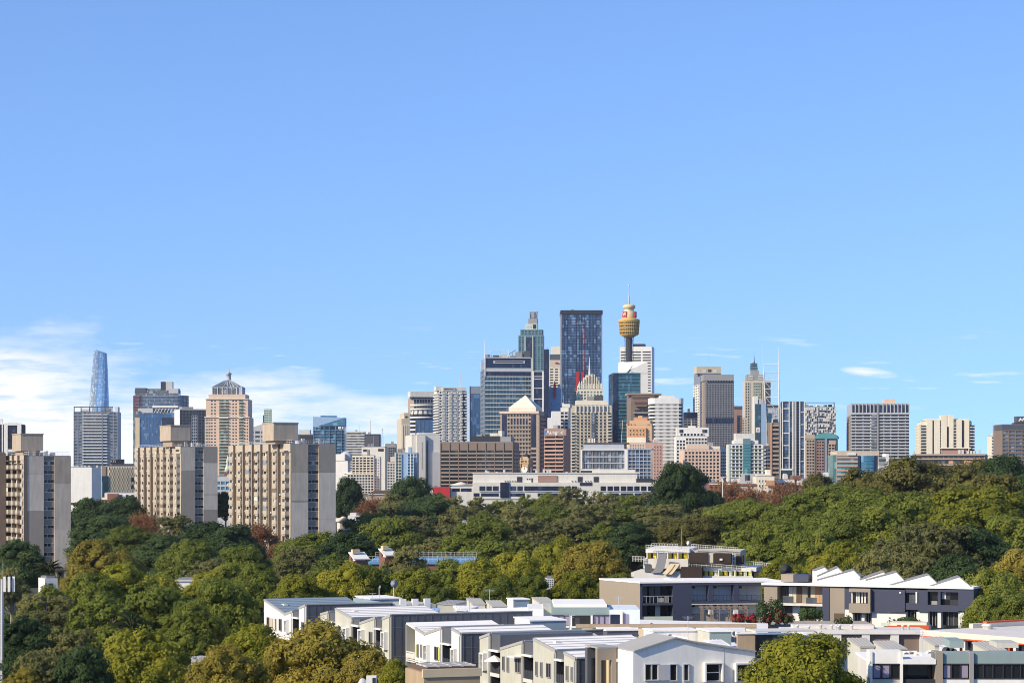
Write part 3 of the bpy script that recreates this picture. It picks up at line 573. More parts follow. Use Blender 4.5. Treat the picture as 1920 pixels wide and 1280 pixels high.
for y, r_ in ((628, 16.6), (621.5, 18.3), (615, 18.9), (609, 19.5), (602.5, 20.2)): sub(lathe('rim', e, 'gold', [(r_ * mpp, zt_(y + .7)), (r_ * 1.02 * mpp, zt_(y)), (r_ * mpp, zt_(y - .7))], seg=32), tur_)
for k in range(32): a = 2 * math.pi * k / 32; sub(tube('turret_fin', e, 'gold', (17.9 * mpp * math.cos(a), 17.9 * mpp * math.sin(a), zt_(627)), (19.7 * mpp * math.cos(a), 19.7 * mpp * math.sin(a), zt_(602)), .22), tur_)
lathe('upper_drum', e, 'goldpale', [(12.6 * mpp, zt_(599)), (13 * mpp, zt_(595)), (12 * mpp, zt_(585)), (10.5 * mpp, zt_(583.5))], seg=28)
lathe('neck', e, 'offwhite', [(9 * mpp, zt_(584)), (9 * mpp, zt_(578))], seg=24)
lathe('top_drum', e, 'goldpale', [(9.5 * mpp, zt_(579)), (11.6 * mpp, zt_(578)), (11.8 * mpp, zt_(573)), (8 * mpp, zt_(571)), (2 * mpp, zt_(570))], seg=28)
for ang in (-2.35, -.45):
    q = box('sign_panel', e, 'redpaint', (-2.8, -.3, -2.9), (2.8, .3, 2.9)); q.location = (12.9 * mpp * math.cos(ang), 12.9 * mpp * math.sin(ang), zt_(590)); q.rotation_euler = (0, 0, ang + math.pi / 2)
    sub(sign('sign_letter', e, 'white', 'W', (13.5 * mpp * math.cos(ang), 13.5 * mpp * math.sin(ang), zt_(590)), 5, (math.pi / 2, 0, ang + math.pi / 2), .1), q)
lathe('spire', e, 'offwhite', [(1.4 * mpp, zt_(571)), (1.1 * mpp, zt_(556)), (.5 * mpp, zt_(553)), (.45 * mpp, zt_(537)), (1.1 * mpp, zt_(536)), (1.1 * mpp, zt_(534)), (.2 * mpp, zt_(533))], seg=10)
for k in range(28): a = 2 * math.pi * k / 28; tube('cable', e, 'darkgrey', (9 * mpp * math.cos(a), 9 * mpp * math.sin(a), zt_(632)), (11.5 * mpp * math.cos(a + 1.3), 11.5 * mpp * math.sin(a + 1.3), zt_(700)), .1) if k % 2 == 0 else None

b = Bd('office_tower', 'white slotted tower standing behind the observation tower shaft', 1162, 1222, 650, 2600, -6, side=1227, wall='white', clutter=0)
for k in range(24):
    y0 = 659 + k * 5.2
    for x0_, x1_ in ((1164, 1183), (1186, 1201.5), (1205, 1220)): b.px('window_band', x0_, x1_, y0, y0 + 2.2, 0, .2, 'g_dark')
b.px('plant_room', 1186, 1208, 644.5, 650, -16, -4, 'charcoal'); b.done()
b = Bd('slanted_tower', 'white tower with a large slanted wedge roof below the observation turret', 1168, 1215, 709, 2150, 0, dep=26, wall='white', clutter=0)
mesh('wedge_roof', b.e, 'white', [(b.u(1160), 0, b.z(704)), (b.u(1171), 0, b.z(709)), (b.u(1214), 0, b.z(677)), (b.u(1162), 24, b.z(677)), (b.u(1215), 24, b.z(676.5)), (b.u(1215), 0, b.z(709)), (b.u(1160), 24, b.z(709)), (b.u(1215), 24, b.z(709))],
     [(0, 1, 2, 3), (3, 2, 4), (1, 5, 2), (2, 5, 7, 4), (0, 3, 6), (0, 6, 7, 5, 1), (3, 4, 7, 6)])
tube('roof_rail', b.e, 'darkgrey', (b.u(1169), -.4, b.z(707)), (b.u(1186), -.4, b.z(686)), .35); b.px('panel_joint', 1198, 1214.5, 699, 700, 0, .25, 'lightgrey'); b.px('side_slots', 1160, 1168, 708, 800, -20, -1, 'lightgrey'); b.done()
b = Bd('office_tower', 'blue banded glass tower in front of the white wedge roof tower', 1149, 1201, 700, 1900, 6, side=1141, wall='g_blue', clutter=1)
b.grid('f', 0, 1, 701, 850, 0, 22, 'tealp', 'g_teal', .1, .2, .35, True); b.px('edge_wall', 1149, 1158, 699.5, 850, 0, .8, 'g_navy'); b.px('roof_edge', 1149, 1201.2, 698.7, 700, -20, .9, 'tealp'); b.done()
b = Bd('wedge_building', 'brown building with a stepped diagonal roof shading its front', 1183, 1240, 738, 1790, 5, side=1175, wall='brown', clutter=0)
b.px('roof_slab', 1176, 1240, 737, 740, -20, 1.5, 'tan')
for k in range(9): b.px('louvre', 1184 + k * .9, 1228 - k * 2, 742 + k * 2.3, 743.2 + k * 2.3, 0, 1 + .2 * k, 'pinkbrown')
b.px('window_band', 1190, 1203, 768, 771.5, 0, .2, 'g_dark'); b.px('window_band', 1205, 1222, 768, 771.5, 0, .2, 'g_dark'); b.px('ledge', 1187, 1225, 772.5, 775, 0, 1.4, 'tan'); b.px('window_band', 1190, 1225, 776, 780, 0, .2, 'g_navy'); b.done()
b = Bd('old_sandstone_block', 'orange stone commercial building with stepped ornate top', 1175, 1222, 798, 1360, -8, side=1226, wall='stoneyellow', clutter=0)
b.px('tier', 1180, 1219, 788, 798, -12, -1, 'stoneyellow'); b.px('tier', 1187, 1213, 783, 788, -10, -2, 'orangebrown'); b.px('tier', 1195, 1203, 779, 783, -8, -3, 'stoneyellow')
b.wins('f', .05, .95, 806, 830, 7, 4, 'g_dark', .3, .45, 'cream'); b.px('bay', 1178, 1212, 802, 826, 0, 1.4, 'orangebrown'); b.wins('f', .1, .75, 803, 818, 5, 2, 'g_dark', .3, .45, 'cream', base=1.4); b.px('base_wing', 1177, 1212, 820, 838, 0, 3, 'cream')
for x in (1174, 1180, 1187, 1213, 1219): b.px('roof_knob', x, x + 3, 794, 798.5, -5, -.5, 'orangebrown')
tube('flagpole', b.e, 'offwhite', (b.u(1163), 4, b.z(830)), (b.u(1166), 4, b.z(787)), .15); b.done()
b = Bd('office_tower', 'white office tower with rounded corners and rows of small windows', 1219, 1281.5, 746, 1480, 0, dep=22, wall='white', clutter=0, body=False)
r_ = 3.2; W_ = b.w; pts = []
for cx_, cy_, a0 in ((r_, r_, math.pi), (W_ - r_, r_, 1.5 * math.pi), (W_ - r_, 22 - r_, 0), (r_, 22 - r_, .5 * math.pi)):
    for k in range(5): a = a0 + k * math.pi / 8; pts.append((cx_ + r_ * math.cos(a), cy_ + r_ * math.sin(a)))
prism('wall', b.e, 'g_dark', pts, 0, b.z(757), 'z'); cx_, cy_ = W_ / 2, 11
big = [(cx_ + (x - cx_) * 1.02, cy_ + (y - cy_) * 1.04) for x, y in pts]
prism('crown', b.e, 'white', big, b.z(757), b.z(746), 'z'); b.px('plant_room', 1238, 1265, 741, 746, -16, -2, 'offwhite')
for k in range(22): prism('floor_band', b.e, 'white', big, b.z(763.6 + k * 6.6), b.z(761 + k * 6.6), 'z')
for k in range(21): x = r_ + (W_ - 2 * r_) * k / 20; b.B('piers', 'f', x - .16, x + .16, b.z(905), b.z(757), 0, .3, 'white', True)
b.done()

# low front row below the skyline
b = Bd('long_low_building', 'long low white institutional building behind the park trees', 845, 1233, 912, 1000, -2, dep=40, wall='offwhite', clutter=0, group='low buildings at the edge of the park')
lowz = b.z
b.px('upper_storey', 886, 1234, 904, 935, -38, .4, 'offwhite'); b.px('roof_storey', 886, 1195, 887, 904, -30, -2, 'offwhite'); b.px('roof_storey', 1110, 1191, 880, 888, -26, -3, 'offwhite'); b.px('roof_ledge', 884, 1200, 885.5, 887, -31, -1.6, 'offwhite')
for x0_, x1_ in ((899, 910), (912, 922), (924, 935), (957, 968), (970, 980), (983, 1057), (1060, 1070), (1072, 1082), (1126, 1136), (1139, 1149), (1151, 1161), (1164, 1174), (1176, 1187), (1189, 1199), (1202, 1212), (1215, 1233)): b.px('window', x0_, x1_, 911, 920, .4, .5, 'g_navy'); b.px('sill', x0_ - .5, x1_ + .5, 920, 921, .4, .8, 'offwhite')
for x0_, x1_ in ((848, 862), (864, 884), (888, 899), (902, 935), (957, 984), (1008, 1030), (1033, 1060), (1139, 1160), (1164, 1187), (1190, 1212), (1216, 1230)): b.px('window', x0_, x1_, 924 if x0_ > 886 else 915, 930 if x0_ > 886 else 921, .4 if x0_ > 886 else 0, .5 if x0_ > 886 else .1, 'g_navy')
b.px('glass_stair', 938, 955, 904, 932, .4, .9, 'g_navy'); b.px('dark_panel', 969, 978.5, 893.5, 903.5, -2, -1.8, 'charcoal'); b.px('dark_panel', 1083, 1092, 893.5, 903.5, -2, -1.8, 'charcoal'); b.px('dark_panel', 1113, 1122.5, 893.5, 903.5, -2, -1.8, 'charcoal'); b.px('navy_panel', 1087, 1110, 904.2, 910, .4, .6, 'navyp')
b.px('brown_panel', 1008.5, 1044, 891, 903.5, -2, -1.5, 'pinkbrown')
for x in (987.5, 992): b.px('small_window', x, x + 2, 896.5, 899, -2, -1.85, 'g_dark')
b.px('door', 996, 998.8, 896, 903.5, -2, -1.85, 'g_dark')
for x in (946, 951, 955, 960, 965, 1072, 1078, 1097, 1102, 1107): b.px('vent', x, x + 1.6, 901, 903, -2, -1.6, 'charcoal')
for x, h in ((908, 6), (912, 4), (928, 3), (942, 7), (1003, 6), (1017, 8), (1024, 5), (1029, 7), (1060, 3)): b.px('roof_unit', x, x + 4, 887 - h, 887, -12, -6, 'lightgrey')
b.px('penthouse_louvre', 1193, 1224, 897, 904, -20, -1, 'charcoal'); b.px('red_wall', 812, 844, 913, 935, -20, 2, 'redpaint'); b.px('low_wing', 844, 886, 913, 935, -30, -.3, 'offwhite')
lathe('awning', b.e, 'offwhite', [(5, 0), (.2, 1.4)], (b.u(862), 10, b.top + .6), 12); b.done()
# the clock tower of the railway station
b = Bd('clock_tower', 'ornate sandstone railway clock tower with domed top and white clock faces', 976.5, 990.5, 862, 1120, -18, side=997.5, wall='stoneyellow', clutter=0, group='low buildings at the edge of the park')
W_ = b.w; D_ = b.d
b.bx('cornice', -.5, W_ + .5, -.5, D_ + .5, b.z(868), b.z(867), 'sand'); b.bx('cornice', -.4, W_ + .4, -.4, D_ + .4, b.z(862.5), b.z(861.3), 'sand')
for x, y in ((0, 0), (W_, 0), (W_, D_), (0, D_)): lathe('corner_turret', b.e, 'stoneyellow', [(.5, b.z(882)), (.5, b.z(863)), (.6, b.z(862)), (.3, b.z(860.5)), (.05, b.z(857.5))], (x, y, 0), 8)
b.bx('belfry', W_ * .18, W_ * .82, D_ * .18, D_ * .82, b.z(862), b.z(856), 'stoneyellow')
lathe('dome', b.e, 'charcoal', [(1.75, b.z(858)), (1.75, b.z(855)), (1.4, b.z(852.5)), (.7, b.z(851)), (.12, b.z(849.5)), (.06, b.z(840))], (W_ / 2, D_ / 2, 0), 16)
for fc, cxx in (('f', W_ / 2), ('r', D_ / 2)):
    hub = b.pt(fc, cxx, b.z(880), .25); cf_ = o = lathe('clock_face', b.e, 'white', [(1.55, 0), (1.55, .12)], (0, 0, 0), 24, False); o.location = hub; o.rotation_euler = (R(90), 0, 0) if fc == 'f' else (R(90), 0, R(90))
    for ln, an in ((1.0, -.6), (1.35, 2.6)): q = b.B('clock_hand', fc, cxx - .07, cxx + .07, b.z(880), b.z(880) + ln, .4, .5, 'charcoal'); sub(q, cf_)
    o = lathe('clock_rim', b.e, 'darkbrown', [(1.75, 0), (1.75, .1)], (0, 0, 0), 24, False); o.location = b.pt(fc, cxx, b.z(880), .13); o.rotation_euler = (R(90), 0, 0) if fc == 'f' else (R(90), 0, R(90)); sub(o, cf_)
b.wins('f', .1, .9, 862.5, 868, 4, 1, 'g_dark', .4, .7, None); b.done()
b = Bd('glass_office', 'glass office box in a white rounded frame on the low white building', 1091, 1172, 843, 1090, -3, side=1177, wall='g_grey', clutter=0, group='low buildings at the edge of the park')
b.grid('f', 0, 1, 844, 880, 12, 3, 'lightgrey', 'g_grey', .06, .16, .5, True)
b.px('frame_bottom', 1089, 1175, 879, 882, -10, 1.4, 'white'); b.px('frame_side', 1089, 1092, 842, 880, -10, 1.4, 'white'); b.px('frame_side', 1171, 1177, 842, 881, -10, 1.5, 'white'); b.px('frame_top', 1091, 1173, 841.5, 844, -10, 1.3, 'offwhite'); b.px('penthouse', 1095, 1170, 832, 842, -16, -.5, 'steel'); b.px('roof_deck', 1094, 1178, 829.5, 832, -18, -.2, 'darkbrown')
for x in (1102, 1108, 1112): b.px('flue', x, x + 2.6, 821, 830, -8, -6, 'white')
b.done()
b = Bd('glass_block', 'blue glass block with a white mullion grid beside the framed office', 1178, 1221, 843, 1150, -5, side=1224, wall='g_grey', clutter=0, group='low buildings at the edge of the park')
for k in range(8): b.px('glazing', 1178, 1221, 844 + k * 6.8, 850 + k * 6.8, 0, .1, 'g_blue'); b.px('floor_band', 1178, 1221, 849.6 + k * 6.8, 851 + k * 6.8, 0, .5, 'lightgrey')
for k in range(7): b.px('mullion', 1177.6 + k * 7.1, 1178.6 + k * 7.1, 843, 898, 0, .6, 'lightgrey')
b.px('roof_edge', 1177, 1222, 841, 843, -14, .8, 'skyblue'); b.done()
b = Bd('apartment_block', 'pink apartment block with small square windows behind the blue glass block', 1210, 1243, 830, 1220, 0, dep=16, wall='pink', clutter=2, group='low buildings at the edge of the park')
b.wins('f', .45, .95, 834, 905, 3, 11, 'g_dark', .32, .4, 'pinkbeige'); b.px('upper_wing', 1180, 1210, 829, 905, -14, -.4, 'pinkbeige'); b.wins('f', -.9, -.05, 832, 843, 6, 2, 'g_dark', .3, .4, None, base=-.38); b.done()
# ------------------------------------------------------------------ skyline, eastern half
b = Bd('office_block', 'squat navy topped office between the rounded white tower and the grey tower', 1282, 1308, 773, 2000, 0, dep=20, wall='darkgrey', clutter=1); b.px('navy_crown', 1282, 1308, 773, 783, 0, .5, 'g_navy'); b.grid('f', 0, 1, 784, 850, 4, 14, 'midgrey', 'g_win', .2, .4, .4); b.done()
b = Bd('office_tower', 'grey tower with pale crown standing behind the darker gridded tower', 1313, 1352, 697, 2150, 8, side=1301, wall='bluegrey', clutter=0)
b.px('crown', 1306, 1352, 687, 700, -16, .6, 'beige'); b.px('crown_opening', 1318, 1324, 693, 698, .6, .8, 'offwhite'); b.px('crown_opening', 1338, 1344, 693, 698, .6, .8, 'offwhite'); b.px('crown_badge', 1327, 1333, 692, 697, .6, .9, 'darkbrown')
b.grid('f', 0, 1, 701, 850, 6, 30, 'bluegrey', 'g_blue', .15, .3, .4); b.grid('l', 0, 1, 720, 850, 3, 26, 'white', 'g_grey', .2, .45, .8); tube('mast', b.e, 'steel', (b.u(1329), 6, b.z(687)), (b.u(1329), 6, b.z(660)), .25, .12); b.done()
b = Bd('office_tower', 'dark grey gridded tower with a notched concrete crown', 1322, 1376, 712, 1900, 6, side=1318, wall='grey', clutter=1)
b.px('crown', 1319, 1376, 702, 714, -22, .5, 'grey')
for k in range(10): b.px('crown_notch', 1326 + k * 5, 1328.4 + k * 5, 713, 717.5, 0, .8, 'charcoal')
b.grid('f', 0, 1, 720, 783, 18, 15, 'midgrey', 'g_win', .34, .38, .5); b.grid('f', 0, 1, 794, 850, 18, 13, 'midgrey', 'g_win', .34, .38, .5)
for r_ in range(2):
    for k in range(9): b.px('dark_window', 1322.5 + k * 6, 1327.3 + k * 6, 784 + r_ * 5, 788.4 + r_ * 5, 0, .5, 'g_navy')
b.px('stone_edge', 1318.5, 1323, 716, 850, -12, .7, 'tan'); b.done()
b = Bd('office_tower', 'narrow dull red tower right of the dark grey gridded tower', 1376, 1392, 762, 2250, 0, dep=16, wall='pinkbrown', clutter=1); b.px('glass_bay', 1382, 1386, 778, 850, 0, .8, 'g_navy'); b.grid('f', .7, 1, 778, 850, 2, 16, 'pinkbrown', 'g_win', .3, .4, .4); b.px('crown', 1376, 1392, 761, 766, -10, .5, 'darkgrey'); b.done()
b = Bd('office_block', 'plain beige block low between the red tower and the green spired tower', 1390, 1402, 783, 2300, 0, dep=14, wall='beige', clutter=0); b.wins('f', .1, .9, 786, 840, 2, 12, 'g_win', .5, .4, None); b.done()
b = Bd('spired_tower', 'grey stone tower with a stepped green pagoda crown and spire', 1397, 1445, 713, 2600, 0, dep=28, wall='beige', clutter=0)
b.grid('f', 0, .18, 717, 850, 2, 26, 'beige', 'g_win', .4, .4, .5); b.grid('f', .32, .62, 717, 850, 4, 26, 'beige', 'g_green', .25, .35, .6); b.grid('f', .72, 1, 717, 850, 3, 26, 'darkgrey', 'g_win', .3, .4, .5)
b.px('tier', 1401, 1434, 702, 713, -22, -1, 'grey'); b.px('tier', 1409, 1424, 694, 702, -18, -3, 'grey')
for x0_ in (1403, 1422):
    for k in range(3): b.px('louvre', x0_, x0_ + 9, 703.5 + k * 3, 705 + k * 3, -1, -.6, 'offwhite')
for i, (x0_, x1_, y0_, y1_) in enumerate(((1408.5, 1421.5, 689.5, 694), (1409, 1421, 685, 688.5), (1409.5, 1420.5, 681.5, 684.2))): b.px('crown_tier', x0_, x1_, y0_, y1_, -14, -5, 'mintp'); b.px('crown_eave', x0_ - 1, x1_ + 1, y0_ - .8, y0_, -15, -4, 'mintp')
tube('spire', b.e, 'steel', (b.u(1415), 10, b.z(681)), (b.u(1415), 10, b.z(656)), 1.4, .15); lathe('spire_base', b.e, 'midgrey', [(2.4, b.z(681.5)), (1, b.z(677)), (.5, b.z(673))], (b.u(1415), 10, 0), 8); b.done()
b = Bd('slab_tower', 'white and glass slab with a small square badge below the green spired tower', 1414, 1436, 757, 2050, 0, dep=16, wall='lightgrey', clutter=0)
b.px('white_fin', 1413, 1421, 743, 850, -10, .4, 'white'); b.px('white_fin', 1423, 1428, 748, 850, -10, .2, 'lightgrey'); b.px('glass_front', 1415.5, 1426, 757, 850, .4, .9, 'g_teal'); b.px('side_panel', 1427, 1436, 756, 850, 0, .8, 'skyblue'); sub(sign('badge_letters', b.e, 'charcoal', 'ci', (b.u(1421), -1.4, b.z(805.5)), 3.2), b.px('badge_panel', 1417, 1425, 801, 810, .9, 1.3, 'white')); b.done()
# glass office with the open steel roof frame
b = Bd('lattice_crowned_office', 'pale glass office crowned by a tall open white steel lattice frame', 1436, 1462, 765, 2450, 0, dep=20, wall='lightgrey', clutter=0)
b.px('crown', 1436, 1462, 758, 765, -14, .6, 'steel'); b.px('louvre', 1437, 1460, 760, 763, .6, .9, 'charcoal'); b.px('glass_bay', 1438, 1446, 774, 850, 0, .6, 'g_teal'); b.grid('f', .45, 1, 768, 850, 3, 16, 'lightgrey', 'g_silver', .2, .3, .4)
def fr(x, y): return (b.u(x), -1.0, b.z(y))
for xa_, xb_ in ((1430.5, 1436.5), (1459.3, 1461)): tube('frame_post', b.e, 'white', fr(xb_, 790), fr(xa_ + .4, 680), .75, .5); tube('frame_mast', b.e, 'white', fr(xa_ + .4, 680), fr(xa_ - .1 if xa_ < 1440 else xa_ + .2, 650), .4, .15)
for y in (683, 698.5, 713.5, 729, 744.5): tube('frame_beam', b.e, 'white', fr(1431.2 + (y - 683) * .045, y), fr(1459.6, y), .42)
for y in (698.5, 713.5, 729): tube('frame_brace', b.e, 'offwhite', fr(1432, y), fr(1445, y + 14.5), .28); tube('frame_brace', b.e, 'offwhite', fr(1459, y), fr(1446, y + 14.5), .28)
tube('frame_brace', b.e, 'offwhite', fr(1435, 744), fr(1452, 765), .3); b.done()
b = Bd('office_tower', 'slim brown tower with dark horizontal slots', 1444, 1462.5, 793, 1680, 0, dep=16, wall='brown', clutter=1)
for k in range(12): b.px('window_band', 1449, 1462.3, 800 + k * 8, 803.5 + k * 8, 0, .15, 'g_win'); b.px('floor_band', 1447.5, 1462.4, 795.5 + k * 8, 799 + k * 8, 0, .7, 'tan')
b.px('stone_edge', 1444, 1447.5, 792, 905, 0, 1, 'orangebrown'); b.px('plant_room', 1450, 1459, 786, 793, -9, -2, 'charcoal'); b.done()
b = Bd('apartment_block', 'narrow flats with curved white balconies left of the slim brown tower', 1433, 1444, 836, 1500, 0, dep=12, wall='darkgrey', clutter=1); b.grid('f', .2, 1, 840, 905, 2, 9, 'bluegrey', 'g_navy', .2, .35, .6)
for k in range(9): b.px('balcony', 1432, 1436, 842 + k * 6.5, 844.5 + k * 6.5, 0, 1.4, 'offwhite')
b.done()
b = Bd('residential_tower', 'twin slab of navy glass divided by tall white frames', 1465, 1508, 753, 1600, 3, side=1463.2, wall='g_navy', clutter=0)
for x in (1467, 1479.5, 1486, 1488.5, 1492, 1499.5, 1508): b.px('white_fin', x - .7, x + .7, 753, 905, 0, 1.4, 'white')
b.px('left_wing', 1462.5, 1467, 764, 905, -16, .4, 'g_blue'); b.px('white_fin', 1462.6, 1463.8, 763, 905, 0, 1, 'offwhite')
for k in range(6):
    b.px('frame_beam', 1467.7, 1478.8, 765 + k * 23, 766.6 + k * 23, 0, 1, 'white'); b.px('frame_beam', 1500, 1507.4, 772 + k * 23, 773.4 + k * 23, 0, 1, 'offwhite')
for k in range(26): b.px('transoms', 1467.7, 1507.3, 758 + k * 5.6, 758.8 + k * 5.6, 0, .5, 'bluegrey', True)
b.px('glazing', 1468, 1478.5, 756, 905, 0, .2, 'g_blue'); b.px('glazing', 1500, 1507, 754, 905, 0, .2, 'g_blue'); b.px('glazing', 1480.4, 1485.2, 754, 905, 0, .2, 'g_deep'); b.px('base_frame', 1465, 1486, 878, 881, .5, 2, 'white'); b.px('base_glazing', 1466, 1485, 881, 905, .3, 1.6, 'g_teal'); b.done()
b = Bd('apartment_tower', 'white tower with a scattered pattern of dark square windows', 1509.5, 1567, 763, 1720, 0, dep=22, wall='lightgrey', clutter=0)
rr = random.Random(5)
for r_ in range(13):
    for c_ in range(19):
        x = 1510.2 + c_ * 3.02; y = 764 + r_ * 5.2
        if 1532 < x < 1544 and r_ % 2: b.px('glazed_slots', x, x + 2.9, y, y + 2.4, 0, .2, 'g_dark', True)
        elif rr.random() < .56: b.px('windows', x, x + rr.choice([1.6, 2.0, 2.6]), y + rr.choice([0, .8]), y + rr.choice([3, 4, 5]), 0, .15, rr.choice(['g_win', 'g_win', 'darkgrey', 'g_grey']), True)
        else: b.px('panels', x + .2, x + 2.8, y + .4, y + 4.8, 0, .5, 'offwhite', True)
b.px('roof_beam', 1508, 1565, 754, 755.2, -1, 0, 'darkgrey'); b.px('roof_post', 1563.5, 1565, 755.2, 763, -1, 0, 'darkgrey'); b.px('roof_post', 1509, 1510.4, 755.2, 763, -1, 0, 'darkgrey')
for x in (1512, 1520, 1533, 1547, 1556): b.px('roof_unit', x, x + 5, 758, 763, -10, -3, rr.choice(['charcoal', 'grey', 'white']))
b.done()
b = Bd('apartment_tower', 'tan apartment tower with a blue arched roof', 1511, 1567, 822, 1400, -4, side=1571, wall='tan', clutter=0)
pts = [(b.u(1527), b.z(822))] + [(b.u(1549 - 22 * math.cos(k * math.pi / 10)), b.z(821) + 3.2 * math.sin(k * math.pi / 10)) for k in range(11)] + [(b.u(1571), b.z(822))]
prism('arched_roof', b.e, 'tealp', pts, -1.2, 14); b.px('parapet', 1510, 1528, 815, 822, -12, .3, 'tan')
b.grid('f', .02, .3, 824, 905, 3, 14, 'tan', 'g_win', .3, .4, .9); b.grid('f', .36, .62, 826, 905, 3, 14, 'pinkbrown', 'g_win', .3, .4, .9); b.grid('f', .75, .98, 832, 905, 2, 13, 'tan', 'g_win', .25, .4, .9); b.px('glass_strip', 1527.5, 1530.5, 824, 905, 0, 1, 'g_teal'); b.px('glass_strip', 1546.5, 1551, 822, 905, 0, 1, 'bluegrey'); b.done()
b = Bd('apartment_block', 'white flats with terraced roof and dark openings behind the beige gridded block', 1268, 1326, 818, 1430, 3, side=1264, wall='white', clutter=0)
b.px('upper_storey', 1269, 1329, 801, 818, -14, -1, 'white'); b.grid('f', .12, .88, 812, 817, 7, 1, 'white', 'g_dark', .35, .2, .5, base=-1); b.px('recess', 1274, 1281, 805, 811, -1, -.8, 'g_dark'); b.px('recess', 1317, 1326, 805, 811, -1, -.8, 'g_dark'); b.grid('f', 0, .3, 824, 905, 3, 13, 'white', 'g_dark', .35, .4, .8); b.grid('f', .3, 1, 820, 840, 7, 3, 'offwhite', 'g_dark', .3, .45, .9)
tube('mast', b.e, 'offwhite', (b.u(1298), 5, b.z(801)), (b.u(1298), 5, b.z(785)), .25, .12); b.px('plant_room', 1292, 1305, 798, 801, -10, -4, 'offwhite'); b.done()
b = Bd('office_block', 'beige pink office block with a deep square window grid', 1282, 1351, 843, 1240, 4, side=1274.5, wall='pinkbeige', clutter=0)
for r_ in range(10):
    for c_ in range(10): x = 1284.6 + c_ * 6.6; y = 847 + r_ * 6.6; b.px('window', x, x + 3.9, y, y + 3.6, 0, .12, 'g_dark')
for r_ in range(11): b.px('floor_band', 1282, 1351, 844.2 + r_ * 6.6, 846.6 + r_ * 6.6, 0, .7, 'pinkbeige')
for c_ in range(11): b.px('pier', 1281.9 + c_ * 6.6, 1284.4 + c_ * 6.6, 843, 915, 0, .8, 'pinkbeige')
b.px('upper_storey', 1288, 1330, 834, 843, -12, -1.5, 'pinkbeige'); b.px('upper_storey', 1327, 1351, 836, 843, -10, -3, 'cream'); b.px('plant_room', 1330, 1339, 829, 836, -9, -5, 'grey'); b.done()
b = Bd('office_block', 'small grey office between the beige block and the green striped office', 1351, 1367, 839, 1500, 0, dep=12, wall='lightgrey', clutter=1); b.grid('f', 0, 1, 846, 905, 4, 10, 'lightgrey', 'g_win', .25, .4, .4); b.done()
b = Bd('office_block', 'white office block with a central teal glass strip', 1368, 1431, 833, 1300, 0, dep=20, wall='white', clutter=0)
for r_ in range(9):
    for c_ in (0, 1, 2, 5, 6, 7): x = 1373 + c_ * 7.05; y = 835 + r_ * 6.8; b.px('window', x, x + 4.4, y, y + 4.3, 0, .12, 'g_win')
for r_ in range(9): b.px('floor_band', 1368, 1391, 840 + r_ * 6.8, 841 + r_ * 6.8, 0, .4, 'greenish'); b.px('floor_band', 1408, 1431, 840 + r_ * 6.8, 841 + r_ * 6.8, 0, .4, 'greenish')
b.px('teal_strip', 1393, 1407, 822, 888, 0, .8, 'g_aqua'); b.px('teal_crown', 1393, 1407, 822, 834, .8, 1.1, 'mintp')
for k in range(9): b.px('transoms', 1393, 1407, 838 + k * 5.6, 839 + k * 5.6, .8, 1.05, 'tealp', True)
b.px('tier', 1377, 1422, 825, 833, -16, -.5, 'white'); b.px('tier', 1380, 1414, 812, 825, -14, -1.5, 'offwhite'); b.px('fin', 1366, 1368, 833, 905, -8, .4, 'greenish'); b.px('porch', 1390, 1432, 888, 912, 0, 2, 'lightgrey'); b.px('porch_glazing', 1396, 1405, 890, 900, 2, 2.2, 'g_win'); b.done()

# the big hotel block and its neighbours
b = Bd('hotel_block', 'broad blue grey hotel slab with tall dark slots along the top', 1596, 1704.5, 757, 1700, 3, side=1587.5, wall='steel', clutter=0)
for k in range(15): x0_ = 1598 + k * 7 + (3 if k > 6 else 0); b.px('tall_slot', x0_, x0_ + 4.2, 759, 773, 0, .2, 'g_navy'); b.px('pier', x0_ + 4.8, x0_ + 6.4, 757, 775, 0, .7, 'lightgrey')
for k in range(19):
    y0 = 777.5 + k * 5.9
    for x0_, x1_ in ((1596.5, 1603.5), (1605, 1617), (1619, 1631), (1647, 1656), (1658, 1669), (1671, 1683), (1685, 1696.5), (1698, 1704)): b.px('window_band', x0_, x1_, y0, y0 + 2.6, 0, .15, 'g_dark')
    b.px('floor_band', 1596, 1704.5, y0 + 3.2, y0 + 5.2, 0, .6, 'lightgrey'); b.px('bay_windows', 1633, 1643, y0, y0 + 2.6, .3, 1.2, 'g_grey', True)
b.px('stone_pier', 1644, 1647, 757, 890, 0, 1.3, 'grey'); b.px('cornice', 1587.8, 1704.8, 774, 776.5, 0, .8, 'lightgrey'); b.px('plant_room', 1657, 1680, 748, 757, -14, -3, 'pinkbeige'); b.grid('l', .1, .9, 778, 890, 2, 19, 'tan', 'g_win', .5, .5, .4); b.done()
b = Bd('office_block', 'low office with pink and teal bands and a round blue glass corner', 1569, 1640, 852, 1190, 0, dep=26, wall='pink', clutter=0, group='low buildings at the edge of the park')
for k in range(6): b.px('teal_band', 1569, 1608, 859 + k * 8.2, 863.2 + k * 8.2, 0, .3, 'g_aqua'); b.px('pink_band', 1568.5, 1608, 855 + k * 8.2, 858.6 + k * 8.2, 0, .7, 'pink')
b.px('crown', 1569, 1648, 845, 854, -24, .9, 'beige'); b.px('crown_panel', 1589, 1604, 848.5, 853, .9, 1.4, 'white'); b.px('side_wing', 1562, 1569, 853, 920, -20, -1, 'g_aqua'); b.px('blue_pier', 1608, 1612, 854, 920, 0, 1.4, 'navyp'); b.px('blue_pier', 1641, 1645, 854, 920, 0, 1.4, 'navyp')
lathe('glass_corner', b.e, 'g_cyan', [((b.u(1641) - b.u(1612)) / 2, 0), ((b.u(1641) - b.u(1612)) / 2, b.z(854))], (b.u(1626.5), 0, 0), 24, True, 1, .5)
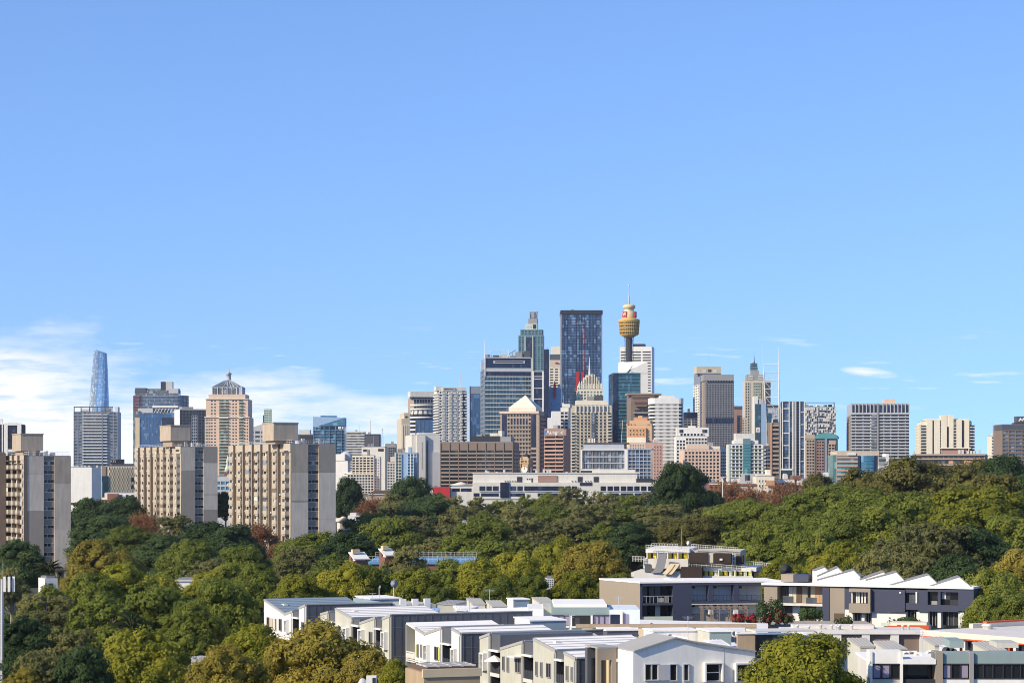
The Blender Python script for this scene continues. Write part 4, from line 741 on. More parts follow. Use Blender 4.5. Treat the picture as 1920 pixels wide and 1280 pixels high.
for k in range(7): lathe('glass_transom', b.e, 'tealp', [((b.u(1641) - b.u(1612)) / 2 + .1, b.z(863 + k * 7)), ((b.u(1641) - b.u(1612)) / 2 + .1, b.z(862.2 + k * 7))], (b.u(1626.5), 0, 0), 24, True, 1, .52)
b.done()
b = Bd('low_block', 'low grey and white buildings wedge right of the teal banded office', 1648, 1710, 872, 1260, 0, dep=20, wall='lightgrey', clutter=1, group='low buildings at the edge of the park')
b.px('band', 1648, 1662, 856, 872, -12, -.3, 'grey'); b.px('window_band', 1648, 1661, 860, 864, -.3, -.1, 'g_green'); b.px('white_wall', 1661, 1667, 850, 872, -12, -.2, 'white'); b.px('blue_box', 1694, 1711, 860, 872, -10, -.4, 'bluep'); b.px('window_band', 1648, 1690, 886, 892, 0, .2, 'g_cyan'); b.px('white_panel', 1692, 1710, 868, 885, 0, .5, 'white'); b.done()
b = Bd('apartment_tower', 'cream apartment tower with tall blank fins and stacked balconies', 1727, 1822, 790, 1500, 3, side=1719.5, wall='cream', clutter=0)
b.px('upper_storey', 1733, 1818, 785, 790, -16, -.5, 'cream'); b.px('lift_tower', 1764, 1787, 778, 800, -14, 1.6, 'cream')
for x0_, x1_, y0_ in ((1737, 1748, 786), (1751, 1762, 786), (1764, 1775, 778), (1779, 1787.5, 778), (1793, 1803, 786), (1808, 1817, 786)): b.px('blank_fin', x0_, x1_, y0_, 870, 0, 1.9, 'cream')
for x0_, x1_ in ((1748.5, 1751), (1775.5, 1778.5), (1804, 1807)): b.px('dark_slot', x0_, x1_, 788, 855, 0, .3, 'g_navy')
for k in range(13):
    y0 = 797 + k * 5.6
    for x0_, x1_ in ((1727, 1736.5), (1762, 1764.5), (1787.5, 1793.5), (1817, 1822)): b.px('glazing', x0_, x1_, y0, y0 + 3.4, 0, .2, 'g_win'); b.px('balcony', x0_ - .3, x1_ + .5, y0 + 3.2, y0 + 5, .2, 1.5, 'offwhite')
    b.px('side_balconies', 1822, 1828, y0 + 3.2, y0 + 5, -8, .8, 'offwhite', True); b.px('side_glazing', 1822, 1827.5, y0, y0 + 3.2, -8, .2, 'g_win', True)
b.grid('l', 0, 1, 796, 860, 3, 12, 'cream', 'g_win', .35, .45, .8); b.done()
b = Bd('office_block', 'long brown office block with grimy window bands above the dark fig trees', 1711, 1847, 852, 1080, -4, side=1852, wall='brown', clutter=0, group='low buildings at the edge of the park')
for k, (ya_, yb_) in enumerate(((855, 858), (863, 869), (877, 882))):
    for c_ in range(14): x0_ = 1712 + c_ * 9.6; b.px('window', x0_, x0_ + 8, ya_, yb_, 0, .15, 'g_win' if (c_, k) not in ((7, 1), (10, 1), (11, 1)) else 'orangebrown')
    b.px('floor_band', 1711, 1847, yb_ + 1, yb_ + 3.5, 0, .8, 'tan')
b.px('parapet', 1710.5, 1848, 851, 853.5, -20, .6, 'tan'); b.px('penthouse', 1763, 1812, 840, 852, -18, -4, 'pinkbrown'); b.px('penthouse_roof', 1762, 1820, 838.5, 840.5, -20, -3, 'cream')
for x in (1796, 1802, 1812, 1818, 1824, 1832): b.px('roof_unit', x, x + 4.5, 845 - (x % 3), 852, -9, -3, 'lightgrey')
b.px('chimney_vent', 1711, 1714, 845, 852, -6, -4, 'lightgrey'); b.done()
b = Bd('office_tower', 'brown gridded office at the far right with a rooftop logo box', 1879, 1990, 796, 1300, 0, dep=24, wall='brown', clutter=0)
b.grid('f', 0, 1, 806, 890, 9, 12, 'brown', 'g_grey', .12, .4, .5, True); b.px('crown', 1878.5, 1990, 796, 806, -20, .4, 'darkgrey'); b.px('sign_box', 1907, 1940, 780, 792, -8, -1, 'darkgrey'); b.px('sign_base', 1904, 1945, 792, 796, -10, -.5, 'charcoal')
prism('logo', b.e, 'white', [(b.u(x_), b.z(y_)) for x_, y_ in ((1910, 789), (1914, 782.5), (1917, 786.5), (1920, 782.5), (1924.5, 789), (1921, 789), (1919.5, 786.5), (1917.2, 789.5), (1915, 786.5), (1913, 789))], .7, .98); b.done()
b = Bd('apartment_block', 'stepped white flats beside the brown office at the far right', 1859, 1879, 817, 1380, 0, dep=12, wall='cream', clutter=1); b.px('rear_wing', 1866, 1880, 811, 880, -12, -.3, 'offwhite')
for k in range(12): b.px('balcony', 1858.5, 1868, 822 + k * 5.8, 825.5 + k * 5.8, 0, 1.3, 'white'); b.px('glazing', 1860, 1868, 819.3 + k * 5.8, 822 + k * 5.8, 0, .2, 'g_dark')
b.wins('f', .55, .95, 820, 885, 2, 11, 'g_win', .4, .4, None); b.done()

# low strip between park and skyline on the right
LG = 'low buildings at the edge of the park'
b = Bd('low_block', 'cream and orange two storey building with flat roof below the teal strip office', 1418, 1452, 893, 1080, 0, dep=16, wall='cream', clutter=1, group=LG); b.wins('f', .1, .6, 897, 915, 3, 2, 'g_win', .35, .4, 'white'); b.px('orange_panel', 1436, 1452, 900, 920, 0, .4, 'orangebrown'); b.px('upper_storey', 1420, 1446, 889, 893, -10, -.5, 'cream'); b.done()
b = Bd('low_block', 'white low roofed hall beside the cream and orange building', 1452, 1490, 899, 1090, 0, dep=16, wall='offwhite', clutter=2, group=LG); b.grid('f', 0, 1, 902, 925, 6, 2, 'offwhite', 'g_win', .3, .5, .4); b.done()
b = Bd('low_block', 'dark red brick cube among the low buildings', 1487, 1502, 892, 1100, 0, dep=12, wall='redbrick', clutter=0, group=LG); b.wins('f', .1, .9, 895, 915, 2, 2, 'g_win', .4, .4, None); b.done()
b = Bd('billboard', 'blank white billboard screen above the low roofs', 1531, 1553.5, 886.5, 1120, 0, dep=1, wall='white', cat='billboard', clutter=0, group=LG, roof='white'); b.done()
b = Bd('low_block', 'flat roofed brown brick building under the beige gridded office', 1330, 1380, 905, 1050, 0, dep=16, wall='redbrick', clutter=2, group=LG); b.px('white_band', 1330, 1380, 906, 908, 0, .3, 'cream'); b.grid('f', 0, 1, 910, 925, 6, 2, 'redbrick', 'g_win', .4, .4, .3); b.done()
b = Bd('low_block', 'long low cream shed with a brown roof line near the autumn trees', 1380, 1420, 908, 1060, 0, dep=16, wall='beige', clutter=1, group=LG, roof='redbrick'); b.px('fascia', 1380, 1420, 908, 910, 0, .5, 'redbrick'); b.done()
b = Bd('low_block', 'long low terrace with a brown cornice behind the autumn trees', 1440, 1535, 911, 1020, 0, dep=16, wall='beige', clutter=3, group=LG, roof='redbrick'); b.px('fascia', 1440, 1535, 911, 913, 0, .5, 'darkbrown'); b.grid('f', 0, 1, 916, 930, 12, 1, 'beige', 'g_win', .5, .4, .3); b.done()
b = Bd('low_block', 'cream low house between autumn trees and the teal banded office', 1535, 1565, 905, 1040, 0, dep=14, wall='cream', clutter=1, group=LG); b.wins('f', .1, .9, 909, 922, 4, 1, 'g_win', .4, .5, 'white'); b.done()
b = Bd('low_block', 'small cream tower house at the edge of the dark fig trees', 1645, 1668, 886, 900, 0, dep=12, wall='cream', clutter=1, group=LG); b.grid('f', 0, 1, 889, 900, 4, 1, 'cream', 'g_win', .4, .4, .3); b.done()
b = Bd('low_block', 'long low brown roofed hall left of the red wall', 690, 830, 925, 1050, 0, dep=16, wall='tan', clutter=2, group=LG, roof='redbrick'); b.px('fascia', 690, 830, 925, 927, 0, .5, 'lightgrey'); b.px('brick_front', 735, 770, 915, 925, -10, -.3, 'redbrick'); b.px('brown_front', 700, 735, 919, 925, -10, -.3, 'darkbrown'); b.done()
b = Bd('low_block', 'low beige office row behind the tall slab and the brown office', 785, 830, 918, 1100, 0, dep=16, wall='offwhite', clutter=1, group=LG); b.done()
e = empty('flood_light_mast', (XX(1355, 850), 850, 0)); tag(e, 'tall pale lighting pole at the edge of the park below the beige office', 'pole'); tube('pole', e, 'offwhite', (0, 0, 0), (0, 0, ZZ(895, 850)), .28, .16); box('lamp_head', e, 'lightgrey', (-.9, -.3, ZZ(895, 850)), (.9, .3, ZZ(895, 850) + .35))

# ------------------------------------------------------------------ left: white wall block, patterned block, terraces
b = Bd('blank_block', 'large plain white block between the concrete slab towers', 130, 172, 876, 1150, -16, side=190, wall='white', clutter=0, group=LG)
for x in (138, 146, 152, 160, 175): b.px('roof_unit', x, x + 4, 872, 876, -9, -5, 'lightgrey')
tube('handrail', b.e, 'darkgrey', (b.u(134), 2, b.z(872)), (b.u(172), 2, b.z(872)), .08); b.px('base_opening', 133, 146, 942, 946, 0, .1, 'charcoal'); b.px('base_door', 162, 171, 941, 950, 0, .1, 'midgrey'); b.done()
b = Bd('patterned_block', 'beige block with staggered vertical fins and a black roof sign', 200, 275, 874, 1050, 4, side=192, wall='sand', clutter=0, group=LG)
for r_ in range(9):
    for c_ in range(15): x = 203 + c_ * 4.8 + (2.4 if r_ % 2 else 0); b.px('fins', x, x + 1.5, 875 + r_ * 5.4, 880 + r_ * 5.4, 0, .5, 'cream', True); b.px('slots', x + 1.6, x + 2.8, 875 + r_ * 5.4, 880 + r_ * 5.4, 0, .08, 'brown', True)
sub(sign('sign_letters', b.e, 'white', 'RTS', (b.u(213), 1.9, b.z(864.8)), 1.5), b.px('roof_sign', 208, 234, 860.5, 869, -4, -2, 'charcoal')); b.px('roof_deck', 210, 275, 869, 874, -14, -2, 'darkgrey'); b.px('window', 246, 252, 895, 903, .1, .5, 'g_win'); b.px('window', 246, 252, 909, 916, .1, .5, 'g_win'); b.px('blue_glass', 191, 203, 892, 932, -.4, .8, 'g_teal'); b.px('stone_edge', 191, 198, 873, 892, -6, .3, 'tan'); b.done()
b = Bd('terrace_house', 'red brick and white terrace below the patterned beige block', 196, 260, 924, 980, 0, dep=14, wall='white', clutter=0, group=LG)
b.px('brick_wall', 202, 222, 925, 945, 0, 1, 'redbrick'); b.px('brick_wing', 190, 226, 936, 955, 0, 2, 'redbrick'); b.px('roof_ledge', 190, 232, 939, 941, 0, 2.3, 'white')
for x in (224, 236, 246): b.px('window', x, x + 5, 927, 934, 0, .2, 'g_win'); b.px('window', x, x + 4, 942, 951, 0, .2, 'g_win')
b.done()
b = Bd('low_block', 'blue glass low block glimpsed between two concrete slab towers', 405, 440, 893, 1150, 0, dep=14, wall='lightgrey', clutter=0, group=LG); b.grid('f', 0, 1, 900, 940, 4, 4, 'lightgrey', 'g_cyan', .2, .4, .4); b.done()
e = empty('copper_spire', (XX(427, 1200), 1200, 0)); tag(e, 'small brick turret with a pale green spire glimpsed between two concrete slabs', 'turret'); box('brick_drum', e, 'redbrick', (-1.6, -1.6, 0), (1.6, 1.6, ZZ(884, 1200))); lathe('spire', e, 'greenish', [(1.9, ZZ(885, 1200)), (1.2, ZZ(876, 1200)), (.6, ZZ(868, 1200)), (.9, ZZ(866, 1200)), (.5, ZZ(860, 1200)), (.05, ZZ(853, 1200))], (0, 0, 0), 10)

# ------------------------------------------------------------------ concrete slab towers
def slab_tower(label, xl, xc, xr, ytop, Y, yaw, rowpx, y_first, dark, cols, bays, seed, pent):
    """long slab: left face with stacked balconies between deep grooves, right end wall with a recessed stair strip"""
    b = Bd('slab_tower', label, xc, xr, ytop, Y, yaw, side=xl, wall='concretedark', clutter=0, group='concrete slab towers', body=False, gridyaw=True)
    rnd = random.Random(seed); W, D, T = b.w, b.d, b.top
    b.bx('wall', .6, W, 0.6, D, 0, T - .02, 'concrete')
    fh = rowpx * Y / F
    # end wall: two flat panel piers and a recessed stair strip between
    u1, u2 = W * .38, W * .62
    nst = int(T / (fh * 3)) + 1
    for a_, b_ in ((.0, u1), (u2, W)):
        z1 = T
        for k in range(nst):
            z0 = max(0, T - (k + 1) * fh * rnd.choice([2, 3, 4]) if k < nst - 1 else 0); z0 = min(z0, z1 - .5)
            if z1 <= .6: break
            b.bx('concrete_panel', a_, b_, .0 + .012 * (k % 2), .62, max(z0, 0) + .04, z1, rnd.choice(['concretedark', 'panel_a', 'panel_b', 'panel_c'])); z1 = max(z0, 0)
    b.bx('stair_recess', u1, u2, .42, .62, 0, T - .4, 'recessbrown')
    z = b.z(y_first)
    while z > 2:
        for ua, ub in ((.06, .3), (.42, .62), (.66, .94)): b.bx('window', u1 + (u2 - u1) * ua, u1 + (u2 - u1) * ub, .36, .44, z - .45, z + .5, 'g_dark' if rnd.random() < .8 else 'g_grey')
        b.bx('window_frame', u1 + .05, u2 - .05, .38, .43, z - .58, z - .46, 'white'); b.bx('window_frame', u1 + .05, u2 - .05, .38, .43, z + .51, z + .6, 'offwhite')
        z -= fh
    # long face
    bw = D / cols
    b.bx('long_wall', .0, .6, .02, D, 0, T, 'concrete')
    for g in bays: b.bx('rib', -1.0, 0, g * D - .1, g * D + .3, 0, T + .35, 'ribshadebrown'); b.bx('rib_face', -1.1, -.99, g * D - .12, g * D + .4, 0, T + .37, 'concrete')  # rib sides browner than the concrete face: their shade is put into the colour
    z = b.z(y_first) - .2; fl = 0
    b.bx('parapet', -.3, 0, 0, D, T - 2.2, T + .3, 'concrete')
    while z > 1:
        for c in range(cols):
            y0 = c * bw + bw * .2
            if fl > 0 or True:
                bal = b.bx('balcony', -1.35, -.02, y0, y0 + bw * .42, z - 1.55, z - .35, 'concrete'); 
                b.j.setdefault(('balcony_doors', 'g_dark'), []).append(((-.06, y0 + bw * .04, z - .35), (-.01, y0 + bw * .38, z + .85)))
                b.j.setdefault(('balcony_slabs', 'concretedark'), []).append(((-1.38, y0 - .1, z + 1.0), (-.02, y0 + bw * .46, z + 1.15)))
            b.bx('window', -.07, -.01, y0 + bw * .5, y0 + bw * .72, z - .6, z + .55, rnd.choice(['g_win', 'g_win', 'g_dark', 'g_grey']))
            b.j.setdefault(('window_frames', 'offwhite'), []).append(((-.1, y0 + bw * .49, z - .72), (-.02, y0 + bw * .73, z - .6)))
            if rnd.random() < .3: b.j.setdefault(('air_units', 'lightgrey'), []).append(((-.5, y0 + bw * .78, z - 1.2), (-.02, y0 + bw * .9, z - .7)))
            if rnd.random() < .16: b.j.setdefault(('laundry', 'white'), []).append(((-1.42, y0 + .3, z - .6), (-1.38, y0 + .9, z + .5)))
            if rnd.random() < .09: b.j.setdefault(('screens', rnd.choice(['bluegrey', 'darkgrey', 'greenish', 'brown', 'ribshadebrown'])), []).append(((-1.4, y0, z - .3), (-1.36, y0 + bw * .4, z + .9)))
        z -= fh; fl += 1
    b.bx('roof', .1, W - .1, .1, D, T, T + .25, 'grey')
    # rooftop lift house and rails
    px0, pxc, px1, pya, pyb = pent
    v0 = 6.0; (ua, zt2), (ub, _) = b.uv(pxc, pya, v0), b.uv(px1, pya, v0); zb2 = b.uv(pxc, pyb, v0)[1]
    tL = (px0 - 960) / F; a_ = P(b.x0, HZ, Y); qx, qy = a_.x + ua * math.cos(b.th) - v0 * math.sin(b.th), Y + ua * math.sin(b.th) + v0 * math.cos(b.th); dd = (tL * qy - qx) / (-math.sin(b.th) - tL * math.cos(b.th))
    lh = b.bx('lift_house', ua, ub, v0, v0 + dd, max(zb2, T + 1.2), zt2, 'panel_b'); sub(b.bx('lift_house_base', ua + .8, ub - .8, v0 + .8, v0 + dd - .8, T + .2, max(zb2, T + 1.2), 'tan'), lh); sub(b.bx('lift_house_cap', ua - .15, ub + .15, v0 - .15, v0 + dd + .15, zt2, zt2 + .3, 'concretedark'), lh)
    sg = []
    for k in range(int(D / 2.2)): sg.append(((.3, .3 + k * 2.2, T + .2), (.3, .3 + k * 2.2, T + 1.3), .04, .04))
    for k in range(int(W / 1.8)): sg.append(((.3 + k * 1.8, .3, T + .2), (.3 + k * 1.8, .3, T + 1.3), .04, .04))
    for h in (.75, 1.3): sg += [((.3, .3, T + h), (.3, D - .3, T + h), .045, .045), ((.3, .3, T + h), (W - .3, .3, T + h), .045, .045)]
    tag(tubes('roof_railing', b.e, 'offwhite', sg, 4), kind='stuff')
    for k in range(7): x = rnd.uniform(.5, W - 2); y = rnd.uniform(1, 6); b.bx('roof_unit', x, x + rnd.uniform(.6, 1.8), y, y + 1, T + .2, T + rnd.uniform(.8, 2.0), rnd.choice(['lightgrey', 'offwhite', 'grey', 'sand']))
    return b.done()
wall('panel_a', (202, 188, 168), k=.18, streak=.26); wall('panel_b', (180, 164, 144), k=.18, streak=.34); wall('panel_c', (216, 202, 182), k=.14, streak=.22)
slab_tower('concrete slab tower with balconies at the far left edge of the view', 8, 51, 133, 855, 717, 24, 17.1, 868, 0, 5, (.0, .28, .52, .78), 3, (23, 39, 81, 814, 845))
slab_tower('concrete slab tower with autumn trees at its foot, middle of the three', 254, 340, 408, 838, 832, 24, 14.7, 847, 0, 7, (.18, .32, .46, .6, .74, .88), 7, (300, 320, 357, 798, 826))
slab_tower('largest concrete slab tower, streaked grey end wall facing the park', 430, 546, 629.5, 833, 700, 24, 17.5, 850, 0, 7, (.16, .3, .43, .57, .72, .88), 9, (492, 513, 559, 793, 826))
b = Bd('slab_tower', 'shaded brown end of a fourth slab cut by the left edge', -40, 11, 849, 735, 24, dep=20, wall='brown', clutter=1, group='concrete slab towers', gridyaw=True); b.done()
# ------------------------------------------------------------------ trees
def leaf_mat(name, c1, c2, c3, trans=.48):
    """leaves: each clump its own tone, each tree its own cast"""
    m, t, n, l, b = nodes(name)
    at = n.new('ShaderNodeAttribute'); at.attribute_name = 'tone'
    oi = n.new('ShaderNodeObjectInfo')
    f = mathn(n, l, 'ADD', mathn(n, l, 'MULTIPLY', at.outputs['Fac'], .75), mathn(n, l, 'MULTIPLY_ADD', oi.outputs['Random'], .5, -.12), None, True)
    rp = n.new('ShaderNodeValToRGB'); l.new(f, rp.inputs[0]); rp.color_ramp.elements[0].color = (*c1, 1); rp.color_ramp.elements[1].color = (*c3, 1)
    e_ = rp.color_ramp.elements.new(.55); e_.color = (*c2, 1)
    l.new(rp.outputs[0], b.inputs['Base Color']); b.inputs['Roughness'].default_value = .55; b.inputs['Specular IOR Level'].default_value = .1
    tr = n.new('ShaderNodeBsdfTranslucent'); l.new(rp.outputs[0], tr.inputs['Color'])
    mx_ = n.new('ShaderNodeMixShader'); mx_.inputs[0].default_value = trans; l.new(b.outputs[0], mx_.inputs[1]); l.new(tr.outputs[0], mx_.inputs[2]); l.new(mx_.outputs[0], n['Material Output'].inputs[0])
    MAT[name] = m
leaf_mat('leaf_fig', (0.095, 0.125, 0.024), (0.200, 0.235, 0.040), (0.330, 0.340, 0.060))
leaf_mat('leaf_bright', (0.150, 0.170, 0.022), (0.305, 0.305, 0.036), (0.460, 0.410, 0.052))
leaf_mat('leaf_dark', (0.042, 0.074, 0.028), (0.087, 0.135, 0.046), (0.152, 0.207, 0.063))
leaf_mat('leaf_olive', (0.129, 0.135, 0.049), (0.233, 0.229, 0.078), (0.351, 0.325, 0.112))
leaf_mat('leaf_gold', (0.197, 0.173, 0.031), (0.329, 0.275, 0.049), (0.467, 0.368, 0.073))
leaf_mat('leaf_autumn', (0.195, 0.097, 0.044), (0.334, 0.156, 0.070), (0.445, 0.229, 0.104))
leaf_mat('leaf_brownfig', (0.099, 0.098, 0.031), (0.172, 0.162, 0.044), (0.247, 0.225, 0.064))
leaf_mat('leaf_palm', (0.070, 0.083, 0.031), (0.125, 0.146, 0.050), (0.195, 0.209, 0.078))
wall('bark', (112, 98, 82), rough=.9); wall('bark_pale', (150, 138, 120), rough=.85)

def leaf_mesh(name, mat, cen, nor, size, rng, tone, core=None):
    """many leaf-sized quads facing roughly outwards + solid inner clumps that stop light"""
    n = len(cen)
    jit = rng.normal(0, .33, (n, 3)); nn = nor + jit; nn /= np.linalg.norm(nn, axis=1, keepdims=True)
    r = rng.normal(0, 1, (n, 3)); t1 = np.cross(nn, r); t1 /= np.linalg.norm(t1, axis=1, keepdims=True); t2 = np.cross(nn, t1)
    a = (size * rng.uniform(.7, 1.35, n))[:, None]; bb = a * rng.uniform(.45, .75, n)[:, None]
    V = np.empty((n, 4, 3)); V[:, 0] = cen - t1 * a; V[:, 1] = cen + t2 * bb; V[:, 2] = cen + t1 * a; V[:, 3] = cen - t2 * bb
    V = V.reshape(-1, 3); Fq = np.arange(4 * n).reshape(-1, 4); tn = np.repeat(tone, 4)
    extra = 0
    if core is not None:
        cv, cf, ct = core; off = len(V); V = np.vstack([V, cv]); tn = np.concatenate([tn, ct]); extra = len(cf)
    me = bpy.data.meshes.new(name); me.vertices.add(len(V)); me.vertices.foreach_set('co', V.astype(np.float32).ravel())
    loops = Fq.ravel(); starts = np.arange(n) * 4; tot = np.full(n, 4)
    if extra:
        loops = np.concatenate([loops, cf.ravel() + off]); starts = np.concatenate([starts, 4 * n + np.arange(extra) * 3]); tot = np.concatenate([tot, np.full(extra, 3)])
    me.loops.add(len(loops)); me.loops.foreach_set('vertex_index', loops.astype(np.int32))
    me.polygons.add(len(starts)); me.polygons.foreach_set('loop_start', starts.astype(np.int32)); me.polygons.foreach_set('loop_total', tot.astype(np.int32))
    at = me.attributes.new('tone', 'FLOAT', 'POINT'); at.data.foreach_set('value', tn.astype(np.float32))
    me.update(calc_edges=True); me.materials.append(MAT[mat]); return me
import bmesh
_bm = bmesh.new(); bmesh.ops.create_icosphere(_bm, subdivisions=1, radius=1); _iv = np.array([v.co[:] for v in _bm.verts]); _if = np.array([[v.index for v in f.verts] for f in _bm.faces]); _bm.free()
def sph(rng, n, up=-1.0):
    d = rng.normal(0, 1, (n * 3 + 24, 3)); d /= np.linalg.norm(d, axis=1, keepdims=True); d = d[d[:, 2] > up]
    return d[:n]
def crown_proto(name, mat, seed, kind):
    """crown 14 m across, its foot at z = 0"""
    rng = np.random.default_rng(seed); lobes = []
    if kind == 'dome':        # broad dense fig
        H, nl, lr, gap = 10.0, 30, (1.9, 3.1), .4
    elif kind == 'lobed':     # several rounded heads on one tree
        H, nl, lr, gap = 11.0, 22, (1.9, 3.2), .42
    elif kind == 'open':      # eucalypt: separate tufts on visible limbs
        H, nl, lr, gap = 11.5, 24, (1.3, 2.2), .5
    else: H, nl, lr, gap = 12.5, 30, (1.6, 2.5), .35   # tall upright
    k = 0
    while len(lobes) < nl and k < 4000:
        k += 1; d = sph(rng, 4, -.25)[0]; s = rng.uniform(.62, 1.0) if rng.random() < .8 else rng.uniform(.2, .6)
        r = rng.uniform(*lr)
        wx = 6.6 * (1 - .18 * max(d[2], 0)) if kind != 'tall' else 4.9
        p = np.array([d[0] * wx * s, d[1] * wx * s, H * .42 + d[2] * H * .5 * s])
        p[:2] *= 1 - r / 9
        if any(np.linalg.norm(p - q) < (r + rr) * (.42 + gap * .35) for q, rr in lobes): continue
        lobes.append((p, r))
    cen, nor, ton, cvs, cfs, cts = [], [], [], [], [], []; nv = 0
    cc = np.array([0, 0, H * .35])
    for p, r in lobes:
        lt = rng.uniform(0, .35); sq = np.array([1, 1, .7]) if kind != 'open' else np.array([1.1, 1.1, .6])
        nc = int(24 * r * r / 5) if kind != 'open' else int(20 * r * r / 4)
        dirs = sph(rng, nc, -.55); 
        cp = p + dirs * sq * r * rng.uniform(.82, 1.04, (len(dirs), 1)); cr = rng.uniform(.62, 1.3, len(dirs)) * (1.0 if kind != 'open' else .72)
        v = _iv * (r * (.66 if kind != 'open' else .4)) * sq * (1 + rng.uniform(-.12, .12, (len(_iv), 1))) + p
        cvs.append(v); cfs.append(_if + nv); nv += len(v); cts.append(np.full(len(v), lt + .2))
        for c, q, dd in zip(cp, cr, dirs):
            m_ = int((46 if kind != 'open' else 40) * (q / .7) ** 1.6); ld = sph(rng, m_, -.6)
            keep = (ld @ dd) > -.35; ld = ld[keep]
            cen.append(c + ld * q * rng.uniform(.75, 1.12, (len(ld), 1)) * np.array([1, 1, .8])); nor.append(ld * .75 + dd * .85 + np.array([0, 0, .35])); ton.append(np.clip(lt + rng.normal(.25, .16) + rng.normal(0, .1, len(ld)), 0, 1))
            cv2 = _iv * (q * .6) * np.array([1, 1, .8]) * (1 + rng.uniform(-.15, .15, (len(_iv), 1))) + c
            cvs.append(cv2); cfs.append(_if + nv); nv += len(cv2); cts.append(np.full(len(cv2), lt + .25))
    cen, nor, ton = np.vstack(cen), np.vstack(nor), np.concatenate(ton); nor /= np.linalg.norm(nor, axis=1, keepdims=True)
    me = leaf_mesh(name, mat, cen, nor, .19 if kind != 'open' else .17, rng, ton, (np.vstack(cvs), np.vstack(cfs), np.concatenate(cts)))
    return me, lobes, H
def trunk_proto(name, mat, lobes, H, seed, drop):
    """trunk from drop metres below the crown's foot, with limbs to the lobes"""
    rng = np.random.default_rng(seed); sg = []; base = Vector((0, 0, -drop)); fork = Vector((rng.normal(0, .3), rng.normal(0, .3), H * .12))
    sg.append((base, base.lerp(fork, .5) + Vector((rng.normal(0, .15), 0, 0)), .55, .42)); sg.append((sg[-1][1], fork, .42, .34))
    for p, r in lobes:
        p = Vector(p); mid = fork.lerp(p, .5) + Vector((rng.normal(0, .4), rng.normal(0, .4), rng.uniform(-.2, .7)))
        sg.append((fork, mid, .2, .12)); sg.append((mid, p, .12, .05))
        for q in range(2): d = Vector(sph(rng, 1, -.2)[0]) * r * .9; sg.append((p.lerp(mid, .3), p + d, .06, .02))
    v, f = tubes_vf(sg, 6); me = bpy.data.meshes.new(name); me.from_pydata([tuple(x) for x in v], [], f); me.materials.append(MAT[mat]); return me
def bare_proto(name, seed):
    """winter tree: fine twigs with a scatter of dry leaves"""
    rng = np.random.default_rng(seed); sg = []; tips = []
    def grow(p, d, ln, r, lv):
        q = p + d * ln; sg.append((p, q, r, r * .68))
        if lv == 0: tips.append((p, q)); return
        for k in range(3 if lv > 1 else 4):
            nd = (d + Vector(rng.normal(0, .48, 3)) + Vector((0, 0, .12))).normalized(); grow(p + d * ln * rng.uniform(.6, 1), nd, ln * rng.uniform(.62, .85), r * .62, lv - 1)
    for k in range(5): grow(Vector((0, 0, 0)), Vector((rng.normal(0, .55), rng.normal(0, .55), 1)).normalized(), 3.6, .2, 4)
    v, f = tubes_vf(sg, 4); tr = bpy.data.meshes.new(name + '_limbs'); tr.from_pydata([tuple(x) for x in v], [], f); tr.materials.append(MAT['bark'])
    cen = np.array([tuple(a.lerp(b_, t_)) for a, b_ in tips for t_ in rng.uniform(.1, 1.2, 12)]); cen = cen + rng.normal(0, .35, cen.shape)
    nor = rng.normal(0, 1, cen.shape); nor /= np.linalg.norm(nor, axis=1, keepdims=True)
    cr = leaf_mesh(name, 'leaf_autumn', cen, nor, .2, rng, rng.uniform(0, 1, len(cen))); return cr, tr
PROTO = {}
for key, mat, kind, bk, cnt in (('fig', 'leaf_fig', 'dome', 'bark', 2), ('bright', 'leaf_bright', 'lobed', 'bark', 2), ('dark', 'leaf_dark', 'tall', 'bark', 2), ('gum', 'leaf_olive', 'open', 'bark_pale', 3),
                                ('gold', 'leaf_gold', 'lobed', 'bark_pale', 2), ('brownfig', 'leaf_brownfig', 'dome', 'bark', 1), ('greengum', 'leaf_fig', 'open', 'bark_pale', 2), ('deep', 'leaf_dark', 'dome', 'bark', 1), ('mid', 'leaf_fig', 'lobed', 'bark', 2)):
    for i in range(cnt):
        me, lobes, H = crown_proto('crown', mat, 11 + 7 * i + len(key) * 31 + ord(key[0]), kind)
        PROTO.setdefault(key, []).append((me, trunk_proto('trunk', bk, lobes, H, 5 + i, 10), H))
for i in range(2):
    cr, tr = bare_proto('crown', 40 + i); PROTO.setdefault('bare', []).append((cr, tr, 9.6))
KINDS = {'fig': 'dense green fig tree', 'bright': 'bright yellow green rounded tree', 'dark': 'tall dark green tree', 'gum': 'olive grey open eucalypt', 'gold': 'golden olive flowering tree', 'brownfig': 'brownish green spreading fig',
         'greengum': 'green feathery eucalypt', 'deep': 'very dark round fig', 'mid': 'mid green lumpy tree', 'bare': 'autumn brown half bare tree'}
WIDTH = {'bare': 13.0, 'dark': 11.0}
tcount = {}
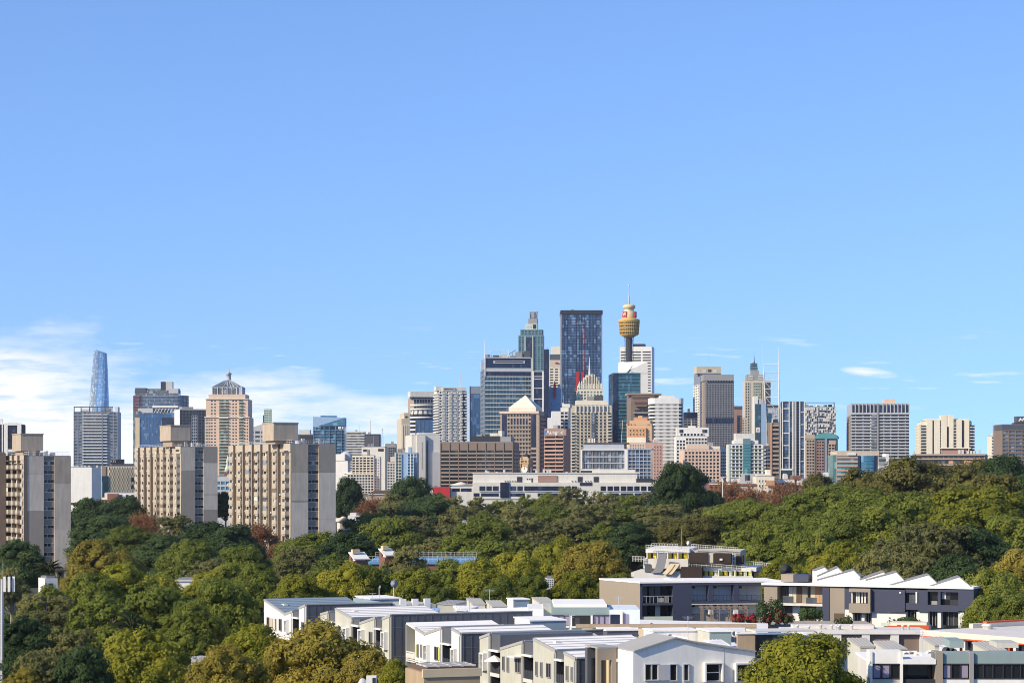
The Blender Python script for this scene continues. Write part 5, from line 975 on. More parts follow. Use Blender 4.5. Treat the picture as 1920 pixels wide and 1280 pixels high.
def tree(px, ytop, wpx, Y, key, where, hf=1.0):
    hf *= .98
    i = tcount.get(key, 0); tcount[key] = i + 1; me, tr, H = PROTO[key][i % len(PROTO[key])]
    x = XX(px, Y); g = ground(x, Y); top = ZZ(ytop, Y); wm_ = wpx * 1.16 * Y / F; rnd = random.Random(int(px * 7 + ytop * 13))
    s = wm_ / WIDTH.get(key, 13.6); sz = s * hf * rnd.uniform(.92, 1.08); hc = H * sz * .97
    if hc < (top - g) * .74: k_ = min((top - g) * .74 / hc, 1.22); sz *= k_; hc *= k_
    if hc > (top - g) * .9: sz *= (top - g) * .9 / hc; hc = (top - g) * .9
    foot = top - hc
    e = empty('tree', (x, Y + wm_ * .3, g)); tag(e, KINDS[key] + ' ' + where, 'tree', 'trees of the park and streets')
    rot = rnd.uniform(0, 6.28)
    c = bpy.data.objects.new('crown', me); link(c, e); c.location = (0, 0, foot - g); c.scale = (s, s, sz); c.rotation_euler = (0, 0, rot)
    t_ = bpy.data.objects.new('trunk', tr); link(t_, e); t_.location = (0, 0, foot - g); t_.rotation_euler = (0, 0, rot)
    t_.scale = (s, s, sz)
    return e
TREES = [
 # far edge of the park, below the skyline
 (652, 903, 62, 980, 'deep', 'beside the white block right of the largest slab', 1.7), (772, 900, 85, 900, 'dark', 'standing tallest before the white slab block'), (742, 925, 70, 880, 'gum', 'left of the tallest dark tree before the white slab', 1), (815, 932, 80, 860, 'dark', 'in front of the red wall'),
 (700, 928, 70, 920, 'bare', 'in front of the curved balconies flats'), (850, 930, 70, 850, 'gum', 'before the left end of the long white building'), (895, 934, 70, 840, 'gum', 'under the glass stair of the long white building', .9), (940, 932, 70, 850, 'greengum', 'just right of the glass stair of the long building', .9),
 (985, 928, 80, 830, 'greengum', 'below the clock tower'), (1035, 930, 80, 800, 'mid', 'below the brown roof panel'), (1085, 914, 110, 760, 'gum', 'rising before the framed glass office'), (1130, 922, 90, 780, 'gum', 'right of the eucalypt before the framed glass office'), (1175, 920, 90, 800, 'greengum', 'below the blue mullion block'), (1215, 925, 70, 820, 'gum', 'just left of the very dark round fig', 1),
 (1280, 878, 108, 660, 'deep', 'standing alone below the beige gridded office', 1.35), (1335, 925, 60, 800, 'dark', 'at the right foot of the very dark round fig'), (1372, 903, 85, 880, 'bare', 'left of the three before the low cream shed'), (1425, 908, 95, 860, 'bare', 'middle of the row under the cream and orange building'), (1478, 905, 95, 840, 'bare', 'right in the row before the long low terrace'), (1540, 898, 90, 760, 'brownfig', 'under the billboard'), (1590, 905, 80, 700, 'gum', 'under the teal banded office', .8),
 # autumn trees at the towers
 (262, 958, 60, 700, 'bare', 'at the left foot of the middle slab tower'), (485, 985, 85, 640, 'bare', 'at the left foot of the largest slab'), (535, 1010, 70, 615, 'bare', 'in front of the largest slab face'),
 # left middle
 (165, 940, 90, 860, 'dark', 'behind the far left slab tower'), (225, 938, 90, 850, 'deep', 'below the brick terrace'), (420, 925, 40, 900, 'dark', 'in the gap between the two slabs'), (190, 975, 120, 680, 'dark', 'right beside the far left slab'), (240, 985, 90, 640, 'mid', 'left of the autumn tree by the middle slab'),
 (325, 966, 120, 660, 'gum', 'in front of the middle slab tower'), (380, 985, 110, 600, 'dark', 'before the right corner of the middle slab'), (430, 992, 110, 585, 'dark', 'between the middle and largest slabs'), (300, 1010, 120, 560, 'dark', 'below the eucalypt of the middle slab'), (355, 1022, 120, 540, 'fig', 'low centre of the dark clump by the slabs'),
 (28, 1020, 90, 500, 'dark', 'at the left edge below the first slab'), (15, 1068, 80, 400, 'gum', 'behind the phone mast'), (60, 1114, 70, 380, 'gum', 'below the little white house'), (185, 1024, 140, 480, 'gold', 'left of the dark clump'), (450, 1030, 110, 510, 'mid', 'below the autumn tree by the largest slab'), (395, 1048, 120, 450, 'gum', 'above the white house in the trees'), (388, 1078, 80, 430, 'gum', 'beside the small white house', .8),
 (590, 998, 150, 570, 'mid', 'at the foot of the largest slab end wall'), (655, 1005, 110, 540, 'dark', 'right of the largest slab foot'), (560, 1030, 120, 500, 'gum', 'below the largest slab'), (625, 1040, 120, 470, 'greengum', 'left of the brick chimneys'),
 # centre park
 (690, 955, 120, 720, 'greengum', 'behind the white cottage'), (740, 942, 130, 760, 'gum', 'under the tallest dark tree'), (800, 945, 130, 740, 'dark', 'left centre of the park'), (860, 950, 110, 720, 'gum', 'between park centre and long white building'), (720, 975, 140, 620, 'mid', 'right of the white cottage'), (790, 968, 160, 630, 'gum', 'centre left of the park'), (850, 985, 130, 580, 'gum', 'above the blue roof', 1),
 (905, 962, 130, 650, 'greengum', 'left of the park centre'), (965, 950, 140, 670, 'gum', 'in the park centre'), (1030, 945, 140, 690, 'mid', 'in the park under the brown panel'), (1095, 945, 150, 660, 'gum', 'right of the park centre'), (1160, 945, 130, 680, 'greengum', 'left of the brown eucalypts'), (1220, 945, 110, 690, 'gum', 'below the right end of the long white building'),
 (905, 985, 150, 560, 'fig', 'right above the blue roof'), (985, 978, 150, 570, 'gum', 'centre of the second row of the park'), (1060, 975, 160, 570, 'gum', 'behind the yellow green tree'), (1135, 980, 140, 560, 'greengum', 'behind the golden tree'), (1185, 985, 110, 520, 'dark', 'left of the yellow building'), (945, 1005, 150, 490, 'greengum', 'below the park centre'), (1015, 1008, 120, 490, 'gum', 'left of the yellow green tree by the golden tree'),
 (1255, 948, 150, 600, 'gum', 'below the very dark round fig'), (1320, 950, 130, 590, 'gum', 'right below the very dark round fig'), (1240, 985, 130, 540, 'gum', 'just above the yellow building'), (1300, 980, 130, 520, 'brownfig', 'behind the rooftop railing of the yellow building'), (1360, 965, 130, 530, 'mid', 'behind the right end of the yellow building'),
 (765, 1028, 120, 400, 'gum', 'right of the brick chimneys'), (690, 1060, 60, 400, 'mid', 'under the left brick chimney'),
 # row behind the terraces
 (425, 1062, 100, 420, 'mid', 'above the dark fig by the terraces'), (480, 1068, 100, 380, 'fig', 'left of the terrace row top'), (560, 1085, 100, 345, 'bright', 'directly above the first white terrace'), (645, 1062, 110, 350, 'bright', 'above the satellite dishes on the left'), (700, 1068, 110, 355, 'fig', 'behind the satellite dishes'), (775, 1076, 110, 340, 'bright', 'right of the satellite dishes'), (850, 1062, 130, 350, 'fig', 'below the blue roof'), (905, 1058, 120, 345, 'bright', 'right of the blue roof'), (965, 1045, 110, 370, 'bright', 'left of the yellow green tree'), (1000, 1085, 80, 345, 'fig', 'above the skillion roofs'), (940, 1090, 80, 335, 'fig', 'just behind the grey skillion roofs'),
 (1050, 1014, 110, 430, 'bright', 'beside the golden tree left of the yellow building'), (1120, 1030, 140, 400, 'gold', 'left of the yellow building'), (1080, 1078, 90, 345, 'bright', 'against the tan wall of the navy building'), (1160, 1075, 70, 360, 'mid', 'under the golden tree'), (820, 1105, 60, 330, 'fig', 'small, behind the grey roof lights'),
 # left foreground
 (235, 1070, 190, 340, 'bright', 'largest in the left foreground'), (165, 1090, 130, 335, 'fig', 'under the little white house'), (90, 1120, 170, 300, 'gum', 'beside the phone mast'), (175, 1115, 180, 290, 'greengum', 'centre of the left foreground'), (290, 1105, 170, 300, 'mid', 'right of the largest left foreground tree'), (415, 1095, 140, 320, 'fig', 'left of the white terrace end', 1.2), (350, 1140, 120, 290, 'fig', 'below the dark fig by the terraces'), (385, 1080, 90, 380, 'bright', 'above the dark fig by the terraces'),
 (40, 1170, 110, 260, 'dark', 'at the foot of the phone mast'), (120, 1180, 150, 250, 'gum', 'low left under the big foreground tree'), (265, 1195, 190, 235, 'bright', 'bottom left of the golden trees', 1.1), (150, 1225, 110, 225, 'dark', 'in the shade at bottom left'), (60, 1225, 100, 225, 'gum', 'at the bottom left corner, behind the yellow one'), (35, 1260, 70, 205, 'gold', 'at the very bottom left corner'),
 (470, 1184, 130, 240, 'bright', 'left of the biggest golden crown', 1.1), (590, 1192, 230, 215, 'gold', 'biggest crown before the white terrace', .9), (420, 1225, 140, 205, 'gold', 'low at the bottom between golden and green trees'), (690, 1232, 110, 210, 'gold', 'before the beige terrace'), (740, 1240, 60, 205, 'bright', 'small, before the grey terrace end'),
 # right hand slope
 (1400, 935, 140, 570, 'mid', 'behind the tall fig slope, left end'), (1450, 950, 130, 530, 'fig', 'above the sawtooth roofs, far left'), (1400, 985, 120, 470, 'greengum', 'right of the yellow building railing'), (1510, 940, 160, 500, 'fig', 'left part of the fig slope'), (1575, 915, 150, 560, 'mid', 'top left of the fig slope'), (1470, 985, 140, 440, 'fig', 'below the fig slope on the left'), (1545, 965, 150, 450, 'mid', 'middle of the fig slope'), (1630, 930, 170, 490, 'fig', 'right middle of the fig slope'),
 (1640, 892, 130, 580, 'brownfig', 'top of the slope beside the cream tower house'), (1725, 874, 190, 560, 'brownfig', 'highest on the slope under the long brown office'), (1810, 880, 170, 570, 'brownfig', 'high on the slope right of the highest one'), (1890, 866, 150, 570, 'deep', 'on the skyline at the right edge'), (1860, 895, 160, 520, 'brownfig', 'dark, above the yellow green dome'), (1930, 900, 130, 520, 'deep', 'at the right edge below the brown office'),
 (1845, 925, 220, 430, 'bright', 'wide dome on the right slope', .8), (1720, 932, 170, 470, 'fig', 'left of the wide yellow green dome'), (1600, 965, 140, 430, 'fig', 'centre of the slope above the sawtooth roofs'), (1660, 955, 150, 430, 'mid', 'right of centre on the slope'), (1700, 985, 150, 400, 'gum', 'before the slope, left of two'), (1770, 982, 190, 385, 'gum', 'before the slope, above the gable end'), (1840, 1000, 140, 390, 'dark', 'right of the large olive eucalypt'), (1910, 975, 140, 410, 'fig', 'at the right edge under the wide dome'),
 (1530, 1010, 130, 400, 'fig', 'behind the first sawtooth roofs'), (1595, 1022, 100, 365, 'bright', 'behind the middle sawtooth roofs'), (1545, 1045, 70, 350, 'bright', 'small, behind the leftmost sawtooth'), (1470, 1052, 90, 345, 'bright', 'beside the dish at the yellow building'), (1650, 1035, 110, 360, 'gum', 'low behind the sawtooth roofs'), (1720, 1045, 110, 355, 'gum', 'behind the last gable roof', .8), (1800, 1050, 110, 350, 'dark', 'shaded, behind the last gable'),
 (1905, 1045, 130, 330, 'gold', 'at the right edge above the round green tree'), (1885, 1068, 150, 315, 'mid', 'right of the navy building end'), (1860, 1120, 90, 300, 'fig', 'low beside the navy building end'), (1930, 1120, 110, 290, 'mid', 'at the right edge above the orange roof'),
 (88, 1106, 80, 332, 'fig', 'small, under the little white house with the palm'),
 # bottom right
 (1518, 1206, 212, 190, 'bright', 'in front of the white gable at the bottom right', .92),
]
for q in TREES: tree(*q)
# ------------------------------------------------------------------ foreground: terraces, navy building, yellow building, roofs
wall('paintwhite', (230, 227, 220), k=.08, streak=.12, scale=.7); wall('paintbeige', (186, 184, 170), k=.10, streak=.14, scale=.7); wall('cladgrey', (92, 94, 98), rough=.55, k=.10, streak=.10, scale=.8); wall('cladblue', (132, 148, 158), rough=.6, k=.06)
wall('roofmetal', (238, 234, 226), rough=.8, k=.07, streak=.05, scale=.4, spec=.15); wall('roofgrey', (164, 162, 158), rough=.8, k=.08, streak=.06, spec=.15); wall('navyclad', (64, 68, 86), rough=.55, k=.06, streak=.05); wall('taupe', (152, 140, 124), k=.06, streak=.05); wall('roofblue', (160, 186, 216), rough=.45); wall('yellowp', (222, 196, 60), k=.06); wall('lime', (206, 210, 96), k=.06)
wall('paleblue', (216, 224, 230), k=.06); wall('greengrey', (136, 152, 150), k=.05); wall('timber', (168, 146, 118), k=.2, streak=.25); wall('meshbrown', (62, 52, 46), k=.25, rough=.95); wall('roofmembrane', (214, 206, 196), k=.08); wall('orangewall', (204, 92, 54)); wall('blueroof', (104, 146, 180), k=.08); wall('curtain', (150, 140, 158)); wall('white', (232, 230, 224)) if 'white' not in MAT else None
class Fr(Bd):
    """a building front traced on its own plane: photo points are cast onto the plane, so perspective is kept"""
    def q(s, px, py, p=0.0):
        u = s.u(px); Yp = s.Y + u * math.sin(s.th); return u, ZZ(py, Yp) - s.gz
    def px(s, name, x0, x1, y0, y1, p0, p1, mat, join=False, par=None):
        u0, u1 = s.u(x0), s.u(x1); xm = (x0 + x1) / 2; o = s.B(name, 'f', u0, u1, s.q(xm, y1)[1], s.q(xm, y0)[1], p0, p1, mat, join)
        if par is not None and o is not None: o.parent = par
        return o
    def poly(s, name, pts, v0, v1, mat): return prism(name, s.e, mat, [s.q(*p) for p in pts], v0, v1)
    def wall_seg(s, xa, ya, xb, yb, mid, mat, dep, roofm='roofmetal', low=0.0, over=.12):
        """one bay of wall with a raking top, and the metal roof sheet that follows it"""
        top = [s.q(xa, ya)] + ([s.q(*mid)] if mid else []) + [s.q(xb, yb)]
        prism('wall', s.e, mat, [(top[0][0], low)] + top + [(top[-1][0], low)], 0, dep)
        s.bx('downpipe', top[-1][0] - .22, top[-1][0] - .12, -.12, -.02, low, top[-1][1] - .2, 'lightgrey')
        for dz_ in (3.4, 6.5): s.bx('panel_joint', top[0][0] + .02, top[-1][0] - .02, -.012, .004, min(top[0][1], top[-1][1]) - dz_, min(top[0][1], top[-1][1]) - dz_ + .05, 'grey')
        for (u0, z0), (u1, z1) in zip(top[:-1], top[1:]):
            rf_ = mesh('roof', s.e, roofm, [(u0, over, z0 + .015), (u1, over, z1 + .015), (u1, dep + .3, z1 + .015), (u0, dep + .3, z0 + .015), (u0, over, z0 + .13), (u1, over, z1 + .13), (u1, dep + .3, z1 + .13), (u0, dep + .3, z0 + .13)],
                 [(3, 2, 1, 0), (4, 5, 6, 7), (0, 1, 5, 4), (1, 2, 6, 5), (2, 3, 7, 6), (3, 0, 4, 7)])
            n_ = max(1, int(abs(u1 - u0) / .9))
            for k in range(n_ + 1): tt = k / n_; u_, z_ = u0 + (u1 - u0) * tt, z0 + (z1 - z0) * tt; s.j.setdefault(('roof_seams', 'lightgrey' if roofm == 'roofmetal' else roofm), []).append(((u_ - .03, over, z_ + .1), (u_ + .03, dep + .3, z_ + .19)))
            if abs(u1 - u0) > 3: s.bx('roof_hatch', u0 * .65 + u1 * .35, u0 * .5 + u1 * .5, dep * .12, dep * .12 + .5, min(z0, z1) * .5 + max(z0, z1) * .5, z0 * .575 + z1 * .425 + .26, 'offwhite')
            vt_ = mesh('verge_trim', s.e, 'roofgrey', [(u0, -.06, z0 - .12), (u1, -.06, z1 - .12), (u1, -.06, z1 + .15), (u0, -.06, z0 + .15), (u0, .11, z0 - .12), (u1, .11, z1 - .12), (u1, .11, z1 + .15), (u0, .11, z0 + .15)],
                 [(0, 1, 2, 3), (7, 6, 5, 4), (0, 4, 5, 1), (3, 2, 6, 7), (1, 5, 6, 2), (0, 3, 7, 4)]); sub(vt_, rf_)
    def recess(s, xa, xb, ytop, ylint, yslab, ybal, yfloor, dep, lint='cladgrey'):
        """balcony bay: dark lintel panel, slab edge, set back glazing and a dark balustrade"""
        ua, ub = s.u(xa), s.u(xb); xm = (xa + xb) / 2; z = lambda y: s.q(xm, y)[1]
        s.bx('recess_wall', ua, ub, 1.7, dep, 0, z(ytop), 'cladgrey'); s.bx('balcony_glazing', ua + .1, ub - .1, 1.6, 1.7, z(yfloor) + .1, z(yslab) - .1, 'g_dark'); s.bx('recess_shade_liner', ua - .01, ua + .07, .03, 1.7, 0, z(ytop) - .05, 'charcoal'); s.bx('lintel_panel', ua + .07, ub, .05, 1.7, z(ylint), z(ytop), lint)  # charcoal liner on the inner flank: dark lining with the recess shade painted in
        s.bx('balcony_hood', ua, ub, -.25, 1.7, z(yslab), z(ylint), 'paintwhite'); s.bx('balcony_floor', ua, ub, -.1, 1.7, z(yfloor) - .35, z(yfloor), 'offwhite'); s.bx('balustrade', ua + .05, ub - .05, 0, .06, z(yfloor), z(ybal), 'charcoal')
        for k in range(4): t_ = ua + (ub - ua) * (k + .5) / 4; s.j.setdefault(('balusters', 'darkgrey'), []).append(((t_ - .03, -.03, z(yfloor)), (t_ + .03, 0, z(ybal) + .1)))
        s.bx('balcony_floor', ua, ub, -.1, 1.7, z(yfloor) - 3.35, z(yfloor) - 3.0, 'offwhite'); s.bx('balustrade', ua + .05, ub - .05, 0, .06, z(yfloor) - 3.0, z(yfloor) - 2.0, 'charcoal'); s.bx('balcony_glazing', ua + .1, ub - .1, 1.6, 1.69, z(yfloor) - 2.9, z(yfloor) - .5, 'g_dark')
    def win(s, xa, xb, ya, yb, bay=False, shade=False, drop=True, panel=None):
        ua, ub = s.u(xa), s.u(xb); xm = (xa + xb) / 2; z0, z1 = s.q(xm, yb)[1], s.q(xm, ya)[1]
        for dz in ((0, 3.05) if drop else (0,)):
            a_, b_ = z0 - dz, z1 - dz
            w_ = s.B('window', 'f', ua, ub, a_, b_, .0, .04, 'g_dark')
            def sb(name, u0, u1, y0, y1, p0, p1, mat): return sub(s.B(name, 'f', u0, u1, y0, y1, p0, p1, mat), w_)
            d_ = .45 if bay else .12
            if bay:
                for nm, u0, u1, y0, y1 in (('window_frame', ua - .14, ua, a_, b_), ('window_frame', ub, ub + .14, a_, b_), ('window_frame', ua - .14, ub + .14, b_, b_ + .14), ('window_frame', ua - .14, ub + .14, a_ - .14, a_)): sb(nm, u0, u1, y0, y1, 0, d_, 'paintwhite')
                sb('transom', ua, ub, (a_ + b_) / 2 - .06, (a_ + b_) / 2 + .06, .05, .16, 'paintwhite')
            else:
                for u0, u1, y0, y1 in ((ua - .06, ua, a_, b_), (ub, ub + .06, a_, b_), (ua - .06, ub + .06, b_, b_ + .06), (ua - .06, ub + .06, a_ - .08, a_)): sb('window_frame', u0, u1, y0, y1, 0, .1, 'grey')
                sb('mullion', (ua + ub) / 2 - .03, (ua + ub) / 2 + .03, a_, b_, .04, .09, 'grey')
            if shade: sb('sun_hood', ua - .3, ub + .2, b_ + .12, b_ + .26, 0, .8, 'paintwhite')
            if panel: sb('coloured_panel', ub + .08, ub + .4, a_, b_, 0, .08, panel)
    def endwall(s, xe, ytop, vlen, mat='cladgrey', low=0.0):
        """corrugated clad end wall at the near end of a block"""
        u_, z_ = s.q(xe, ytop); s.bx('end_wall', u_ - .12, u_ + .06, .12, vlen, low, z_, mat)
        for k in range(int(vlen / .9)): s.j.setdefault(('cladding_ribs', mat), []).append(((u_ + .05, .3 + k * .9, low), (u_ + .10, .36 + k * .9, z_ - .02)))
        for k in range(4): s.bx('cladding_joint', u_ + .05, u_ + .085, .14, vlen - .02, z_ - 1.4 - k * 1.6, z_ - 1.36 - k * 1.6, 'midgrey')
        s.bx('parapet_cap', u_ - .2, u_ + .12, .05, vlen + .05, z_, z_ + .1, 'roofgrey')
A_YAW = -67.0; TG = 'terrace blocks in the foreground'
def T2(x, y): return 480 + x / 5.647, 1080 + y / 5.647
def T3(x, y): return 760 + x / 5.0526, 1080 + y / 5.0526
def T4(x, y): return 1080 + x / 4.572, 1000 + y / 4.572
def T5(x, y): return 1440 + x / 4.0, 1040 + y / 4.0
def block(label, x1):
    return Fr('terrace_block', label, 495, x1, 1125, 300, A_YAW, dep=10, body=False, group=TG, gridyaw=True, clutter=0, base=0)
def seg(b, T, xa, ya, xb, yb, mat, mid=None, dep=10, roofm='roofmetal'): b.wall_seg(*T(xa, ya), *T(xb, yb), T(*mid) if mid else None, mat, dep, roofm)
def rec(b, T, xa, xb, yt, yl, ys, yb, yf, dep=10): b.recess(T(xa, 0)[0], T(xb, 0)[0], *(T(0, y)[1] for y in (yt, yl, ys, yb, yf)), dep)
def wn(b, T, xa, xb, ya, yb, **k): b.win(T(xa, 0)[0], T(xb, 0)[0], T(0, ya)[1], T(0, yb)[1], **k)
# block one: white butterfly gable at the far end
b = block('white terrace block with butterfly roof at the far left end of the row', 575)
seg(b, T2, 85, 250, 388, 372, 'paintwhite', (305, 402), 11, 'cladblue'); rec(b, T2, 390, 454, 370, 430, 445, 560, 632, 11); seg(b, T2, 455, 338, 525, 306, 'paintwhite', None, 11, 'roofgrey'); b.endwall(T2(525, 0)[0], T2(0, 303)[1], 11)  # butterfly roof sheet in blue grey: shade of its sunless slope put into the colour
wn(b, T2, 120, 150, 435, 552); wn(b, T2, 206, 216, 450, 562); wn(b, T2, 248, 276, 452, 570); wn(b, T2, 330, 352, 466, 586, bay=True); wn(b, T2, 487, 515, 486, 605); b.px('shutter', *T2(152, 0)[:1], *T2(184, 0)[:1], T2(0, 440)[1], T2(0, 562)[1], .02, .14, 'beige')
b.bx('rear_parapet', b.u(505), b.u(573), 11.3, 11.6, 0, b.q(520, 1126)[1], 'cladblue'); b.bx('rear_wing', b.u(540), b.u(574), 12, 17, 0, b.q(573, 1131)[1] - .4, 'paintbeige')
for k in range(3): b.bx('rear_fin', b.u(573) - .1, b.u(573) + .25, 12.2 + k * 1.6, 13 + k * 1.6, 9, b.q(573, 1131)[1] + .3, 'paintwhite')
b.done()
# block two: beige terraces
b = block('beige terrace block with white box windows and silver roof behind the golden trees', 735)
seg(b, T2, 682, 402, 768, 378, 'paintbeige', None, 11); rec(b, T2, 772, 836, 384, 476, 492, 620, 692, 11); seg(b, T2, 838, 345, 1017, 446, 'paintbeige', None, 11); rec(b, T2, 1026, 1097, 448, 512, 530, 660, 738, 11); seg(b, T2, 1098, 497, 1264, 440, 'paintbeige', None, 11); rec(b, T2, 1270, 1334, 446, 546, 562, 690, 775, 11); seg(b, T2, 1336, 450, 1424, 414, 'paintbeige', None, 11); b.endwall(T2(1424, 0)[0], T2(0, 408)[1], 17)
wn(b, T2, 706, 736, 515, 655, bay=True); wn(b, T2, 862, 893, 540, 662, shade=True); wn(b, T2, 953, 985, 552, 695, bay=True); wn(b, T2, 1117, 1148, 572, 722, bay=True); wn(b, T2, 1202, 1232, 588, 716); wn(b, T2, 1362, 1390, 598, 760, bay=True)
u_, z_ = b.q(*T2(1424, 600)); b.bx('end_window', u_ + .05, u_ + .14, 2.2, 6.0, z_ - 1.1, z_ + .1, 'g_dark'); b.bx('end_window', u_ + .05, u_ + .14, 2.2, 6.0, z_ - 4.3, z_ - 3.1, 'g_dark'); b.bx('end_panel', u_ + .05, u_ + .12, 2.2, 6.0, z_ - 3.1, z_ - 1.12, 'lightgrey')
b.done()
# block three: white butterfly terraces
b = block('white terrace block with butterfly roof and potted palms in the middle of the row', 862)
b.poly('gable_sheet', [T3(8, 437), T3(182, 547), T3(182, 560), T3(92, 506), T3(8, 452)], 0, 10, 'paintwhite'); seg(b, T3, 92, 492, 346, 488, 'paintwhite', (181, 547), 10)
ua, ub = b.u(T3(8, 0)[0]), b.u(T3(92, 0)[0]); zt_ = b.q(*T3(92, 500))[1]; mesh('roof', b.e, 'roofmetal', [(*b.q(*T3(8, 435))[:1], 0, b.q(*T3(8, 435))[1]), (ub, 0, b.q(*T3(92, 490))[1]), (ub, 10, b.q(*T3(92, 490))[1]), (ua, 10, b.q(*T3(8, 435))[1])], [(0, 1, 2, 3)])
b.bx('loggia_wall', ua, ub, 2.2, 10, 0, zt_, 'taupe'); b.bx('loggia_side', ua - .15, ua, 0, 10, 0, b.q(*T3(8, 450))[1], 'paintbeige'); b.bx('loggia_floor', ua, ub, -.05, 2.2, b.q(*T3(50, 740))[1] - .3, b.q(*T3(50, 740))[1], 'offwhite'); b.bx('loggia_lamp', (ua + ub) / 2, (ua + ub) / 2 + .5, 1.9, 2.15, b.q(*T3(50, 700))[1], b.q(*T3(50, 660))[1], 'charcoal')
for k in range(6): b.bx('loggia_slat', ua, ub, -.02, .05, b.q(*T3(50, 810))[1] + k * .2, b.q(*T3(50, 810))[1] + k * .2 + .13, 'offwhite')
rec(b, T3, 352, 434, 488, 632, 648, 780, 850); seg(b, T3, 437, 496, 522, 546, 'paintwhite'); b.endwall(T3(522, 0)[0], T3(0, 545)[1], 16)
wn(b, T3, 115, 130, 645, 758, panel=None); wn(b, T3, 150, 160, 648, 762); wn(b, T3, 205, 232, 655, 790, bay=True); wn(b, T3, 282, 316, 668, 788, panel='lime'); wn(b, T3, 466, 490, 694, 832, bay=True); b.px('coloured_panel', T3(98, 0)[0], T3(113, 0)[0], T3(0, 645)[1], T3(0, 758)[1], .0, .08, 'lime')
u_, z_ = b.q(*T3(522, 660)); b.bx('end_hood', u_, u_ + 1.0, 4.5, 8, z_ - .3, z_, 'cladgrey'); b.bx('end_window', u_ + .05, u_ + .14, 5, 8, z_ - 5, z_ - 2.2, 'g_dark')
b.done()
# block four: beige terraces nearest the camera
b = block('nearest beige terrace block with a white sunshade on its balcony', 1082)
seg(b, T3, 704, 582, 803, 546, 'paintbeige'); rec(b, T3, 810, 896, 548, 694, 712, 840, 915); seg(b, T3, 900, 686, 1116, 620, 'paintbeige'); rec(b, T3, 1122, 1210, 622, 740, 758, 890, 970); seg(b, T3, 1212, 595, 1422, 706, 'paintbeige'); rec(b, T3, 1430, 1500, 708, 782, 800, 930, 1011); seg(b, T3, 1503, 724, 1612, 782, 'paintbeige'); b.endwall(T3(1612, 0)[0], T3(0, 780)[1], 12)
wn(b, T3, 740, 770, 735, 872, bay=True); wn(b, T3, 925, 942, 760, 885); wn(b, T3, 968, 984, 770, 900); wn(b, T3, 1048, 1092, 778, 905, shade=True); wn(b, T3, 1240, 1256, 810, 935); wn(b, T3, 1285, 1300, 815, 945); wn(b, T3, 1342, 1380, 825, 952); wn(b, T3, 1528, 1545, 850, 980); wn(b, T3, 1575, 1590, 860, 985)
lathe('balcony_umbrella', b.e, 'paintwhite', [(1.1, 0), (.1, .55)], (b.u(T3(860, 0)[0]), -.2, b.q(*T3(860, 800))[1]), 8, False)
u_, z_ = b.q(*T3(1612, 850)); b.bx('end_window', u_ + .05, u_ + .14, 3.2, 5, z_ - 1.2, z_ + .1, 'g_dark'); b.bx('end_panel', u_ + .05, u_ + .14, 3.2, 5, z_ - 5, z_ - 1.22, 'yellowp')
b.done()
# block five: beige porch and the big white gable end facing the camera
b = Fr('terrace_block', 'big white gable end house with four windows at the bottom centre', 1187, 1416, 1222, 203, 18, dep=13, body=False, group=TG, gridyaw=True, clutter=0, base=0)
top = [b.q(*T4(x, y)) for x, y in ((490, 1012), (850, 896), (1010, 935), (1270, 975), (1537, 1012))]
prism('wall', b.e, 'paintwhite', [(top[0][0], 0)] + top + [(top[-1][0], 0)], 0, 5)
for (u0, z0), (u1, z1) in zip(top[:-1], top[1:]):
    mesh('roof', b.e, 'roofgrey', [(u0, -.25, z0 + .02), (u1, -.25, z1 + .02), (u1, 5.3, z1 + .02), (u0, 5.3, z0 + .02), (u0, -.25, z0 + .14), (u1, -.25, z1 + .14), (u1, 5.3, z1 + .14), (u0, 5.3, z0 + .14)], [(3, 2, 1, 0), (4, 5, 6, 7), (0, 1, 5, 4), (1, 2, 6, 5), (2, 3, 7, 6), (3, 0, 4, 7)])
def bigwin(xa, xb, ya, yb, n, frame=True):
    (u0, z1), (u1, _) = b.q(*T4(xa, ya)), b.q(*T4(xb, ya)); z0 = b.q(*T4(xa, yb))[1]
    for dz in (0, 3.1):
        w_ = b.bx('window', u0, u1, -.03, .02, z0 - dz, z1 - dz, 'g_dark')
        for k in range(n + 1): t_ = u0 + (u1 - u0) * k / n; sub(b.bx('mullion', t_ - .05, t_ + .05, -.12, -.02, z0 - dz, z1 - dz, 'lightgrey'), w_)
        sub(b.bx('window_frame', u0 - .05, u1 + .05, -.13, -.01, z1 - dz, z1 - dz + .09, 'lightgrey'), w_); sub(b.bx('sill', u0 - .05, u1 + .05, -.2, -.01, z0 - dz - .1, z0 - dz, 'lightgrey'), w_)
        if frame: sub(b.bx('transom', u0, u1, -.1, -.03, (z0 + z1) / 2 - dz - .04, (z0 + z1) / 2 - dz + .04, 'paintwhite'), w_); sub(b.bx('window_hood', u0 - .25, u1 + .25, -.5, 0, z1 - dz + .1, z1 - dz + .22, 'paintwhite'), w_); sub(b.bx('window_hood', u0 - .25, u0 - .12, -.5, 0, z0 - dz - .1, z1 - dz + .1, 'paintwhite'), w_); sub(b.bx('window_hood', u1 + .12, u1 + .25, -.5, 0, z0 - dz - .1, z1 - dz + .1, 'paintwhite'), w_)
bigwin(590, 700, 1122, 1250, 2, False); bigwin(803, 862, 1122, 1254, 1, False); bigwin(920, 964, 1122, 1254, 1, False); bigwin(1112, 1226, 1122, 1256, 1); bigwin(1375, 1490, 1126, 1256, 1)
(u0, z1), (u1, _), z0 = b.q(*T4(704, 1122)), b.q(*T4(800, 1122)), b.q(*T4(704, 1256))[1]; b.bx('sliding_shutter', u0, u1, -.16, -.04, z0, z1, 'lightgrey')
b.bx('panel_joint', top[3][0] - .02, top[3][0] + .02, -.02, .005, 0, top[3][1], 'lightgrey')
b.done()
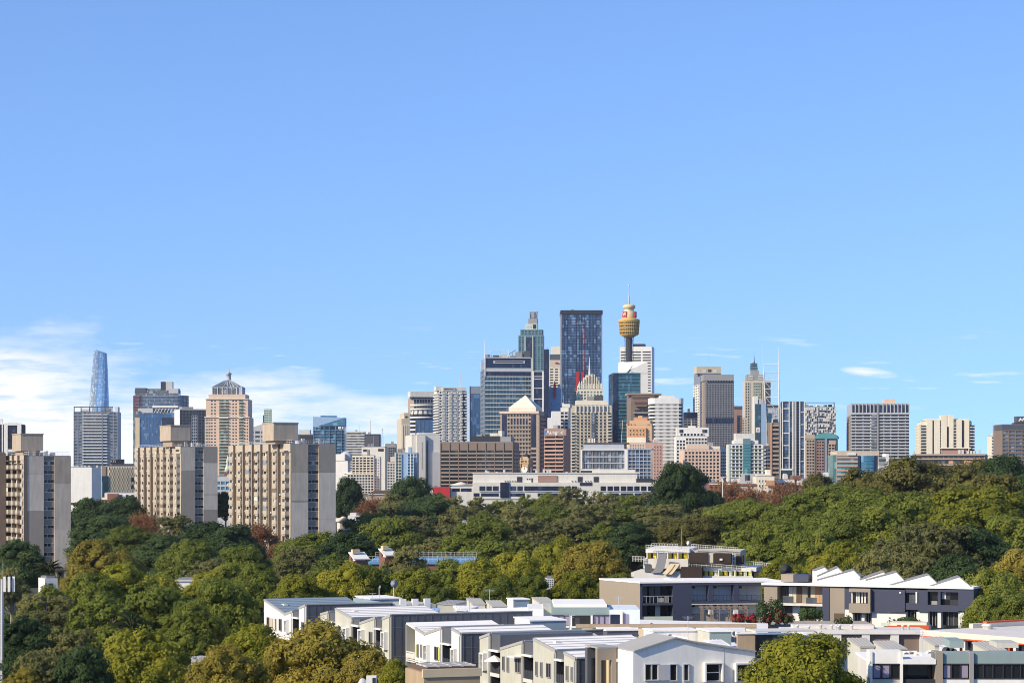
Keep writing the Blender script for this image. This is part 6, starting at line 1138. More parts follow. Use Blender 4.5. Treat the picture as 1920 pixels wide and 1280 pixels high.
b = Fr('porch_wing', 'taupe framed porch wing left of the big white gable house', 1120, 1156, 1214, 206, 18, dep=10, body=False, group=TG, gridyaw=True, clutter=0, base=0)
u0, u1 = 0, b.u(1156); zt_ = b.q(1138, 1215)[1]; o0, o1 = b.u(T4(217, 0)[0]), b.u(T4(305, 0)[0]); oz1 = b.q(*T4(260, 1082))[1]
b.bx('wall', u0, o0, 0, .5, 0, zt_, 'taupe'); b.bx('wall', o1, u1, 0, .5, 0, zt_, 'taupe'); b.bx('lintel', o0, o1, 0, .5, oz1, zt_, 'taupe'); b.bx('back_wall', u0, u1, 2.6, 3.2, 0, zt_ - .1, 'cladgrey'); b.bx('porch_glazing', o0, o1, 2.5, 2.58, 0, oz1, 'g_dark'); b.bx('balustrade', o0, o1, .1, .16, 0, oz1 - 2.2, 'charcoal'); b.bx('roof', u0, u1 + .1, 0, 3.3, zt_ + .01, zt_ + .15, 'roofgrey')
v1 = b.u(1187); b.bx('side_recess', u1, v1, 2.0, 3.2, 0, zt_ - .6, 'sand'); b.bx('side_hood', u1, v1, -.1, 2, b.q(*T4(420, 1095))[1], b.q(*T4(420, 1068))[1], 'paintwhite'); b.bx('side_lintel', u1, v1, .6, 2, b.q(*T4(420, 1068))[1] + .02, b.q(*T4(420, 1015))[1], 'charcoal'); b.bx('side_balustrade', u1, v1, .2, .26, 0, b.q(*T4(420, 1225))[1], 'charcoal'); b.bx('side_door', u1 + .5, v1 - .4, 1.94, 1.99, 0, b.q(*T4(420, 1105))[1], 'darkbrown'); b.done()

# flat roofed podium the roof rooms stand on
pod = prism('wall', None, 'paintwhite', [(XX(640, 322), 322), (XX(770, 262), 262), (XX(1005, 236), 236), (XX(1180, 216), 216), (XX(1440, 224), 224), (XX(1440, 292), 292), (XX(1190, 300), 300), (XX(900, 322), 322)], 0, 11.1, 'z'); pod.name = 'roof_podium'
tag(pod, 'large pale flat roof the small roof rooms and skylights stand on', 'roof', TG)
rv = random.Random(12)
for k in range(26):
    Yv = rv.uniform(232, 300); pv_ = 700 + (300 - Yv) * 6.2 + rv.uniform(0, 420) * (1 if Yv < 290 else .5)
    if 1000 < pv_ < 1420: q = lathe('roof_vent', None, 'offwhite', [(.16, 0), (.16, .5), (.3, .52), (.08, .75)], (XX(pv_, Yv), Yv, 11.1), 10); q.parent = pod
for i, (px_, py_, Y_, lb) in enumerate(((918, 1128, 292, 'thin television aerial behind the grey skylights'), (1068, 1180, 244, 'thin television aerial near the white door roof room'), (1290, 1182, 250, 'thin television aerial above the white roof box'), (880, 1142, 280, 'thin television aerial behind the long dark clad wall'), (1730, 1216, 206, 'thin television aerial beside the bottom right air units'), (1160, 1142, 276, 'thin television aerial on the pale blue wing'))):
    p = P(px_, py_, Y_); e = empty('aerial', p); tag(e, lb, 'aerial', 'roof aerials'); tube('pole', e, 'steel', (0, 0, -1.5), (0, 0, 1.6), .035); tubes('elements', e, 'steel', [((-.6, 0, 1.5), (.6, 0, 1.5), .02, .02), ((-.45, 0, 1.3), (.45, 0, 1.3), .02, .02), ((0, -.5, 1.5), (0, .5, 1.5), .02, .02)], 4)
def roomB(label, x0, x1, yt, Y, side, fm, sm, base=11.1, name='roof_room', yaw=16, door=False):
    b = Fr(name, label, x0, x1, yt, Y, yaw, side=side, dep=4, body=False, group='roof rooms and skylights', clutter=0, base=base, cat='roof room')
    b.bx('front_wall', 0, b.w, 0, .2, 0, b.top, fm); b.bx('side_wall', 0, .2, .2, b.d, 0, b.top - .003, sm); b.bx('rear_wall', .2, b.w, .2, b.d, 0, b.top - .05, fm); b.bx('roof', -.12, b.w + .12, -.12, b.d + .12, b.top, b.top + .14, 'roofmetal')
    if door: b.B('door', 'f', b.w * .1, b.w * .25, 0, 2.0, 0, .06, 'white')
    return b
b = roomB('blue grey roof room with two dishes behind the white terrace end', 695, 752, 1123, 300, 667, 'cladblue', 'paintwhite')
b.bx('blue_window', b.w * .02, b.w * .2, -.05, 0, .6, b.top - .2, 'g_cyan'); sg = [((b.w * .3, .3, b.top - .5), (b.w * .3, .3, b.top + 1.6), .05, .05), ((b.w * .78, .3, b.top - .5), (b.w * .78, .3, b.top + 1.5), .05, .05)]; tubes('dish_mast', b.e, 'offwhite', sg)
d_ = lathe('dish', b.e, 'bluegrey', [(.05, 0), (.3, .06), (.48, .16), (.5, .17)], (0, 0, 0), 16); d_.location = (b.w * .78, .1, b.top + 1.9); d_.rotation_euler = (R(70), 0, R(-10)); d_ = lathe('dish', b.e, 'white', [(.03, 0), (.18, .08), (.22, .1)], (0, 0, 0), 12); d_.location = (b.w * .3, .1, b.top + 1.6); d_.rotation_euler = (R(80), 0, R(70)); tubes('aerial', b.e, 'steel', [((b.w * .1, .5, b.top), (b.w * .1, .5, b.top + .8), .03, .03), ((b.w * .1 - .5, .5, b.top + .75), (b.w * .1 + .5, .5, b.top + .75), .025, .025)]); b.done()
roomB('blue grey roof room with a white door in the middle of the roofs', 994, 1061, 1164, 246, 965, 'cladblue', 'paintwhite', door=True).done()
roomB('small pale blue roof box beside the aerial behind the skylights', 963, 992, 1124, 300, 951, 'cladblue', 'paintwhite').done()
roomB('low pale blue roof box right of the big beige roof', 1035, 1088, 1196, 238, 1030, 'cladblue', 'paintwhite').done()
roomB('grey green roof box before the long timber beam', 1331, 1371, 1184, 246, 1308, 'greengrey', 'paintbeige').done()
roomB('white roof box with air units under the long beam', 1225, 1308, 1183, 250, 1207, 'paintwhite', 'paintwhite').done()
roomB('dark grey clad roof block beside the pair of solar panels', 1138, 1197, 1182, 246, 1120, 'cladgrey', 'cladgrey').done()
roomB('white stair block with a railed landing right of the timber box', 1456, 1520, 1194, 232, 1436, 'paintwhite', 'paintwhite', base=0).done()
b = roomB('weathered timber clad box with a dark glazed side', 1383, 1416, 1188, 228, 1381, 'timber', 'timber', base=0); b.bx('glazed_side', b.w + .02, b.w + 4.2, .3, 3, b.z(1230), b.top - .1, 'g_dark'); b.bx('roof_edge', b.w, b.w + 6, -.1, 3.2, b.top + .16, b.top + .3, 'offwhite')
for k in range(9): b.j.setdefault(('railing', 'white'), []).append(((b.w + .6 + k * .45, -.1, b.z(1234)), (b.w + .64 + k * .45, -.06, b.z(1218))))
b.bx('railing_top', b.w + .5, b.w + 4.4, -.12, -.04, b.z(1218), b.z(1217), 'white'); b.bx('landing', b.w, b.w + 4.5, -.1, 3, b.z(1240), b.z(1234), 'midgrey'); b.done()
def skill(label, pts, Y, dY, z_drop, mat='roofgrey', wallm='paintbeige', base=11.0):
    """mono-pitch skylight: a sloping lid on low walls. pts: photo corners back-left, back-right, front-right, front-left of the lid"""
    bl, br, fr_, fl = [P(*p, Y + (dY if i < 2 else 0)) for i, p in enumerate(pts)]
    o = empty('skylight', (fl.x, Y, base)); tag(o, label, 'skylight', 'roof rooms and skylights'); org = Vector((fl.x, Y, base))
    L4 = [v - org for v in (fl, fr_, br, bl)]
    up = Vector((0, 0, .14)); mesh('lid', o, mat, L4 + [v + up for v in L4], [(3, 2, 1, 0), (4, 5, 6, 7), (0, 1, 5, 4), (1, 2, 6, 5), (2, 3, 7, 6), (3, 0, 4, 7)])
    ins = [v * .94 + sum(L4, Vector()) / 4 * .06 for v in L4]; lo = [Vector((v.x, v.y, 0)) for v in ins]; hi = [v - Vector((0, 0, .02)) for v in ins]
    mesh('curb_wall', o, wallm, lo + hi, [(0, 1, 5, 4), (1, 2, 6, 5), (2, 3, 7, 6), (3, 0, 4, 7)])
    for k in range(5): t_ = (k + .5) / 5; a_, c_ = L4[0].lerp(L4[1], t_), L4[3].lerp(L4[2], t_); tube('seam', o, mat, a_ + up, c_ + up, .035)
    return o
def S3(*p): return [T3(*q) for q in p]
skill('grey skylight furthest left in the back row', S3((410, 230), (610, 240), (470, 275), (295, 262)), 300, 3.5, 0)
skill('grey skylight second in the back row', S3((575, 215), (715, 217), (762, 268), (635, 268)), 297, 2.5, 0)
skill('grey skylight third in the back row beside the pale box', S3((758, 235), (905, 235), (972, 290), (820, 290)), 295, 2.5, 0)
skill('grey skylight on the grey green block, left of two', S3((1195, 205), (1345, 205), (1425, 258), (1270, 258)), 292, 2.5, 0)
skill('grey skylight on the grey green block, right of two', S3((1455, 222), (1600, 222), (1672, 278), (1525, 278)), 290, 2.5, 0)
skill('light skylight in front of the dark clad roof block', S3((1610, 548), (1790, 548), (1890, 612), (1700, 612)), 240, 2.5, 0)
def S4(*p): return [T4(*q) for q in p]
skill('front one of two white edged solar panel roofs', S4((440, 893), (560, 905), (440, 945), (275, 948)), 232, 3, 0, 'cladgrey'); skill('rear one of two white edged solar panel roofs', S4((440, 868), (540, 875), (430, 912), (275, 918)), 236, 3, 0, 'cladgrey')
skill('flat pale metal roof left of the beige big roof', S4((580, 905), (850, 880), (960, 900), (720, 925)), 238, 4, 0, 'roofmetal'); skill('silver roof right of the white gable ridge', S4((1090, 920), (1250, 918), (1340, 975), (1140, 938)), 226, 3, 0, 'roofmetal')
skill('long white roof sheet behind the dark clad wall', S3((590, 320), (1160, 300), (1160, 345), (620, 352)), 283, 4, 0, 'roofmetal'); skill('white roof sheet left of the pale skylights', S3((450, 285), (700, 285), (580, 330), (480, 325)), 290, 4, 0, 'roofmetal'); skill('pale blue roof sheet behind the beige terraces', S3((160, 310), (330, 310), (300, 345), (180, 350)), 285, 4, 0, 'roofblue')
# grey green block with curtained windows
b = Fr('roof_block', 'grey green upper storey with purple curtained windows behind the roofs', 1034, 1143, 1138, 276, 0, dep=12, wall='greengrey', clutter=0, group='roof rooms and skylights', cat='building', base=0, roof='roofmetal')
for x0_, x1_ in ((1035, 1069), (1112, 1143)):
    n_ = 3
    for k in range(n_): xa_ = x0_ + (x1_ - x0_) * k / n_; b.px('window', xa_ + .6, xa_ + (x1_ - x0_) / n_ - .4, 1153.5, 1171, 0, .05, 'curtain'); b.px('mullion', xa_, xa_ + .6, 1153, 1171.5, 0, .14, 'charcoal')
    b.px('window_head', x0_, x1_, 1152.2, 1153.4, 0, .2, 'charcoal')
b.px('balcony_opening', 1073, 1107, 1153, 1173, 0, .06, 'g_dark'); b.px('white_pier', 1069.5, 1072.5, 1153, 1173, 0, .3, 'paintwhite'); b.px('white_pier', 1107.5, 1111, 1153, 1173, 0, .3, 'paintwhite'); b.px('ledge', 1033, 1144, 1173, 1175, 0, .6, 'paintwhite'); b.px('left_wing', 990, 1019, 1140, 1200, -10, .3, 'paintwhite'); b.px('window', 993, 1016, 1155, 1164, .3, .36, 'curtain')
b.px('right_wing', 1143, 1199.5, 1142, 1200, -10, .2, 'paleblue'); b.px('window', 1144, 1162, 1151, 1171, .2, .26, 'g_navy'); b.px('window', 1167.5, 1178.5, 1150.5, 1169.5, .2, .26, 'curtain'); b.px('white_pier', 1162.5, 1167, 1145, 1172, .2, .5, 'paintwhite'); b.px('left_gap_wall', 1019, 1034, 1138, 1200, -10, -.6, 'paintbeige')
for x in (1093, 1098, 1104, 1110, 1116, 1124, 1131): b.px('air_unit', x, x + 4, 1134, 1138, -6, -4, 'white')
b.done()
tag(box('timber_beam', None, 'timber', (XX(1080, 262), 261.5, ZZ(1175, 262)), (XX(1418, 262), 262.5, ZZ(1169.5, 262))), 'long weathered timber beam running across the roofs', 'beam')
for i, px_ in enumerate((1101, 1207, 1310, 1408)):
    o = box('beam_pier', None, 'sand', (XX(px_, 262) - .6, 261.6, 11.0), (XX(px_, 262) + .6, 262.4, ZZ(1175, 262))); tag(o, ['left end', 'second', 'third', 'right end'][i] + ' short pier carrying the long timber beam', 'pier', 'piers under the timber beam')
# air conditioning units on the roofs
rnd = random.Random(4); AC_GROUPS = {}
for i, (px_, py_, Y_) in enumerate(((1105, 1188, 250), (1216, 1186, 245), (1222, 1188, 245), (1230, 1186, 246), (1243, 1186, 246), (1258, 1186, 247), (1336, 1182, 252), (1345, 1182, 252), (1362, 1180, 252), (1378, 1180, 252), (1386, 1182, 250), (1701, 1219, 205), (1712, 1218, 205), (1722, 1222, 204), (1745, 1218, 206), (1775, 1216, 207), (1783, 1215, 207), (1790, 1214, 207), (1752, 1219, 206), (1075, 1207, 235), (1102, 1216, 232), (1107, 1215, 232))):
    p = P(px_, py_, Y_); o = empty('air_unit', (p.x, p.y, p.z - .75)); s_ = rnd.uniform(.8, 1.1) * (1.3 if i in (15, 16) else 1)
    box('casing', o, 'white', (-.42 * s_, 0, 0), (.42 * s_, .35, .8 * s_)); f_ = lathe('fan_grille', o, 'darkgrey', [(.27 * s_, 0), (.27 * s_, .03)], (0, 0, 0), 12, False); f_.location = (-.06, 0, .42 * s_); f_.rotation_euler = (R(90), 0, 0); box('stand', o, 'grey', (-.4, .02, -.6), (.4, .3, 0))
    where = 'under the long timber beam' if px_ < 1420 and py_ < 1200 else ('behind the bottom right grey building' if px_ > 1600 else 'beside the nearest beige roof')
    ORD = ['leftmost', 'second', 'third', 'fourth', 'fifth', 'sixth', 'seventh', 'eighth', 'ninth', 'tenth', 'rightmost']; grp = AC_GROUPS.setdefault(where, []); grp.append((px_, o)); tag(o, 'x', 'air conditioner', 'air conditioners ' + where)

for where, grp in AC_GROUPS.items():
    grp.sort(key=lambda g: g[0])
    for i, (_, o) in enumerate(grp): o['label'] = 'white boxed air conditioner ' + where + ', ' + ('rightmost' if i == len(grp) - 1 else ORD[i] + ('' if i == 0 else ' from the left')) + ' '

# ------------------------------------------------------------------ navy and taupe apartment building
NG = 'apartment buildings behind the terraces'
b = Fr('navy_apartments', 'navy and taupe apartment building, balcony wing on the left', 1200, 1434, 1094, 326, 10, dep=10, body=False, group=NG, gridyaw=True, clutter=0, base=0)
zt_ = b.q(1250, 1094)[1]; zm = b.q(1250, 1131)[1]; zb = b.q(1250, 1170)[1]
pf = P(1124, HZ, 336.5) - Vector((b.e.location.x, b.e.location.y, CZ)); sx_, sy_ = pf.x * math.cos(b.th) + pf.y * math.sin(b.th), -pf.x * math.sin(b.th) + pf.y * math.cos(b.th)
prism('side_wall', b.e, 'taupe', [(0, 0), (.4, .3), (sx_ + .5, sy_ + .1), (sx_, sy_)], 0, zt_ + .1, 'z'); prism('roof', b.e, 'roofmetal', [(-.05, -.1), (b.w + 2.5, -.1), (b.w + 2.5, 8.5), (sx_ - .05, sy_ + .1)], zt_ + .12, zt_ + .35, 'z'); b.bx('rear_wall', .3, b.w, 3.2, 8, 0, zt_, 'lightgrey')
b.px('navy_pier', 1262, 1297, 1094, 1190, -3.2, 0, 'navyclad'); b.px('roof_box', 1271, 1296, 1087, 1093.5, -8, -4, 'white'); b.px('corner_frame', 1200, 1204, 1094, 1190, -3.2, 0, 'navyclad'); b.px('top_beam', 1200, 1262, 1094, 1098, -3, .0, 'navyclad'); b.px('floor_beam', 1204, 1262, 1130, 1134, -3, -.02, 'navyclad'); b.px('base_wall', 1200, 1262, 1171, 1200, -3, -.03, 'navyclad')
for ya_, yb_, glassm in ((1098, 1130, 'g_grey'), (1134, 1171, 'g_win')):
    for xa_, xb_, mt in ((1206, 1219, 'g_grey'), (1223, 1233, glassm), (1234, 1244, 'cream' if ya_ > 1100 else 'g_grey'), (1246, 1260, 'g_dark')): b.px('balcony_glazing', xa_, xb_, ya_ + 1, yb_ - 1, -3.1, -1.9, mt); b.px('mullion', xb_, xb_ + .8, ya_, yb_, -3.1, -1.8, 'charcoal')
b.px('glass_balustrade', 1203.5, 1262, 1155, 1170, -.2, -.14, 'greenish')
for k in range(8): b.px('balusters', 1205 + k * 7, 1205.5 + k * 7, 1117, 1130, -.2, -.15, 'lightgrey', True)
b.px('handrail', 1204, 1262, 1116.5, 1117.2, -.22, -.12, 'lightgrey'); b.px('cafe_table', 1238, 1248, 1121, 1129, -1.5, -1.0, 'grey'); b.px('cafe_chair', 1250, 1255, 1118, 1130, -1.4, -.9, 'midgrey')
b.px('wing_beam', 1297, 1434, 1091.5, 1096, -3.2, .05, 'navyclad'); b.px('wing_floor', 1297, 1434, 1126, 1130.5, -3.2, .05, 'navyclad'); b.px('wing_slab', 1297, 1420, 1130.8, 1132.5, -3, .2, 'offwhite'); b.px('wing_base', 1297, 1434, 1151, 1190, -3.2, -1, 'concretedark')
for x0_, x1_ in ((1329, 1337), (1376, 1385)): b.px('wing_pier', x0_, x1_, 1096, 1126, -3.2, .02, 'navyclad'); b.px('white_pier', x0_ + .5, x1_ - .5, 1130.5, 1151, -3, -.1, 'white')
for x0_, x1_ in ((1297, 1329), (1337, 1376), (1385, 1434)):
    xm = x0_ + (x1_ - x0_) * .4; b.px('back_panel', x0_, xm, 1097, 1126, -3.15, -1.5, 'offwhite'); b.px('back_panel', xm, x1_, 1097, 1126, -3.15, -1.45, 'lightgrey'); b.px('high_window', x0_ + 1, x0_ + 11, 1099, 1103, -1.5, -1.35, 'g_dark'); b.px('lower_panel', x0_, x1_, 1133, 1151, -3.1, -1.6, 'white'); b.px('lower_window', x0_ + 1, x0_ + 11, 1134, 1138, -1.6, -1.5, 'g_dark')
    for k in range(6): b.px('balusters', x0_ + k * (x1_ - x0_) / 6, x0_ + .5 + k * (x1_ - x0_) / 6, 1115, 1126, -.2, -.15, 'charcoal', True)
    b.px('handrail', x0_, x1_, 1114.5, 1115.2, -.22, -.12, 'charcoal')
b.done()
b = Fr('navy_apartments', 'navy and white apartment building with a white ground floor on the right', 1433, 1825, 1093, 325, -24, dep=14, body=False, group=NG, gridyaw=True, clutter=0, base=0)
D_ = 12.0
def NB(name, x0, x1, y0, y1, p0, p1, mat, join=False): return b.px(name, T5(x0, 0)[0], T5(x1, 0)[0], T5(0, y0)[1], T5(0, y1)[1], p0, p1, mat, join)
roofz = b.q(1640, 1100)[1]
b.bx('rear_wall', .2, b.w - .2, 3.0, D_, 0, roofz - .1, 'lightgrey'); b.bx('roof', -.3, b.w + .1, -.4, D_ + .3, roofz, roofz + .3, 'roofmetal')
NB('taupe_wall', -30, 70, 222, 520, -3, 0, 'taupe'); NB('navy_pier', 410, 462, 240, 500, -3, .15, 'navyclad'); NB('taupe_wall', 462, 575, 240, 520, -3, .05, 'taupe'); NB('dark_panel', 497, 570, 436, 520, .05, .12, 'darkbrown'); NB('navy_panel', 575, 622, 250, 404, -3, .1, 'navyclad'); NB('white_wall', 575, 636, 404, 530, -3, 0, 'white')
NB('balcony_slab', 70, 410, 362, 380, -3, .1, 'offwhite')
for xa_, xb_, mt in ((72, 105, 'darkbrown'), (108, 132, 'g_dark'), (134, 158, 'offwhite'), (160, 190, 'beige'), (192, 230, 'darkbrown'), (234, 275, 'taupe'), (278, 296, 'g_dark'), (298, 330, 'sand'), (332, 366, 'orangebrown'), (368, 408, 'timber')): NB('balcony_back', xa_, xb_, 240, 362, -3, -1.4, mt)
for xa_, xb_, mt in ((72, 155, 'darkbrown'), (160, 215, 'white'), (218, 236, 'g_dark'), (240, 330, 'darkbrown'), (335, 408, 'white')): NB('lower_back', xa_, xb_, 380, 520, -3, -1.5, mt)
NB('glass_balustrade', 110, 190, 308, 358, -.1, -.05, 'g_grey'); NB('glass_balustrade', 285, 365, 318, 374, -.1, -.05, 'g_grey')
NB('bay_box', 620, 780, 250, 275, -2, .9, 'taupe'); NB('bay_box', 620, 780, 362, 430, -2, .9, 'taupe'); NB('bay_box', 762, 780, 275, 362, -2, .9, 'taupe'); NB('bay_glazing', 622, 762, 275, 362, -2, -.1, 'g_win')
for x in (622, 660, 676, 700, 722, 750): NB('bay_curtain', x, x + 12, 277, 360, -.1, 0, 'offwhite')
NB('navy_panel', 780, 1030, 258, 426, -3, .25, 'navyclad'); NB('navy_panel', 1030, 1130, 258, 282, -3, .1, 'navyclad'); NB('window', 1030, 1050, 284, 358, -.4, -.3, 'g_dark'); NB('window', 1054, 1098, 284, 358, -.4, -.3, 'g_grey'); NB('navy_panel', 1030, 1130, 358, 410, -3, .1, 'navyclad'); NB('white_jamb', 1108, 1120, 275, 360, -.5, .12, 'white'); NB('navy_panel', 1130, 1200, 262, 424, -3, .2, 'navyclad'); NB('navy_panel', 1200, 1430, 258, 276, -3, .2, 'navyclad'); NB('navy_panel', 1200, 1430, 374, 424, -3, .2, 'navyclad'); NB('navy_panel', 1430, 1545, 258, 420, -11, .22, 'navyclad'); NB('navy_pier', 1278, 1296, 276, 374, -3, .18, 'navyclad')
NB('window', 1200, 1278, 276, 374, -.6, -.5, 'g_dark'); NB('window', 1296, 1430, 276, 374, -.6, -.5, 'g_dark'); NB('drawn_blind', 1298, 1328, 278, 330, -.5, -.45, 'offwhite'); NB('side_table', 1215, 1265, 345, 372, -.5, -.4, 'grey')
for k, (xa_, xb_, wf) in enumerate(((636, 700, 1), (700, 722, 0), (722, 776, 1), (776, 1032, 0), (1032, 1112, 1), (1112, 1198, 0), (1198, 1270, 1), (1270, 1296, 0), (1296, 1426, 1), (1426, 1468, 0))):
    if wf:
        NB('ground_glazing', xa_, xb_, 424, 530, -1, -.9, 'g_dark')
        for j_ in range(3): NB('ground_mullion', xa_ + (xb_ - xa_) * j_ / 3, xa_ + (xb_ - xa_) * j_ / 3 + 4, 424, 530, -.9, -.75, 'grey' if j_ else 'offwhite')
    else: NB('white_wall', xa_, xb_, 426, 545, -3, -.1, 'white')
NB('hedge_planter', 858, 975, 505, 530, .2, .8, 'greenish'); NB('wall_lamp', 905, 915, 466, 472, -.1, .05, 'charcoal'); NB('wall_lamp', 990, 1004, 275, 286, .25, .4, 'white')
NB('plant_box', 65, 158, 148, 205, -5, -2, 'taupe'); NB('plant_box', 158, 268, 152, 205, -5, -2.05, 'navyclad'); NB('plant_box', 632, 682, 188, 245, -5, -2, 'taupe'); NB('plant_box', 682, 792, 188, 245, -5, -2.05, 'navyclad')
for x, y0_ in ((290, 120), (330, 128)): NB('roof_plant', x, x + 34, y0_, 205, -5, -3, 'white')
for k in range(4): c_ = lathe('duct', b.e, 'white', [(.75, 0), (.8, .1), (.75, .2), (.75, .9)], (0, 0, 0), 14); c_.location = (b.u(T5(530 + k * 26, 0)[0]), 2.5, roofz + 1.0); c_.rotation_euler = (0, R(90), 0)
NB('roof_speaker', 1038, 1058, 220, 244, -1.5, -1.2, 'charcoal')
def saw(pts, v0, v1):
    P3 = [b.q(*T5(*p)) for p in pts]; lo = roofz + .3; kx = math.tan(b.th) + .06
    A_ = [(P3[0][0], min(P3[0][1], lo)), P3[0], P3[1], P3[2], (P3[2][0], min(P3[2][1], lo))]; n5 = len(A_)
    v = [(x + kx * v0, v0, z) for x, z in A_] + [(x + kx * v1, v1, z) for x, z in A_]
    mesh('gable', b.e, 'white', v, [tuple(range(n5))[::-1], tuple(range(n5, 2 * n5))] + [(k, (k + 1) % n5, n5 + (k + 1) % n5, n5 + k) for k in range(n5)])
    for p, q_ in ((P3[0], P3[1]), (P3[1], P3[2])):
        w8 = [(x + kx * y_, y_, z + dz) for dz in (.02, .16) for x, y_, z in ((p[0], v0 - .1, p[1]), (q_[0], v0 - .1, q_[1]), (q_[0], v1, q_[1]), (p[0], v1, p[1]))]
        mesh('gable_roof', b.e, 'midgrey', w8, [(3, 2, 1, 0), (4, 5, 6, 7), (0, 1, 5, 4), (1, 2, 6, 5), (2, 3, 7, 6), (3, 0, 4, 7)])
for i, pts in enumerate((((1180, 250), (1435, 165), (1540, 252)), ((880, 240), (1205, 150), (1278, 218)), ((735, 192), (965, 130), (1025, 192)), ((690, 190), (868, 128), (892, 152)), ((370, 192), (645, 115), (697, 168)), ((372, 162), (525, 95), (566, 132)), ((345, 122), (425, 93), (452, 118)))): saw(pts, .6 + i * .06, 2.4 + i * .05)
b.done()
# pergola and garden in the court
e = empty('pergola', (XX(1318, 310), 310, 0)); tag(e, 'thin brown steel pergola in the courtyard before the balcony wing', 'pergola')
zb_, zt_ = ZZ(1168, 310), ZZ(1142, 310)
for px_ in (1318, 1337, 1349, 1370, 1401): x = XX(px_, 310) - e.location.x; box('post', e, 'brown', (x - .08, -.08, 0), (x + .08, .08, zt_)); box('rear_post', e, 'brown', (x - .08, 3, 0), (x + .08, 3.16, zt_))
for y_ in (0, 3): box('beam', e, 'brown', (-.3, y_ - .1, zt_), (XX(1402, 310) - e.location.x + .2, y_ + .14, zt_ + .25))
for k in range(9): x = k * (XX(1401, 310) - e.location.x) / 8; box('rafter', e, 'brown', (x - .04, -.3, zt_ + .26), (x + .04, 3.4, zt_ + .36))
gp = box('planter_wall', None, 'concretedark', (XX(1300, 300), 296, 0), (XX(1640, 296), 304, ZZ(1167, 300))); tag(gp, 'long brown garden planter wall below the courtyard shrubs', 'planter')
def plant(label, px, ybase, Y, h, w_, mat, seed, name='shrub', red=False):
    rng = np.random.default_rng(seed); n_ = 900
    d = sph(rng, n_, -.95); c = d * np.array([w_, w_, h * .52]) * rng.uniform(.5, 1.05, (len(d), 1)) * (1 + .25 * np.sin(d[:, :1] * 5 + seed)) + np.array([0, 0, h * .42])
    me = leaf_mesh('crown', mat, c, d, .13, rng, rng.uniform(0, 1, len(d))); p = P(px, ybase, Y); e = empty(name, p); tag(e, label, 'plant', 'courtyard garden plants')
    o = bpy.data.objects.new('foliage', me); link(o, e); tube('stem', e, 'bark', (0, 0, -.2), (0, 0, h * .5), .08)
    if red:
        me2 = leaf_mesh('flowers', 'leaf_red', c[::5] + np.array([0, -.15, .2]), d[::5], .2, rng, rng.uniform(0, 1, len(d[::5]))); link(bpy.data.objects.new('red_leaves', me2), e)
leaf_mat('leaf_red', (.20, .02, .03), (.36, .03, .04), (.5, .07, .06))
for i, (px_, yb_, h_, w_, mt, rd, lb) in enumerate(((1432, 1166, 3.2, 1.3, 'leaf_dark', 0, 'large dark shrub in the courtyard, tallest'), (1455, 1160, 3.0, 1.0, 'leaf_dark', 0, 'dark shrub beside the taupe wall'), (1386, 1168, 1.2, .8, 'leaf_palm', 1, 'red leaved rosette plant nearest the pergola'), (1410, 1168, 1.0, .7, 'leaf_palm', 1, 'red leaved rosette plant under the tallest dark shrub'), (1440, 1168, 1.1, .7, 'leaf_palm', 1, 'red leaved plant low in the middle of the planter'), (1460, 1167, 1.6, 1.1, 'leaf_palm', 1, 'largest red leaved rosette plant beside the dark shrub'), (1476, 1167, 1.1, .8, 'leaf_palm', 0, 'grey green tuft right of the largest red plant'), (1512, 1160, 1.6, 1.1, 'leaf_dark', 0, 'dark low bush below the timber balcony'), (1530, 1160, 1.5, .9, 'leaf_dark', 0, 'dark low bush beside the navy pier'), (1585, 1172, 1.2, 1.2, 'leaf_palm', 0, 'yellowish grass clump in front of the white ground floor'), (1700, 1170, 1.0, 2.2, 'leaf_dark', 0, 'low clipped hedge before the white ground floor wall'))):
    plant(lb, px_, yb_, 295, h_, w_, mt, 60 + i, red=bool(rd))

# ------------------------------------------------------------------ yellow panelled building with roof rails
b = Fr('yellow_apartments', 'weathered white and yellow apartment building with roof railings and ramps', 1190, 1420, 1035, 385, -10, dep=14, body=False, group=NG, gridyaw=True, clutter=0, base=0)
def YB(name, x0, x1, y0, y1, p0, p1, mat, join=False): return b.px(name, T4(x0, 0)[0], T4(x1, 0)[0], T4(0, y0)[1], T4(0, y1)[1], p0, p1, mat, join)
YB('lower_wall', 480, 905, 330, 520, -12, 1.5, 'offwhite'); YB('lower_parapet', 510, 905, 318, 395, 1.5, 2.0, 'offwhite'); YB('core_wall', 600, 1400, 150, 420, -14, -3, 'beige')
YB('upper_roof', 596, 972, 130, 165, -14, -.2, 'white'); YB('upper_parapet', 580, 965, 214, 296, -3, .6, 'offwhite')
for k in range(8): x0_ = 612 + k * 44; YB('yellow_panel', x0_, x0_ + 26, 165, 240, -3, -.8 + .02 * k, 'yellowp'); YB('dark_window', x0_ + 28, x0_ + 42, 168, 236, -3, -1.1, 'brown' if k % 2 else 'g_win')
for k in range(5): YB('upper_post', 606 + k * 88, 614 + k * 88, 160, 214, -1, .3, 'white')
YB('mesh_box', 972, 1135, 165, 248, -3, 1.4, 'meshbrown'); YB('grey_box', 1135, 1182, 168, 245, -3, 1.1, 'beige'); YB('mesh_box', 1182, 1336, 172, 250, -3, 1.3, 'meshbrown'); YB('lower_mesh_box', 910, 1092, 282, 396, -2, 2.4, 'meshbrown'); YB('right_mesh_box', 1530, 1610, 330, 395, -4, 1.2, 'meshbrown'); YB('mesh_wedge', 1336, 1430, 190, 262, -3, -.5, 'meshbrown')
YB('right_roof', 1092, 1545, 290, 322, -12, -.1, 'white'); YB('right_base', 1075, 1520, 362, 420, -6, 1.0, 'offwhite'); YB('right_wall', 1092, 1545, 300, 400, -12, -2, 'beige')
